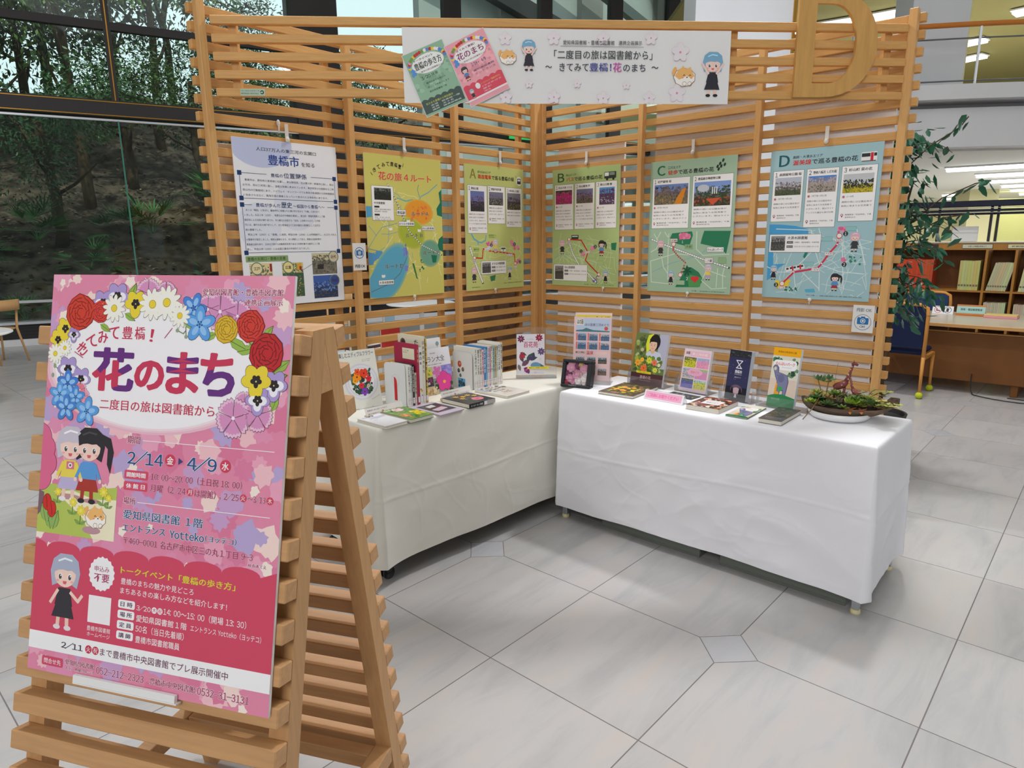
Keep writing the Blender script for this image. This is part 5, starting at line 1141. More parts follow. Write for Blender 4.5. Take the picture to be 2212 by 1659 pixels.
a.pansy(42, 116, 26, (240, 216, 60), None, 6); a.pansy(24, 140, 24, (240, 216, 60), None, 6.3); a.pansy(66, 128, 18, (170, 150, 206), (230, 226, 240), 6.6); a.daisy(44, 157, 17, 7); a.daisy(19, 170, 21, 7.2)
a.pansy(56, 202, 30, (178, 158, 214), (246, 244, 250), 5); a.pansy(92, 222, 28, (178, 158, 214), (246, 244, 250), 5.4); a.carn(92, 244, 18, (236, 130, 150), 6); a.carn(104, 258, 16, (240, 160, 180), 6.2)
a.line([(20, 196), (34, 206), (40, 224)], 2, (120, 140, 110), 5); a.ell(20, 196, 4, 5, (150, 170, 140), 5.2); a.ell(16, 216, 4, 5, (150, 170, 140), 5.2)
a.bluef(58, 232, 28, (70, 130, 218), L=7); a.bluef(38, 256, 27, L=7.6); a.bluef(82, 260, 24, (80, 150, 226), L=7.2); a.bluef(58, 284, 28, (76, 136, 214), L=8); a.bluef(114, 288, 30, L=8.4, rot=-1.4)
# title block
MR = (206, 60, 92); PU = (106, 50, 130)
for t, x, y, r in (('き', 91, 157, -.75), ('て', 115, 142, -.45), ('み', 143, 131, -.28), ('て', 172, 122, -.1), ('豊', 206, 120, 0), ('橋', 238, 120, 0), ('！', 268, 124, .12)): a.text(t, x - (13 if t != '！' else 4), y - 13, x + (13 if t != '！' else 4), y + 13, MR, .03, r, L=6)
a.line([(71, 164), (94, 176)], 1.8, MG, 6); a.line([(300, 128), (317, 108)], 1.8, MG, 6)
a.text('花', 124, 154, 226, 241, PU, .12, L=6, colfn=lambda u, v: PU if v < .28 or u > .62 or (u < .35 and v < .55) else MR)
a.text('の', 233, 177, 302, 234, MR, .12, L=6); a.text('ま', 312, 157, 386, 238, MR, .12, L=6, colfn=lambda u, v: PU if v < .5 and abs(u - .5) > .08 else MR); a.text('ち', 394, 156, 470, 238, PU, .12, L=6, colfn=lambda u, v: PU if v > .38 else MR)
# second pass widens the strokes of the title lettering
for t, x0, y0, x1, y1, f in (('花', 124, 154, 226, 241, lambda u, v: PU if v < .28 or u > .62 or (u < .35 and v < .55) else MR), ('の', 233, 177, 302, 234, lambda u, v: MR), ('ま', 312, 157, 386, 238, lambda u, v: PU if v < .5 and abs(u - .5) > .08 else MR), ('ち', 394, 156, 470, 238, lambda u, v: PU if v > .38 else MR)):
    for dx, dy in ((2.2, 0), (-2.2, 0), (0, 2.2), (0, -2.2), (1.6, 1.6), (-1.6, 1.6), (1.6, -1.6), (-1.6, -1.6)): a.text(t, x0 + dx, y0 + dy, x1 + dx, y1 + dy, MR, .12, L=5.8, colfn=f)
a.text('二度目の旅は図書館から', 147, 259, 431, 281, MR, .03, L=6)
a.text('愛知県図書館・豊橋市図書館', 385, 26, 570, 40, MG, .02, L=6, halo=WH); a.text('連携企画展示', 485, 46, 570, 59, MG, .02, L=6, halo=WH)
# dates and place
a.text('期間', 224, 331, 256, 347, MG, .02, L=6, halo=WH); a.line([(263, 339), (572, 339)], 1.4, WH, 6)
BL = (46, 84, 140); a.text('2/14', 227, 360, 316, 391, BL, .04, L=6, halo=WH); a.ell(333, 374, 12.5, 12.5, (216, 66, 92), 6, 24); a.text('金', 325, 366, 341, 382, WH, .02, L=7); a.poly([(353, 367), (364, 374), (353, 381)], (60, 70, 120), 6); a.text('4/9', 374, 360, 444, 391, BL, .04, L=6, halo=WH); a.ell(464, 375, 12.5, 12.5, (216, 66, 92), 6, 24); a.text('水', 456, 367, 472, 383, WH, .02, L=7)
for t, y in (('開館時間', 401), ('休 館 日', 424)): a.rrect(222, y, 281, y + 18, 3.5, (222, 80, 108), 6); a.text(t, 228, y + 4, 275, y + 14, WH, .02, L=7)
a.text('10:00～20:00（土日祝 18:00）', 288, 402, 515, 417, MG, .01, L=6, halo=WH)
a.text('月曜（2/24', 288, 425, 375, 440, MG, .01, L=6, halo=WH); a.ell(385, 433, 7.5, 7.5, (216, 66, 92), 6); a.text('月', 380, 428, 390, 438, WH, .01, L=7); a.text('は開館）,2/25', 395, 426, 500, 441, MG, .01, L=6, halo=WH); a.ell(509, 433, 7.5, 7.5, (216, 66, 92), 6); a.text('火', 504, 428, 514, 438, WH, .01, L=7); a.text('～3/13', 519, 426, 560, 440, MG, .01, L=6, halo=WH); a.ell(569, 433, 7.5, 7.5, (216, 66, 92), 6); a.text('木', 564, 428, 574, 438, WH, .01, L=7)
a.text('場所', 224, 456, 254, 471, MG, .02, L=6, halo=WH); a.line([(259, 465), (571, 465)], 1.4, WH, 6)
a.text('愛知県図書館 １階', 226, 482, 420, 501, BL, .035, L=6, halo=WH); a.text('エントランス', 226, 511, 332, 526, BL, .015, L=6, halo=WH); a.text('Yotteko', 343, 511, 425, 528, BL, .02, L=6, halo=WH); a.text('（ヨッテコ）', 428, 513, 500, 526, BL, .01, L=6, halo=WH)
a.text('〒460-0001 名古屋市中区三の丸１丁目 9-3', 228, 537, 540, 552, MG, .015, L=6, halo=WH); a.text('© 有本てえ', 530, 556, 570, 563, MG, .01, L=6, halo=WH)
# picture of two strolling children in a flower garden (plain generic drawing)
a.rect(0, 452, 206, 551, (186, 204, 96), 4.2); a.poly([(0, 452), (40, 446), (110, 455), (206, 440), (206, 470), (0, 470)], (186, 204, 96), 4.2); a.poly([(206, 466), (206, 551), (150, 551), (120, 510), (70, 478), (40, 462), (90, 456), (150, 470)], (246, 238, 206), 4.6)
for x, y, r in ((-6, 350, 30), (10, 372, 26), (14, 404, 28), (4, 436, 26)): a.ell(x, y, r + 1, r + 1, (130, 50, 100), 4.7, 24); a.ell(x, y, r, r, (228, 110, 150), 4.9, 24)
a.poly([(0, 462), (14, 466), (16, 500), (0, 516)], (130, 100, 110), 5); a.ell(80, 470, 34, 6, (196, 150, 150), 5); a.ell(142, 474, 24, 5, (196, 150, 150), 5); a.ell(146, 534, 24, 8, (196, 150, 160), 5)
a.kid(78, 322, 158, (206, 200, 214), (240, 218, 90), (196, 184, 222), shoe=(240, 236, 240), L=6); a.kid(128, 322, 158, (48, 46, 50), (96, 160, 222), (176, 60, 50), legs=(176, 60, 50), shoe=(44, 42, 46), L=6, tail=True)
a.rect(70, 396, 90, 412, (224, 120, 150), 8.4); a.ell(80, 404, 5.5, 5.5, (250, 236, 240), 8.8); a.ell(80, 404, 2.6, 2.6, (120, 60, 80), 9)
a.pup(156, 508, 27, 6.5)
for x, y, r in ((52, 462, 9), (94, 480, 10), (116, 496, 11), (172, 452, 11), (186, 464, 8)):
    a.line([(x, y), (x - 1, y + r * 2.6)], 2, (90, 130, 60), 5.5); a.leafp(x - 1, y + r * 2.6, r * 1.5, -2.6, (140, 176, 90), 5.5); a.leafp(x, y + r * 2.6, r * 1.5, -.5, (140, 176, 90), 5.5); a.petals(x, y, r, 8, (240, 222, 70), (150, 120, 30), .2, .5, 6); a.ell(x, y, r * .35, r * .35, (250, 236, 120), 7, 10)
for x, y in ((24, 486), (38, 500)):
    a.leafp(x, y + 42, 40, -1.9, (150, 186, 100), 6); a.leafp(x + 6, y + 42, 40, -1.3, (150, 186, 100), 6); a.ell(x, y, 12, 18, (120, 30, 28), 6.8, 16); a.ell(x, y, 11, 17, (210, 50, 42), 7, 16); a.line([(x - 4, y - 14), (x, y), (x + 1, y + 12)], 1.2, (120, 30, 28), 7.3)
# red scalloped lower block
RD = (216, 76, 104); P = [(0, 796), (0, 568)]
for i in range(7):
    x0, x1 = (-42, 33) if i == 0 else (33 + (i - 1) * 87.6, 33 + i * 87.6)
    for k in range(11): t = PI * k / 10; x = x0 + (x1 - x0) * (1 - math.cos(t)) / 2; P.append((min(max(x, 0), 594), 581 - 15.5 * math.sin(t)))
P += [(594, 568), (594, 796)]; P = [P[0]] + sorted(P[1:-1], key=lambda q: q[0]) + [P[-1]]
a.poly(P, RD, 4)
a.rect(0, 759, 594, 796, (250, 249, 250), 5)
n = 18; a.poly([(181 + (34 if k % 2 else 31) * math.cos(PI * k / n), 620 + (36 if k % 2 else 33) * math.sin(PI * k / n)) for k in range(2 * n)], (250, 248, 250), 6); a.text('申込み', 162, 604, 200, 616, MG, .01, L=7); a.text('不要', 162, 620, 201, 637, MG, .03, L=7)
a.rect(152, 666, 210, 722, (250, 246, 248), 6); a.text('豊橋市図書館', 152, 729, 212, 739, WH, L=6); a.text('ホームページ', 153, 742, 212, 750, WH, L=6)
a.kid(86, 590, 158, (176, 184, 206), (56, 54, 62), (56, 54, 62), shoe=(236, 226, 230), L=6, arms=2)
YL = (228, 222, 60); a.text('トークイベント「豊橋の歩き方」', 229, 598, 504, 613, YL, .02, L=6)
a.text('豊橋のまちの魅力や見どころ', 231, 621, 409, 634, WH, .005, L=6); a.text('まちあるきの楽しみ方などを紹介します！', 231, 640, 488, 653, WH, .005, L=6)
for t, y in (('日 時', 665), ('場 所', 686), ('定 員', 707), ('講 師', 728)): a.rrect(228, y, 270, y + 17, 4, (250, 248, 250), 6); a.text(t, 234, y + 3.5, 264, y + 13.5, (90, 70, 90), .02, L=7)
a.text('3/20', 274, 670, 309, 682, WH, .005, L=6)
for x, t in ((318, '木'), (332, '祝')): a.ell(x, 676, 6.5, 6.5, WH, 6, 16); a.text(t, x - 4.5, 671.5, x + 4.5, 680.5, RD, .01, L=7)
a.text('14:00～15:00（開場 13:30）', 340, 668, 544, 682, WH, .005, L=6); a.text('愛知県図書館１階', 275, 690, 398, 704, WH, .01, L=6); a.text('エントランス Yotteko（ヨッテコ）', 406, 692, 576, 704, WH, .0, L=6)
a.text('50名（当日先着順）', 275, 711, 402, 725, WH, .005, L=6); a.text('豊橋市図書館職員', 276, 732, 384, 746, WH, .01, L=6)
a.text('2/11', 88, 771, 145, 786, (70, 60, 80), .02, L=7)
for x, t in ((160, '火'), (178, '祝')): a.ell(x, 778, 8.5, 8.5, (206, 50, 80), 7, 20); a.text(t, x - 5.5, 772.5, x + 5.5, 783.5, WH, .01, L=8)
a.text('まで豊橋市中央図書館でプレ展示開催中', 190, 770, 500, 786, (110, 50, 80), .015, L=7)
a.rrect(39, 808, 95, 827, 3.5, (216, 76, 108), 6); a.text('問合せ先', 45, 812, 90, 823, WH, .01, L=7); a.text('愛知県図書館', 101, 806, 178, 818, MG, .015, L=6, halo=WH); a.text('人文・地域グループ', 102, 821, 177, 828, MG, .0, L=6, halo=WH)
a.text('052-212-2323', 183, 809, 303, 824, MG, .01, L=6, halo=WH); a.text('豊橋市中央図書館', 318, 809, 426, 823, MG, .01, L=6, halo=WH); a.text('0532-31-3131', 432, 809, 550, 824, MG, .01, L=6, halo=WH)
a.build('print', pb, (0, -.0001, 0))
b = MB(); b.box(.134, -.010, -.846, .388, -.0022, -.831); b.box(.134, -.010, -.849, .392, .004, -.8463)
lc = b.build('ledge_clip', MT['whiteplastic'], easel); lc.matrix_local = em.inverted() @ pb.matrix_world
# ================================================================ TABLES
TZ = .735
def tcloth(name, label, cx, cy, yaw, L, D_, hem, mat, seed, amp=1.0, flare=.0):
    """cloth over a table: L along local x, D_ along local y, draped to z = hem"""
    g = random.Random(seed); b = MB(); b.sm = True; r = .018
    def ring_pts(off, nL=260, nD=90):
        P = []; hx, hy = L / 2 + off, D_ / 2 + off; rc = r + off
        for (sx, sy, ex, ey, n) in ((-1, -1, 1, -1, nL), (1, -1, 1, 1, nD), (1, 1, -1, 1, nL), (-1, 1, -1, -1, nD)):
            for k in range(n): t = k / n; P.append((sx * hx + (ex - sx) * hx * t, sy * hy + (ey - sy) * hy * t))
        return P
    N = len(ring_pts(0)); rings = []
    for q in (.0, .35, .7, .93): rings.append([(x * q, y * q, TZ + .0012 * noise.noise(Vector((x * 6 * q, y * 6 * q, seed)))) for x, y in ring_pts(0)])
    for off, dz in ((-.010, 0), (-.003, -.002), (.001, -.007), (.003, -.014)): rings.append([(x, y, TZ + dz) for x, y in ring_pts(off)])
    nz = 84
    for j in range(1, nz + 1):
        f = j / nz; R = []
        for i, (x, y) in enumerate(ring_pts(.004)):
            z = TZ - .014 - (TZ - .014 - hem) * f
            ax = x / (L / 2); ay = y / (D_ / 2); corner = min(abs(ax), 1) ** 10 * min(abs(ay), 1) ** 10
            nx, ny = (0, math.copysign(1, y)) if abs(ay) >= abs(ax) else (math.copysign(1, x), 0)
            s_ = x if abs(ay) >= abs(ax) else y
            w1 = .5 - abs(noise.noise(Vector((s_ * 2.2 + z * 1.6, z * 3.1 - s_ * 1.1, seed)))); w2 = .5 - abs(noise.noise(Vector((s_ * 5 - z * 4, z * 6 + s_ * 2.5, seed + 4))))
            w3 = abs(noise.noise(Vector((s_ * 2.6 + z * 2.2, z * 2.6 - s_ * 1.8, seed + 20)))); w4 = abs(noise.noise(Vector((s_ * 3.8 - z * 3.4, z * 4.4 + s_ * 1.3, seed + 31))))
            d = amp * ((.010 * w1 + .005 * w2) * min(1, f * 2.5) + .010 * f * noise.noise(Vector((s_ * 1.7, z, seed + 9))) + .0014 * math.exp(-w3 * 30) * min(1, f * 6) + .0011 * math.exp(-w4 * 34) * min(1, f * 6))
            crease = math.exp(-((z - .425 - .02 * math.sin(s_ * 3)) / .006) ** 2) * .0022
            d += crease + flare * corner * f * .14 + .006 * f
            zz = z + f * .012 * noise.noise(Vector((s_ * 2.5, 0, seed + 2))) + flare * corner * f * -.008
            R.append((x + nx * d + flare * corner * f * .05 * math.copysign(1, x), y + ny * d, zz))
        rings.append(R)
    V = [p for R in rings for p in R]
    F = [(a * N + i, (a + 1) * N + i, (a + 1) * N + (i + 1) % N, a * N + (i + 1) % N) for a in range(len(rings) - 1) for i in range(N)]
    b.poly(V, F); o = b.build(name, mat); o.location = (cx, cy, 0); o.rotation_euler = (0, 0, yaw)
    tag(o, label, 'tablecloth'); return o
tcloth('tablecloth', 'creased white tablecloth draped to the floor over the right hand table', .9535, 1.934, PI / 2, 1.576, .560, .078, MT['cloth'], 3, 1.0, .12)
tcloth('tablecloth', 'smooth ivory tablecloth over the left hand table behind the foreground stand', 1.520, .785, PI - .055, 1.66, .545, .098, MT['cloth2'], 11, .7, .35)
t = empty('folding_table', 'steel legged folding table under the creased white cloth', 'table', (.9535, 1.934, 0), PI / 2)
MB().cbox(-.785, -.270, .700, .785, .270, .722, .004).build('tabletop', cmat((200, 190, 170)), t)
for sx in (-1, 1):
    for sy in (-1, 1):
        l = MB().cbox(sx * .765 - .016, sy * .255 - .014, .018, sx * .765 + .016, sy * .255 + .014, .699, .003).build('leg', MT['steel'], t)
        MB().lathe([(.019, 0), (.021, .006), (.019, .019)], sx * .765, sy * .255, 0, 14).build('foot_cap', MT['cream'], l)
t = empty('folding_table', 'wheeled table under the smooth ivory cloth', 'table', (1.520, .785, 0), PI - .055)
MB().cbox(-.81, -.262, .700, .81, .262, .722, .004).build('tabletop', cmat((200, 190, 170)), t)
for sx in (-1, 1):
    MB().cbox(sx * .76 - .02, -.22, .075, sx * .76 + .02, .22, .105, .004).build('leg_beam', MT['blackplastic'], t); MB().cbox(sx * .76 - .02, -.03, .106, sx * .76 + .02, .03, .699, .004).build('leg', MT['steel'], t)
    for sy in (-1, 1):
        b = MB(); b.sm = True; X, Y = sx * .79, sy * .235
        for dy in (-.016, .008): b.poly([(X + .030 * math.cos(2 * PI * k / 18), Y + q, .030 + .030 * math.sin(2 * PI * k / 18)) for q in (dy, dy + .013) for k in range(18)], [tuple(range(18)), tuple(range(35, 17, -1))] + [(k, (k + 1) % 18, 18 + (k + 1) % 18, 18 + k) for k in range(18)])
        b.ball((X, Y, .046), .026, 12, 8); b.build('caster', MT['blackplastic'], t)
for lab, y0, y1 in (('grey plastic crate on the floor under the right table, nearer the corner', 1.40, 1.98), ('grey plastic crate on the floor under the right table, nearer its outer end', 2.085, 2.655)):
    e = empty('crate', lab, 'box', (1.0, (y0 + y1) / 2, 0), 0, 'crates under the right hand table'); h = (y1 - y0) / 2; b = MB()
    b.cbox(-.20, -h, 0, .185, h, .012, .003)
    for q in ((-.20, -h, -.192, h), (.177, -h, .185, h), (-.192, -h, .177, -h + .008), (-.192, h - .008, .177, h)): b.cbox(q[0], q[1], .012, q[2], q[3], .15, .002)
    b.build('body', MT['crate'], e)
    for q in ((-.21, -h - .008, -.192, h + .008), (.177, -h - .008, .193, h + .008)): MB().cbox(q[0], q[1], .1505, q[2], q[3], .166, .003).build('rim', MT['crate'], e)

# ================================================================ THINGS ON THE TABLES
U = (0, 0, 1)
def lean(e_, deg): e_.rotation_euler = (math.radians(-deg), 0, e_.rotation_euler[2]); e_.rotation_mode = 'XYZ'
def book_parts(e, w, h, d, cover, page=True, spine_right=True, gap=.0018):
    """standing book: x width, y depth (thickness), z height, front = -y"""
    b = MB(); b.box(0, 0, 0, w, gap, h); b.box(0, d - gap, 0, w, d, h); sx = (w - gap, w) if spine_right else (0, gap); b.box(sx[0], gap, 0, sx[1], d - gap, h)
    b.build('cover', cover, e)
    if page: MB().box(gap if spine_right else gap * 1.5, gap, .003, w - gap * 1.5 if spine_right else w - .003, d - gap, h - .003).build('page_block', MT['page'], e)
def flat_book(label, corner, yaw, w, h, t, cover, art=None, name='book', group=None, cat='book', mat='gloss', spine=None):
    """lying book; corner = near left corner, x to the right, y away from the viewer"""
    e = empty(name, label, cat, (corner[0], corner[1], TZ + .0012), yaw, group)
    g_ = min(.0016, t / 4); b = MB(); b.box(0, 0, 0, w, h, g_); b.box(0, 0, t - g_, w, h, t)
    if spine == 'l': b.box(0, 0, g_, g_, h, t - g_)
    if spine == 'f': b.box(0, 0, g_, w, g_, t - g_)
    b.build('cover', cover, e)
    MB().box(.002, .002, g_, w - .002, h - .002, t - g_).build('page_block', MT['page'], e)
    if art:
        a = Art(w * 1000, h * 1000); art(a); a.build('cover_print', e, (0, h, t + .0002), (1, 0, 0), (0, 1, 0), mat)
    return e
def blobby(bg, cols, n=60, r=10, seed=1):
    def f(a): a.rect(0, 0, a.W, a.H, bg, 1); a.blobs(1, 1, a.W - 1, a.H - 1, n, r, cols, 2, seed, 6)
    return f
# --- left hand table (yaw about 180 degrees: right = -x)
def aw(a): a.rect(0, 0, a.W, a.H, (236, 236, 240), 1); a.poly([(30, 20), (90, 35), (150, 30), (120, 60), (60, 70)], (206, 206, 220), 2); a.line([(30, 60), (120, 40)], 5, (190, 192, 210), 3); a.text('花と暮らす', 18, 12, 60, 24, (120, 120, 150), L=4); a.text('季節の手帖', 30, 84, 50, 92, (130, 130, 140), L=4)
flat_book('thin pale white book lying nearest the end of the left table', (2.335, 1.035), PI + .03, .128, .205, .013, cmat((232, 230, 222)), aw)
def ag(a):
    blobby((110, 150, 60), [(60, 120, 50), (90, 140, 60), (140, 170, 80)], 80, 12, 3)(a); a.blobs(50, 10, 110, 70, 26, 12, [(240, 190, 200), (232, 160, 180), (250, 226, 230)], 3, 4); a.blobs(80, 90, 140, 190, 30, 11, [(244, 226, 30), (236, 210, 20)], 3, 5); a.blobs(10, 110, 60, 190, 10, 10, [(240, 120, 60), (250, 160, 90)], 3.2, 6); a.text('花図鑑', 6, 14, 44, 30, (250, 250, 250), .02, L=5)
flat_book('green field guide with pink and yellow flowers lying on the left table', (2.200, 1.045), PI + .02, .140, .225, .018, cmat((70, 120, 60)), ag)
def ap_(a): a.rect(0, 0, a.W, a.H, (196, 184, 200), 1); a.rect(24, 34, a.W - 8, 190, (60, 62, 60), 2); a.poly([(60, 60), (110, 50), (104, 90), (56, 96)], (220, 224, 220), 3); a.poly([(40, 130), (120, 110), (130, 150), (50, 170)], (210, 190, 200), 3); a.blobs(26, 36, a.W - 10, 188, 26, 8, [(90, 110, 80), (120, 100, 120), (70, 80, 70)], 2.5, 3); a.line([(30, 100), (140, 110)], 4, (160, 60, 100), 3.5)
flat_book('thin lilac edged magazine with a dark garden photo lying on the left table', (2.030, 1.053), PI + .01, .158, .236, .005, cmat((190, 178, 196)), ap_, 'magazine', cat='magazine')
def ad(a):
    a.rect(0, 0, a.W, a.H, (44, 44, 44), 1); a.blobs(2, 2, a.W - 2, a.H - 2, 50, 10, [(60, 70, 50), (90, 90, 80), (130, 126, 110), (36, 40, 36)], 2, 7); a.ell(118, 140, 34, 30, (236, 130, 150), 3, 20); a.ell(118, 140, 12, 10, (200, 70, 100), 3.5, 12)
    for x, y in ((60, 40), (90, 60), (130, 50), (150, 80), (60, 90)): a.petals(x, y, 16, 6, (240, 196, 60), (150, 100, 30), L=3); a.ell(x, y, 5, 5, (236, 130, 40), 4.4, 8)
e = flat_book('black spined rose book lying in front of the orchid book on the left table', (1.842, 1.055), PI - .02, .180, .205, .022, cmat((40, 40, 42)), ad, spine='f')
a = Art(180, 22); a.rect(0, 0, 100, 22, (30, 30, 32), 1); a.rect(100, 0, 180, 22, (180, 178, 174), 1); a.text('オールド・ローズ図鑑', 12, 6, 92, 16, (240, 240, 240), .01, L=2); a.rect(104, 3, 122, 19, (240, 240, 236), 2); a.build('spine_print', e, (0, -.0002, .022), (1, 0, 0), U)
def at_(a): a.rect(0, 0, a.W, a.H, (226, 222, 214), 1); a.blobs(6, 6, a.W - 6, 100, 70, 10, [(110, 100, 90), (80, 90, 100), (190, 150, 130), (210, 200, 190), (60, 66, 60)], 2, 3); a.rect(4, 4, 22, 90, (150, 180, 210), 2.6); a.blobs(30, 130, 120, 190, 18, 7, [(200, 150, 130), (190, 170, 150)], 2, 5); a.text('花の名所', 30, 108, 120, 124, (90, 70, 60), .02, L=4)
flat_book('pale book with autumn photographs lying at the right end of the left table', (1.560, 1.050), PI + .01, .180, .243, .012, cmat((232, 228, 218)), at_)

# two card signs on little clip stands
def card_sign(label, x, y, yaw, txt):
    e = empty('card_sign', label, 'sign', (x, y, TZ + .001), yaw, 'card signs on the left table')
    c = MB(); c.box(.012, 0, .004, .232, .0012, .050); s_ = c.build('card', MT['white'], e, rot=(-.35, 0, 0))
    a = Art(220, 46); a.rect(0, 0, 220, 46, (228, 224, 218), 1)
    for k in range(44): a.rect(k * 5 + .5, .5, k * 5 + 2.5, 2, (150, 170, 180), 2); a.rect(k * 5 + .5, 43, k * 5 + 2.5, 45, (150, 170, 180), 2)
    a.text(txt[0], 12, 9, 130, 17, (110, 90, 80), L=2); a.text(txt[1], 12, 26, 84, 34, (110, 90, 80), L=2); a.ell(98, 29, 7, 7, (190, 60, 70), 3, 14); a.text('花', 94, 25, 102, 33, (250, 240, 240), L=4); a.text(txt[2], 112, 26, 204, 34, (110, 90, 80), L=2)
    a.build('print', s_, (.012, -.0003, .050))
    for x0 in (.004, .022):
        b = MB(); b.sm = True; n = 12; b.poly([(x0 + .008 + r_ * math.cos(2 * PI * k / n), yy, .010 + r_ * math.sin(2 * PI * k / n)) for yy, r_ in ((-.016, .008), (.012, .008)) for k in range(n)], [(k, (k + 1) % n, n + (k + 1) % n, n + k) for k in range(n)] + [tuple(range(n, 2 * n))]); b.build('paper_roll', cmat((200, 186, 160)), e)
card_sign('white card sign in front of the edible flower book', 2.300, .835, PI + .02, ('図書館の本を借りられます。', '展示期間中は', 'が貼ってあるものは、館内のみ。'))
card_sign('white card sign in front of the orchid books', 1.835, .842, PI + .05, ('貸出可能な図書もあります。', 'ご利用の際は', 'が貼ってあるものは、館内のみ。'))

# standing display books
def display_book(label, x, y, yaw, w, h, t, tilt, cover, art, group=None, stand=True):
    e = empty('book', label, 'book', (x, y, TZ + .0015), yaw, group)
    r = (-math.radians(tilt), 0, 0)
    b = MB(); b.box(0, 0, 0, w, .0012, h); b.box(0, t - .0012, 0, w, t, h); b.box(0, .0012, 0, .0014, t - .0012, h); c = b.build('cover', cover, e, rot=r)
    MB().box(.0014, .0012, .002, w - .002, t - .0012, h - .002).build('page_block', MT['page'], e, rot=r)
    a = Art(w * 1000, h * 1000); art(a); a.build('cover_print', c, (0, -.0002, h), (1, 0, 0), U, 'gloss')
    if stand:
        b = MB(); b.tube([(w * .3, -.012, .010), (w * .3, -.014, .003), (w * .3, .06, .003), (w * .3, t + .01 + math.tan(math.radians(tilt)) * h * .55, h * .5), (w * .7, t + .01 + math.tan(math.radians(tilt)) * h * .55, h * .5), (w * .7, .06, .003), (w * .7, -.014, .003), (w * .7, -.012, .010)], .0018, 6); b.build('wire_stand', MT['alu'], e)
    return e
def aedible(a):
    a.rect(0, 0, a.W, a.H, (228, 228, 218), 1); a.text('楽しむエディブルフラワー', 6, 8, 196, 32, (40, 40, 44), .0, L=4)
    for r, c in ((92, (214, 214, 222)), (84, (226, 226, 230)), (74, (210, 210, 218)), (70, (232, 232, 234))): a.ell(108, 158, r, r * .98, c, 2 + (92 - r) * .01, 40)
    a.blobs(48, 92, 168, 226, 60, 13, [(50, 80, 60), (70, 100, 70), (96, 130, 120), (40, 60, 50)], 3.4, 4)
    for x, y, c, r in ((86, 132, (246, 150, 30), 24), (126, 118, (236, 70, 40), 24), (148, 148, (220, 50, 60), 16), (92, 108, (240, 90, 40), 17), (104, 176, (226, 50, 60), 15), (116, 208, (130, 70, 180), 20), (72, 150, (250, 180, 40), 14), (142, 182, (214, 190, 170), 10)): a.petals(x, y, r, 5, c, tuple(int(v * .6) for v in c), x, .8, 4.4); a.ell(x, y, r * .2, r * .2, (110, 40, 30), 6, 8)
    a.rect(8, 58, 34, 63, (230, 80, 130), 4); a.lines(['食べられる花の', '育て方と料理'], 128, 48, 176, 8, 4, (90, 90, 100)); a.line([(150, 252), (196, 236)], 1, (110, 110, 120), 4)
display_book('large flower cuisine book standing at the left end of the left table', 2.270, .640, PI - .10, .206, .290, .012, 12, cmat((226, 226, 214)), aedible)
def asea(a): a.rect(0, 0, a.W, a.H, (206, 222, 236), 1); a.poly([(0, 20), (60, 6), (120, 24), (120, 60), (0, 64)], (120, 170, 214), 2); a.blobs(0, 60, a.W, 120, 20, 12, [(60, 110, 70), (90, 150, 110)], 2, 3); a.text('花だより', 8, 100, 60, 130, (240, 240, 240), L=4)
display_book('pale blue book standing behind the flower cuisine book', 2.335, .560, PI - .05, .150, .285, .010, 8, cmat((200, 216, 226)), asea, stand=False)
def aorch(a):
    a.rect(0, 0, a.W, a.H, (236, 234, 240), 1); a.text('原色図鑑', 60, 22, 96, 28, (120, 120, 130), L=3); a.text('洋ラン大全', 4, 40, 156, 72, (60, 62, 64), .005, L=3); a.text('育種家のための最新洋ラン図鑑', 30, 82, 130, 88, (120, 110, 120), L=3)
    a.rect(0, 96, a.W, a.H, (150, 150, 150), 2); a.rect(0, 96, 60, 150, (200, 210, 120), 2.2); a.blobs(2, 98, 58, 148, 20, 8, [(236, 226, 60), (150, 170, 60)], 2.6, 3); a.rect(60, 96, 124, 160, (226, 190, 214), 2.2); a.rect(124, 96, a.W, 160, (150, 140, 214), 2.2); a.blobs(126, 98, a.W - 2, 158, 16, 10, [(170, 160, 230), (130, 120, 210)], 2.6, 4)
    a.petals(92, 126, 30, 5, (226, 120, 190), (150, 50, 110), .5, .6, 3); a.rect(0, 150, 60, 200, (70, 66, 80), 2.3); a.blobs(2, 152, 58, 198, 16, 8, [(50, 44, 60), (150, 60, 110), (200, 196, 200)], 2.7, 5); a.rect(0, 200, 90, a.H, (210, 190, 150), 2.3); a.blobs(4, 204, 86, a.H - 2, 14, 10, [(230, 214, 180), (190, 150, 110)], 2.7, 6)
    a.blobs(60, 160, a.W - 2, a.H - 2, 26, 14, [(50, 90, 50), (70, 110, 60), (40, 60, 50)], 2.5, 7); a.petals(134, 182, 52, 5, (236, 70, 160), (170, 30, 100), -1.57, .92, 3.4); a.ell(134, 186, 10, 9, (250, 190, 90), 5, 12)
display_book('orchid encyclopedia with a large magenta orchid standing on the left table', 1.802, .690, PI - .03, .197, .246, .022, 10, cmat((230, 228, 234)), aorch)
def atree(a): a.rect(0, 0, a.W, a.H, (236, 236, 238), 1); a.ell(158, 32, 12, 12, (150, 170, 170), 3, 14); a.rect(156, 38, 160, 50, (150, 150, 150), 3); a.rect(8, 50, 44, 58, (230, 120, 160), 3); a.rect(10, 70, 44, 86, (90, 90, 96), 3); a.text('洋ランの世界', 60, 62, 150, 70, (120, 120, 130), L=3)
display_book('white book with a small tree mark standing behind the orchid encyclopedia', 1.790, .615, PI - .02, .182, .288, .014, 6, cmat((232, 232, 236)), atree, stand=False)

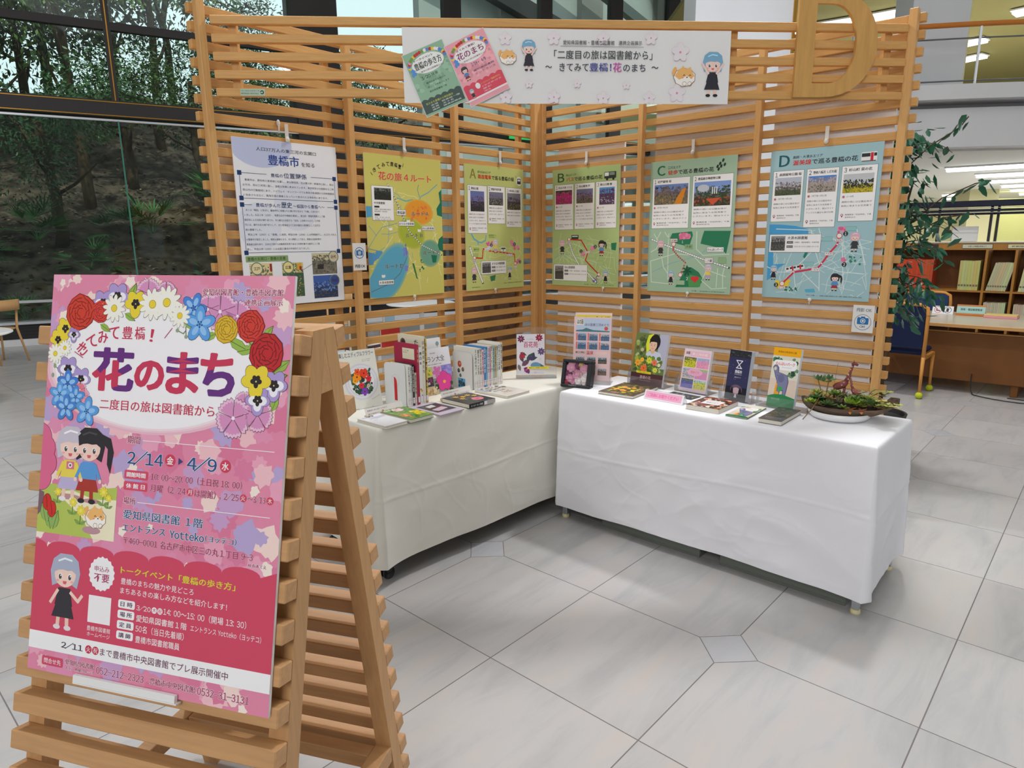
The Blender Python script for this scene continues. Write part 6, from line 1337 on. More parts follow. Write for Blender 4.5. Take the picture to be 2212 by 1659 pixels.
# rows of spine-out books with white bookends: cover side seen first, spines face the viewer
def bookend(label, x, y, yaw, w, h, slot):
    e = empty('bookend', label, 'bookend', (x, y, TZ + .001), yaw, 'white metal bookends on the left table'); b = MB(); r = .02
    P = [(0, 0), (w, 0)] + [(w - r + r * math.sin(t), h - r + r * math.cos(t)) for t in [PI / 2 * (1 - k / 5) for k in range(6)]] + [(r - r * math.sin(t), h - r + r * math.cos(t)) for t in [PI / 2 * k / 5 for k in range(6)]]
    b.prism(P, 0, .0012, 'y'); b.box(.01, .0013, 0, w - .01, .11, .0010); b.build('plate', MT['bookend'], e)
    a = Art(w * 1000, h * 1000); a.L = 2
    if slot: a.ring(78, 88, 27, .8, (170, 176, 176), 2, 24, 30); n = 8; a.poly([(68, 190), (68, 80)] + [(68 + 20 * math.sin(t), 104 - 34 * math.cos(t)) for t in [PI / 2 * k / n for k in range(n + 1)]] + [(88, 190)], (206, 46, 46), 3)
    else:
        for x_, y_, c, q in ((60, 70, (190, 80, 60), 16), (52, 108, (70, 76, 80), 11), (88, 98, (120, 90, 80), 11), (66, 134, (100, 96, 96), 9)): a.ell(x_, y_, q, q * 1.15, c, 3, 16); a.ell(x_ + 3, y_ - 3, q * .5, q * .5, tuple(min(255, v + 50) for v in c), 4, 10)
        a.rect(44, 150, 106, 205, (90, 170, 220), 3); a.blobs(46, 152, 104, 203, 8, 12, [(40, 60, 80), (60, 90, 110)], 4, 3)
    a.build('picture_seen_in_cutout' if slot else 'cover_picture', e, (0, -.0003, h), (1, 0, 0), U)
    return e
bookend('white bookend with a red slot at the first row of books', 2.032, .640, PI / 2 + .10, .148, .215, True)
bookend('white bookend with small fruit pictures at the second row of books', 1.5275, .602, PI / 2 - .06, .166, .205, False)
TXT = ['花と緑の育て方', '園芸十二か月', '四季の花図鑑', '豊橋の植物', '日本の野草', '花を愉しむ暮らし', '花の文化史', '薔薇の系譜', '庭づくり入門', '桜の名所案内']
def row(x, yf, dirs, specs, group, lab):
    """specs: thickness, height, depth, spine colour, ink; books stand side by side along -x with spines at +y"""
    for i, (t, h, d, c, ink, desc) in enumerate(specs):
        e = empty('book', desc, 'book', (x - t, yf - d, TZ + .0024), 0, group)
        b = MB(); b.box(0, 0, 0, .0014, d, h); b.box(t - .0014, 0, 0, t, d, h); b.box(.0014, d - .0014, 0, t - .0014, d, h); b.build('cover', cmat(c), e)
        MB().box(.0014, .003, .002, t - .0014, d - .0014, h - .003).build('page_block', MT['page'], e)
        a = Art(t * 1000, h * 1000); s = TXT[i % len(TXT)]; n = len(s); p = (h * 1000 * .62) / n; tw = min(t * 1000 * .62, p * .9)
        for k, chh in enumerate(s): a.text(chh, t * 500 - tw / 2, 10 + k * p, t * 500 + tw / 2, 10 + k * p + p * .86, ink, .01, L=2)
        a.frame(1, h * 1000 - 42, t * 1000 - 1, h * 1000 - 12, .5, (120, 120, 130), (236, 228, 226), 2); a.rect(1, h * 1000 - 33, t * 1000 - 1, h * 1000 - 32, (120, 120, 130), 3)
        if i % 3 == 2: a.rect(0, 0, t * 1000, 12, tuple(max(0, v - 60) for v in c), 1.5)
        a.build('spine_print', e, (t, d + .0002, h), (-1, 0, 0), U)
        x -= t + .0006
    return x
W1 = (232, 232, 226)
x = row(2.012, .800, 0, [(.016, .210, .150, W1, (70, 70, 70), 'white paperback right beside the red slotted bookend'), (.010, .205, .145, (206, 210, 206), (60, 60, 60), 'thin grey book second in the first row'), (.014, .208, .14, (60, 62, 62), (230, 230, 220), 'dark grey book third in the first row'), (.013, .165, .13, (222, 216, 196), (120, 90, 50), 'short cream book fourth in the first row')], 'first row of books on the left table', '')
def amar(a): a.rect(0, 0, a.W, a.H, (170, 44, 76), 1); a.frame(66, 22, 160, 78, 1, (200, 190, 160), (236, 230, 206), 2); a.text('花ごよみ百科　愛蔵版', 72, 32, 116, 37, (90, 80, 70), L=4); a.text('植物画の歴史', 72, 42, 104, 46, (90, 80, 70), L=4); 
for nm, (t, h, d, c, desc, art) in enumerate([(.014, .305, .176, (168, 40, 72), 'tall crimson hardback in the first row of books', amar), (.020, .290, .150, (228, 228, 222), 'white book with black title beside the crimson hardback', None), (.018, .342, .186, (226, 220, 196), 'tallest cream book at the back of the first row', 't'), (.014, .330, .180, (220, 190, 90), 'tall yellow and black spined book at the right of the first row', None)]):
    e = empty('book', desc, 'book', (x - t, .806 - d, TZ + .0024), 0, 'first row of books on the left table')
    b = MB(); b.box(0, 0, 0, .0014, d, h); b.box(t - .0014, 0, 0, t, d, h); b.box(.0014, d - .0014, 0, t - .0014, d, h); b.build('cover', cmat(c), e); MB().box(.0014, .003, .002, t - .0014, d - .0014, h - .003).build('page_block', MT['page'], e)
    if art:
        a = Art(d * 1000, h * 1000)
        if art == 't': a.rect(0, 0, a.W, a.H, (228, 224, 202), 1); a.ell(40, 44, 22, 26, (110, 96, 84), 2, 24); a.ell(42, 42, 14, 17, (70, 56, 50), 3, 20); a.text('た', 128, 20, 160, 50, (40, 40, 42), .03, L=3); a.ell(150, 22, 9, 5, (190, 210, 200), 2.5, 10)
        else: art(a)
        a.build('cover_print', e, (t + .0002, 0, h), (0, 1, 0), U)
    a = Art(t * 1000, h * 1000); s = ('花の暦', '蘭の本', '日本の花木たち', '四季の山野草'), ; s = s[0][nm]; n = len(s)
    if nm == 3: a.rect(0, 0, 4, h * 1000, (40, 36, 30), 1.5); a.rect(0, h * 360, t * 1000, h * 380, (40, 36, 30), 2)
    for k, chh in enumerate(s): a.text(chh, 3, 24 + k * 24, t * 1000 - 3, 24 + k * 24 + 16, (60, 50, 46) if nm != 0 else (230, 200, 120), .01, L=2.5)
    if nm in (1, 3): a.blobs(2, h * 620, t * 1000 - 2, h * 960, 9, 5, [(240, 170, 30), (130, 60, 110), (90, 130, 60)], 2, nm)
    a.frame(1, h * 1000 - 42, t * 1000 - 1, h * 1000 - 12, .5, (120, 120, 130), (236, 228, 226), 2.6)
    a.build('spine_print', e, (t, d + .0002, h), (-1, 0, 0), U); x -= t + .0006
C2b = [(.020, .232, .165, W1, (60, 60, 60), 'white book beside the fruit picture bookend'), (.018, .228, .16, (222, 222, 216), (40, 40, 40), 'white book with black spine letters, second in the second row'), (.018, .224, .16, (226, 222, 214), (90, 80, 60), 'cream book with an orange dot, third in the second row'), (.014, .214, .15, (240, 196, 206), (120, 50, 70), 'pink spined book in the second row'), (.016, .228, .165, (60, 130, 190), (240, 240, 240), 'blue spined book in the second row'), (.012, .226, .16, (120, 176, 206), (40, 60, 80), 'pale blue spined book next to the blue one'), (.016, .228, .16, (214, 210, 216), (60, 40, 90), 'grey white book right of the pale blue spine'), (.010, .226, .16, (210, 150, 190), (90, 40, 80), 'thin mauve book in the second row'), (.016, .228, .16, (226, 222, 206), (50, 50, 50), 'ivory book right of the mauve one'), (.013, .226, .16, (150, 190, 190), (30, 60, 60), 'teal grey book in the second row'), (.016, .226, .16, (190, 170, 130), (60, 40, 30), 'tan spined book in the second row'), (.012, .224, .16, (206, 216, 206), (60, 70, 60), 'pale green book near the right end of the second row'), (.018, .236, .165, (230, 230, 226), (40, 40, 40), 'white book with large black letters near the end of the second row'), (.016, .238, .165, (216, 212, 200), (60, 60, 70), 'last ivory book at the right end of the second row')]
row(1.5225, .772, 0, C2b, 'second row of books on the left table', '')

# --- acrylic stands with brochures
def rotz(p, yaw): return (p[0] * math.cos(yaw) - p[1] * math.sin(yaw), p[0] * math.sin(yaw) + p[1] * math.cos(yaw))
def acrylic(label, x, y, yaw, w, h, tilt, lip=.045, lipw=None):
    e = empty('acrylic_holder', label, 'brochure holder', (x, y, TZ + .001), yaw, None); tn = math.tan(math.radians(tilt))
    b = MB(); b.box(0, 0, 0, w, .11, .003); b.build('base', MT['acrylic'], e)
    b = MB(); b.prism([(.030, .003), (.033, .003), (.033 + tn * h, h), (.030 + tn * h, h)], 0, w, 'x'); b.build('back_panel', MT['acrylic'], e)
    b = MB(); b.box(0, 0, .0032, w, .0025, lip); b.build('front_lip', MT['acrylic'], e)
    for sx in (0, w - .0025): MB().prism([(.0026, .0032), (.0298, .0032), (.0298 + tn * h * .5, h * .5), (.010, lip * 1.6), (.0026, lip)], sx, sx + .0025, 'x').build('side_panel', MT['acrylic'], e)
    return e
def brochures(label, x, y, yaw, w, h, t, tilt, art, n=1, z0=.005, yo=.026, cat='brochure', name='brochure', mat='gloss', edge=(226, 224, 224)):
    """a pile of leaflets standing in a holder; local origin = holder origin"""
    e = empty(name, label, cat, (x, y, TZ + .001), yaw)
    r = (-math.radians(tilt), 0, 0)
    c = MB(); c.box(0, 0, 0, w, t, h); c = c.build('sheets', cmat(edge), e, (0, yo - t, z0), r)
    a = Art(w * 1000, h * 1000); art(a); a.build('front_print', c, (0, -.0002, h), (1, 0, 0), U, mat)
    return e
def off(x, y, yaw, dx, dy=0): q = rotz((dx, dy), yaw); return (x + q[0], y + q[1])
def ahyakka(a):
    a.rect(0, 0, a.W, a.H, (232, 228, 238), 1); a.text('とよはし', 62, 26, 102, 34, (150, 150, 160), L=3); a.text('百花苑', 42, 44, 126, 80, (196, 70, 110), .02, L=3)
    for x, y, c in ((26, 28, (120, 60, 90)), (134, 22, (160, 40, 70)), (146, 104, (90, 80, 130))): a.petals(x, y, 21, 8, c, (60, 60, 70), .2, .45, 3); a.ell(x, y, 6, 6, (190, 120, 140), 5, 10)
    for x, y, l, an, c in ((20, 120, 50, 1.2, (90, 80, 90)), (20, 110, 40, .4, (110, 70, 80)), (60, 160, 60, -.9, (60, 90, 80)), (70, 150, 52, -.2, (60, 80, 90)), (90, 160, 50, -1.3, (70, 60, 110)), (30, 190, 60, -.7, (120, 80, 110)), (60, 200, 46, 1.3, (130, 60, 130)), (100, 186, 60, .1, (70, 120, 150)), (10, 180, 40, 1.3, (130, 120, 120))): a.leafp(x, y, l, an, c, 3)
    a.blobs(16, 108, 50, 150, 9, 9, [(190, 60, 80), (170, 50, 70)], 4, 3); a.blobs(74, 126, 104, 160, 8, 9, [(90, 50, 130), (120, 60, 150)], 4, 4); a.ell(112, 188, 30, 20, (110, 160, 200), 4, 24); a.blobs(40, 196, 76, 232, 10, 8, [(150, 50, 130), (200, 120, 180), (120, 40, 90)], 4, 6)
    for x, y in ((140, 150), (150, 200), (110, 230), (134, 60)): a.ring(x, y, 6, 1.5, (206, 180, 196), 3, 12)
X_, Y_, YW = 1.150, .745, math.radians(133)
h1 = acrylic('wide clear acrylic stand holding the flower garden leaflet at the corner', X_, Y_, YW, .240, .300, 4, .02)
q = off(X_, Y_, YW, .004, .0)
e = brochures('white leaflet with purple flower ornaments in the wide acrylic stand', q[0], q[1], YW, .166, .238, .0015, 4, ahyakka, z0=.024, yo=.0265)
nt = empty('sticker', 'small yellow notice strip on the wide acrylic stand', 'sticker', (*off(X_, Y_, YW, .066, -.0002), TZ), YW); MB().box(0, -.0008, .060, .128, 0, .073).build('paper', cmat((244, 222, 40)), nt)
a = Art(128, 13); a.text('館内でご利用ください', 10, 3, 112, 10, (60, 50, 30), .01, L=2); a.build('lettering', nt, (0, -.001, .073))
# big holder
X_, Y_, YW = 1.060, 1.040, math.radians(116)
acrylic('large clear acrylic holder with tall pamphlets behind the rose box', X_, Y_, YW, .262, .360, 7, .05)
def abig(a):
    a.rect(0, 0, a.W, a.H, (242, 206, 208), 1); a.rect(12, 10, a.W - 8, 84, (196, 212, 236), 2); a.rect(14, 12, 56, 46, (240, 238, 226), 3); a.text('ほの国', 18, 15, 52, 42, (60, 60, 60), .02, L=4); a.text('ほの国東三河めぐり', 62, 36, a.W - 14, 52, (50, 60, 90), .01, L=4)
    a.poly([(12, 76), (50, 72), (70, 62), (110, 74), (a.W - 8, 78), (a.W - 8, 84), (12, 84)], (70, 130, 140), 3); a.ell(a.W - 28, 64, 11, 11, (226, 90, 70), 4, 14)
    for j, y in enumerate((92, 142)):
        for i in range(3):
            x = 14 + i * 66; a.rect(x, y, x + 8, y + 42, (226, 120, 110), 2.5); a.photo(x + 10, y, x + 58, y + 42, ((150, 190, 226), (180, 200, 220), (210, 214, 220))[i], [(60, 90, 120), (90, 80, 80), (120, 110, 120)], [(60, 120, 170), (90, 100, 80), (150, 140, 130)], .4, j * 3 + i, L=3)
    a.text('東三河に', 12, 196, 70, 208, (70, 60, 60), .02, L=4); a.text('温泉', 76, 192, 116, 214, (216, 80, 80), .03, L=4); a.ell(160, 204, 34, 9, (246, 216, 210), 3, 20)
    for i in range(3): a.photo(16 + i * 64, 226, 66 + i * 64, 264, (190, 200, 210), [(60, 70, 80)], [(90, 90, 80), (140, 130, 120)], .4, i + 9, L=3)
    for i in range(3): a.photo(16 + i * 64, 290, 66 + i * 64, 330, (190, 190, 200), [(90, 80, 80)], [(120, 100, 90), (150, 140, 120)], .4, i + 20, L=3)
q = off(X_, Y_, YW, .040); brochures('tall pink tourist pamphlet with rows of small photos in the large holder', q[0], q[1], YW, .212, .360, .010, 7, abig, z0=.02, yo=.027)
def ayel(a): a.rect(0, 0, a.W, a.H, (240, 214, 210), 1); a.rect(4, 14, a.W - 4, 120, (226, 206, 20), 2); a.blobs(10, 18, a.W - 50, 60, 22, 6, [(90, 120, 40), (190, 190, 30)], 3, 4); a.text('令和版', a.W - 42, 20, a.W - 10, 36, (40, 90, 60), .02, L=4)
X2, Y2 = X_, Y_
e = empty('brochure', 'yellow banded pamphlet sticking up behind the pink one in the large holder', 'brochure', (*off(X_, Y_, YW, .044), TZ + .001), YW)
c = MB(); c.box(0, 0, 0, .210, .0015, .382); c = c.build('sheets', cmat((240, 216, 214)), e, (0, .0285, .021), (-math.radians(7), 0, 0)); a = Art(210, 382); ayel(a); a.build('front_print', c, (0, -.0002, .382), (1, 0, 0), U)
# black gift box with roses
X_, Y_, YW = 1.160, 1.075, math.radians(103)
e = empty('rose_box', 'black gift box with pink and white roses behind a clear window', 'gift box', (X_, Y_, TZ + .001), YW)
r0 = (-math.radians(14), 0, 0)
fr = MB(); W_, H_, D2_ = .178, .158, .055
fr.cbox(0, 0, 0, W_, D2_, .018, .004); fr.cbox(0, 0, H_ - .018, W_, D2_, H_, .004); fr.cbox(0, 0, .018, .020, D2_, H_ - .018, .003); fr.cbox(W_ - .026, 0, .018, W_, D2_, H_ - .018, .003); fr.box(.02, D2_ - .004, .018, W_ - .026, D2_ - .001, H_ - .018)
bx = fr.build('box', MT['blackbox'], e, (0, .015, .0), r0)
def rose3d(x, z, r, c, parent):
    b = MB(); b.sm = True; g = random.Random(int(x * 9999)); b.ball((x, .024, z), r * .45, 8, 6)
    for ri, (q, n) in enumerate(((.45, 4), (.7, 5), (.95, 6))):
        for k in range(n):
            a0 = 2 * PI * k / n + ri; d = Vector((math.cos(a0), 0, math.sin(a0))); c0 = Vector((x, .022, z)) + d * r * q * .62; s_ = Vector((-d.z, 0, d.x)) * r * .5; f = Vector((0, -.013 + ri * .005, 0))
            b.poly([c0 - d * r * .3 - f * .4, c0 + s_, c0 + s_ * .6 + d * r * .3 + f, c0 + d * r * .38 + f, c0 - s_ * .6 + d * r * .3 + f, c0 - s_], [(0, 1, 2, 3), (0, 3, 4, 5)])
    b.build('rose', cmat(c, .7), parent)
PKR, WHR, MV = (232, 170, 196), (240, 232, 230), (150, 80, 120)
for x, z, r, c in ((.052, .110, .030, PKR), (.048, .052, .026, PKR), (.085, .074, .026, PKR), (.128, .108, .025, PKR), (.100, .040, .024, WHR), (.134, .054, .023, WHR), (.085, .122, .018, MV), (.030, .080, .017, MV), (.030, .030, .015, (190, 70, 90)), (.070, .030, .015, PKR), (.108, .128, .016, (226, 200, 140)), (.140, .080, .016, WHR), (.110, .078, .018, (226, 190, 190)), (.135, .030, .014, WHR), (.062, .082, .014, (110, 60, 90))): rose3d(x, z, r * 1.22, c, bx)
MB().box(.019, .004, .017, W_ - .025, .005, H_ - .017).build('clear_window', MT['film'], bx)
a = Art(178, 18); a.text('Flower Gift', 50, 4, 96, 10, (200, 200, 200), L=2); a.build('lettering', bx, (0, -.0003, .018))
# flower field brochures
X_, Y_, YW = .850, 1.325, math.radians(89)
acrylic('clear acrylic holder with flower girl brochures', X_, Y_, YW, .236, .235, 12, .05)
def agirl(a):
    blobby((110, 130, 70), [(90, 120, 60), (160, 180, 90), (70, 90, 50), (190, 190, 150), (110, 90, 60)], 90, 13, 3)(a); a.rect(150, 0, a.W, 190, (186, 186, 206), 2.6); a.poly([(80, 10), (110, 0), (130, 60), (80, 110), (70, 60)], (226, 230, 60), 2.8)
    a.poly([(78, 112), (96, 96), (130, 94), (168, 104), (184, 140), (180, 190), (84, 190)], (206, 212, 230), 4); a.poly([(106, 84), (130, 84), (132, 104), (118, 112), (104, 102)], (226, 180, 150), 4.5)
    a.ell(126, 46, 34, 44, (36, 32, 34), 4.6, 24); a.ell(116, 62, 25, 32, (238, 196, 168), 5, 24); a.poly([(94, 58), (92, 30), (112, 18), (136, 22), (146, 50), (140, 46), (120, 44), (100, 46)], (36, 32, 34), 5.6)
    a.ell(106, 64, 3.4, 1.6, (50, 40, 40), 6, 10); a.ell(126, 64, 3.4, 1.6, (50, 40, 40), 6, 10); a.line([(100, 57), (110, 56)], 1.4, (60, 44, 40), 6); a.line([(122, 56), (132, 58)], 1.4, (60, 44, 40), 6); a.line([(114, 66), (112, 75), (116, 76)], 1, (200, 150, 126), 6); a.line([(108, 82), (115, 84), (122, 81)], 1.8, (200, 80, 80), 6)
    a.blobs(6, 122, 190, 218, 70, 14, [(60, 90, 50), (120, 150, 50), (90, 120, 60), (170, 180, 70)], 6, 7)
    for x, y, c, r in ((34, 168, (246, 170, 60), 20), (76, 196, (240, 120, 60), 22), (140, 160, (240, 120, 90), 17), (106, 150, (220, 220, 70), 18), (60, 150, (250, 190, 70), 13), (150, 200, (226, 226, 80), 15), (120, 190, (90, 130, 60), 14), (170, 170, (246, 236, 190), 10)): a.petals(x, y, r, 7, c, tuple(int(v * .7) for v in c), 1, .6, 7); a.ell(x, y, r * .25, r * .25, tuple(int(v * .8) for v in c), 9, 8)
    a.rect(0, 224, a.W, a.H, (84, 50, 56), 7); a.text('豊橋の花', 60, 238, 130, 256, (226, 190, 196), .01, L=8); a.text('花 de まちあるき', 60, 262, 130, 268, (200, 170, 176), L=8); a.rect(36, 214, 128, 226, (244, 222, 40), 9); a.text('ご自由にお取り下さい', 42, 217, 122, 223, (60, 50, 30), L=10)
q = off(X_, Y_, YW, .012); brochures('stack of brochures showing a dark haired woman with an orange and yellow bouquet', q[0], q[1], YW, .205, .290, .020, 12, agirl, z0=.006, yo=.029)
def apile(a): blobby((90, 76, 60), [(90, 110, 60), (200, 190, 60), (70, 60, 50), (150, 120, 100)], 90, 13, 5)(a); a.blobs(30, 90, 170, 210, 26, 16, [(236, 120, 50), (246, 170, 70), (220, 214, 60)], 3, 3); a.text('豊橋の花', 60, 250, 130, 266, (220, 190, 190), L=4)
flat_book('pile of flower bouquet brochures lying flat in front of the holder', (1.165, 1.345), PI / 2 + .06, .208, .285, .014, cmat((150, 140, 130)), apile, 'brochure_pile', cat='brochure')
# pink take-one sign
e = empty('counter_sign', 'pink strip sign in a clear wedge stand near the front edge of the right table', 'sign', (1.100, 1.585, TZ + .001), math.radians(88))
MB().prism([(0, 0), (.050, 0), (.024, .046), (.020, .046)], 0, .226, 'x').build('wedge', MT['acrylic'], e)
c = MB(); c.box(0, 0, 0, .226, .0012, .048); c = c.build('card', MT['white'], e, (0, -.0016, .001), (-math.radians(24), 0, 0)); a = Art(226, 48); a.rect(0, 0, 226, 48, (240, 236, 240), 1); a.rect(8, 5, 216, 42, (248, 178, 206), 2); a.text('ご自由にお取りください', 22, 14, 198, 33, (240, 100, 170), .03, L=4); a.build('print', c, (0, -.0002, .048))
# holder 3
X_, Y_, YW = .835, 1.615, math.radians(86)
acrylic('clear acrylic holder with the pink photo brochures', X_, Y_, YW, .200, .200, 12, .05)
def ah3(a):
    a.rect(0, 0, a.W, a.H, (238, 214, 222), 1); a.text('ほの国', 12, 14, 34, 30, (80, 70, 80), .02, L=4); a.rect(38, 12, a.W - 6, 38, (244, 190, 206), 2); a.text('東三河の花', 48, 18, a.W - 20, 32, (250, 240, 244), .02, L=4)
    cells = [((110, 110, 90), [(220, 210, 60), (90, 120, 50)]), ((150, 190, 226), [(240, 160, 190), (200, 150, 180)]), ((190, 200, 206), [(200, 190, 200), (90, 110, 80)]), ((150, 200, 120), [(220, 150, 190)]), ((110, 130, 90), [(110, 110, 190), (90, 90, 150)]), ((180, 210, 240), [(230, 220, 80), (120, 170, 90)]), ((140, 190, 120), [(200, 220, 230), (110, 160, 100)])]
    for k, (s_, m_) in enumerate(cells[:6]):
        x0, y0 = (6 + (k % 2) * 76 if k < 4 else 6 + (k - 4) * 76), (44 + (k // 2) * 58 if k < 4 else 160); x1, y1 = x0 + 72, y0 + (54 if k < 4 else 50); a.photo(x0, y0, x1, y1, s_, m_, m_, .35, k + 2, L=2)
    a.ell(80, 122, 46, 20, (240, 176, 206), 6, 24); a.text('花めぐり', 56, 115, 104, 129, (200, 120, 60), .01, L=7)
q = off(X_, Y_, YW, .024); brochures('stack of brochures with a grid of pink and yellow flower photos', q[0], q[1], YW, .160, .228, .022, 12, ah3, z0=.006, yo=.029)
flat_book('thin dark leaflet lying behind the pink strip sign', (.962, 1.625), PI / 2 - .1, .165, .09, .003, cmat((70, 74, 76)), blobby((60, 64, 66), [(90, 90, 80), (170, 170, 120), (50, 54, 56)], 26, 9, 4), 'leaflet', cat='leaflet')
def afood(a): a.rect(0, 0, a.W, a.H, (80, 56, 48), 1); a.blobs(1, 1, a.W - 1, a.H - 1, 90, 11, [(206, 110, 70), (180, 70, 60), (230, 170, 130), (60, 50, 50), (140, 110, 90), (240, 220, 200)], 2, 6); a.rect(42, 66, 132, 150, (236, 232, 232), 4); a.text('ええじゃないか', 54, 90, 120, 100, (120, 110, 110), L=5); a.text('豊橋グルメ', 56, 108, 118, 124, (110, 90, 90), .01, L=5)
flat_book('thick stack of food brochures with a white label lying on the right table', (1.160, 1.855), PI / 2, .170, .220, .022, cmat((214, 208, 204)), afood, 'brochure_pile', cat='brochure')
# dark holder
X_, Y_, YW = .850, 1.905, math.radians(80)
acrylic('narrow clear acrylic holder with the dark night view leaflets', X_ - .001, Y_ - .030, YW, .190, .120, 8, .04)
def adark(a):
    a.rect(0, 0, a.W, a.H, (52, 54, 90), 1); a.rect(0, 0, a.W, 36, (44, 44, 50), 2); a.blobs(2, 2, a.W - 2, 34, 20, 4, [(90, 90, 100), (60, 60, 66)], 3, 3); a.blobs(4, 40, a.W - 4, 160, 16, 1.2, [(200, 200, 230)], 3, 4)
    x, y, s = 61, 72, 17; c = (240, 240, 246)
    a.line([(x - s, y - 20), (x + s, y - 20), (x - s + 4, y + 18), (x + s, y + 18)], 4, c, 4); a.line([(x + s, y - 20), (x - s + 4, y - 20)], 4, c, 4); a.line([(x - s, y - 20), (x + s - 2, y + 18)], 4, c, 4); a.line([(x - s + 2, y + 18), (x + s, y + 18)], 4, c, 4)
    a.text('豊橋市', 42, 100, 82, 116, c, .02, L=4); a.text('TOYOHASHI CITY', 40, 120, 84, 124, c, L=4); a.text('観光ガイド', 44, 134, 80, 140, c, L=4)
    a.rect(0, 186, a.W, a.H, (30, 32, 44), 2); a.ell(62, 200, 34, 26, (110, 90, 110), 2.4, 24); a.ell(62, 204, 20, 16, (200, 170, 180), 2.8, 20)
    for x0 in (30, 76): a.poly([(x0, 240), (x0 + 2, 200), (x0 + 8, 184), (x0 + 16, 200), (x0 + 18, 240)], (24, 22, 30), 4)
    a.poly([(54, 240), (58, 222), (66, 222), (70, 240)], (210, 210, 214), 4)
q = off(X_, Y_, YW, .002); brochures('stack of dark blue leaflets with a white hourglass shaped emblem', q[0], q[1], YW, .122, .252, .030, 8, adark, z0=.006, yo=.031, edge=(190, 192, 200))
def aelef(a, flat=False):
    a.rect(0, 0, a.W, a.H, (226, 222, 206), 1); W = a.W; H = a.H
    if not flat: a.rect(0, 0, W, 38, (246, 176, 20), 6); a.text('豊橋総合動植物公園', 22, 14, W - 22, 24, (150, 100, 20), .01, L=7)
    a.blobs(0, 44, 50, 70, 8, 10, [(70, 130, 90), (50, 100, 70)], 2, 3); a.blobs(80, 44, W, 140, 20, 12, [(70, 120, 80), (110, 150, 110), (50, 80, 60)], 2, 4); a.rrect(8, 58, W - 12, 106, 16, (248, 248, 248), 3); a.text('のんほいパーク', 18, 68, W - 22, 84, (226, 90, 80), .04, L=4); a.text('ガイドマップ', 50, 90, 96, 96, (90, 90, 90), L=4)
    a.rect(0, 150, W, 230, (226, 206, 190), 2.5); gr = (130, 132, 168)
    a.poly([(14, 112), (8, 96), (14, 84), (28, 84), (38, 96), (40, 118), (60, 122), (84, 130), (92, 160), (88, 200), (84, 236), (70, 238), (68, 206), (58, 208), (50, 240), (38, 240), (40, 200), (34, 160), (24, 140)], (96, 98, 130), 5); a.poly([(17, 110), (12, 97), (17, 88), (26, 88), (34, 98), (38, 120), (60, 125), (82, 133), (88, 160), (84, 200), (81, 232), (73, 234), (71, 200), (56, 204), (47, 236), (41, 236), (43, 200), (37, 158), (27, 138)], gr, 5.5)
    a.ell(20, 102, 7, 9, (226, 214, 200), 6, 14); a.ell(54, 146, 16, 20, (112, 114, 150), 6, 18); a.ell(36, 134, 2, 2, (30, 30, 40), 6.5, 8)
    a.poly([(30, 190), (34, 170), (40, 172), (40, 210), (52, 214), (50, 240), (44, 240), (42, 224), (34, 240), (28, 240)], (240, 170, 50), 6.4); a.ell(56, 196, 12, 12, (70, 170, 90), 6.2, 16); a.poly([(0, 236), (30, 226), (70, 222), (W, 236), (W, H), (0, H)], (50, 140, 84), 6.6); a.text('フリーパス', 20, 244, 60, 252, (230, 240, 230), L=7)
X_, Y_, YW = .880, 2.085, math.radians(87)
acrylic('wide clear acrylic holder with the elephant zoo leaflets beside the planter', X_, Y_, YW, .250, .190, 10, .055)
q = off(X_, Y_, YW, .050); brochures('stack of zoo leaflets with a blue grey elephant and an orange top band', q[0], q[1], YW, .132, .288, .022, 10, aelef, z0=.006, yo=.029, edge=(220, 230, 234))
flat_book('zoo leaflet with an elephant lying flat on the right table', (1.168, 2.062), PI / 2 + .04, .102, .250, .006, cmat((80, 130, 90)), lambda a: aelef(a, True), 'leaflet', cat='leaflet')
def agrey(a): a.rect(0, 0, a.W, a.H, (70, 68, 66), 1); a.blobs(1, 1, a.W - 1, a.H - 60, 70, 8, [(100, 90, 76), (60, 66, 60), (130, 110, 90), (80, 84, 90)], 2, 6); a.rect(0, a.H - 66, a.W, a.H, (92, 92, 94), 2.6); a.text('東海道五十三次', 14, a.H - 50, a.W - 16, a.H - 38, (190, 190, 190), .01, L=4); a.text('歴史をめぐる', 20, a.H - 30, a.W - 30, a.H - 22, (180, 180, 180), L=4)
flat_book('grey stack of history brochures lying nearest the planter', (1.176, 2.220), PI / 2 + .02, .102, .258, .020, cmat((110, 110, 112)), agrey, 'brochure_pile', cat='brochure')

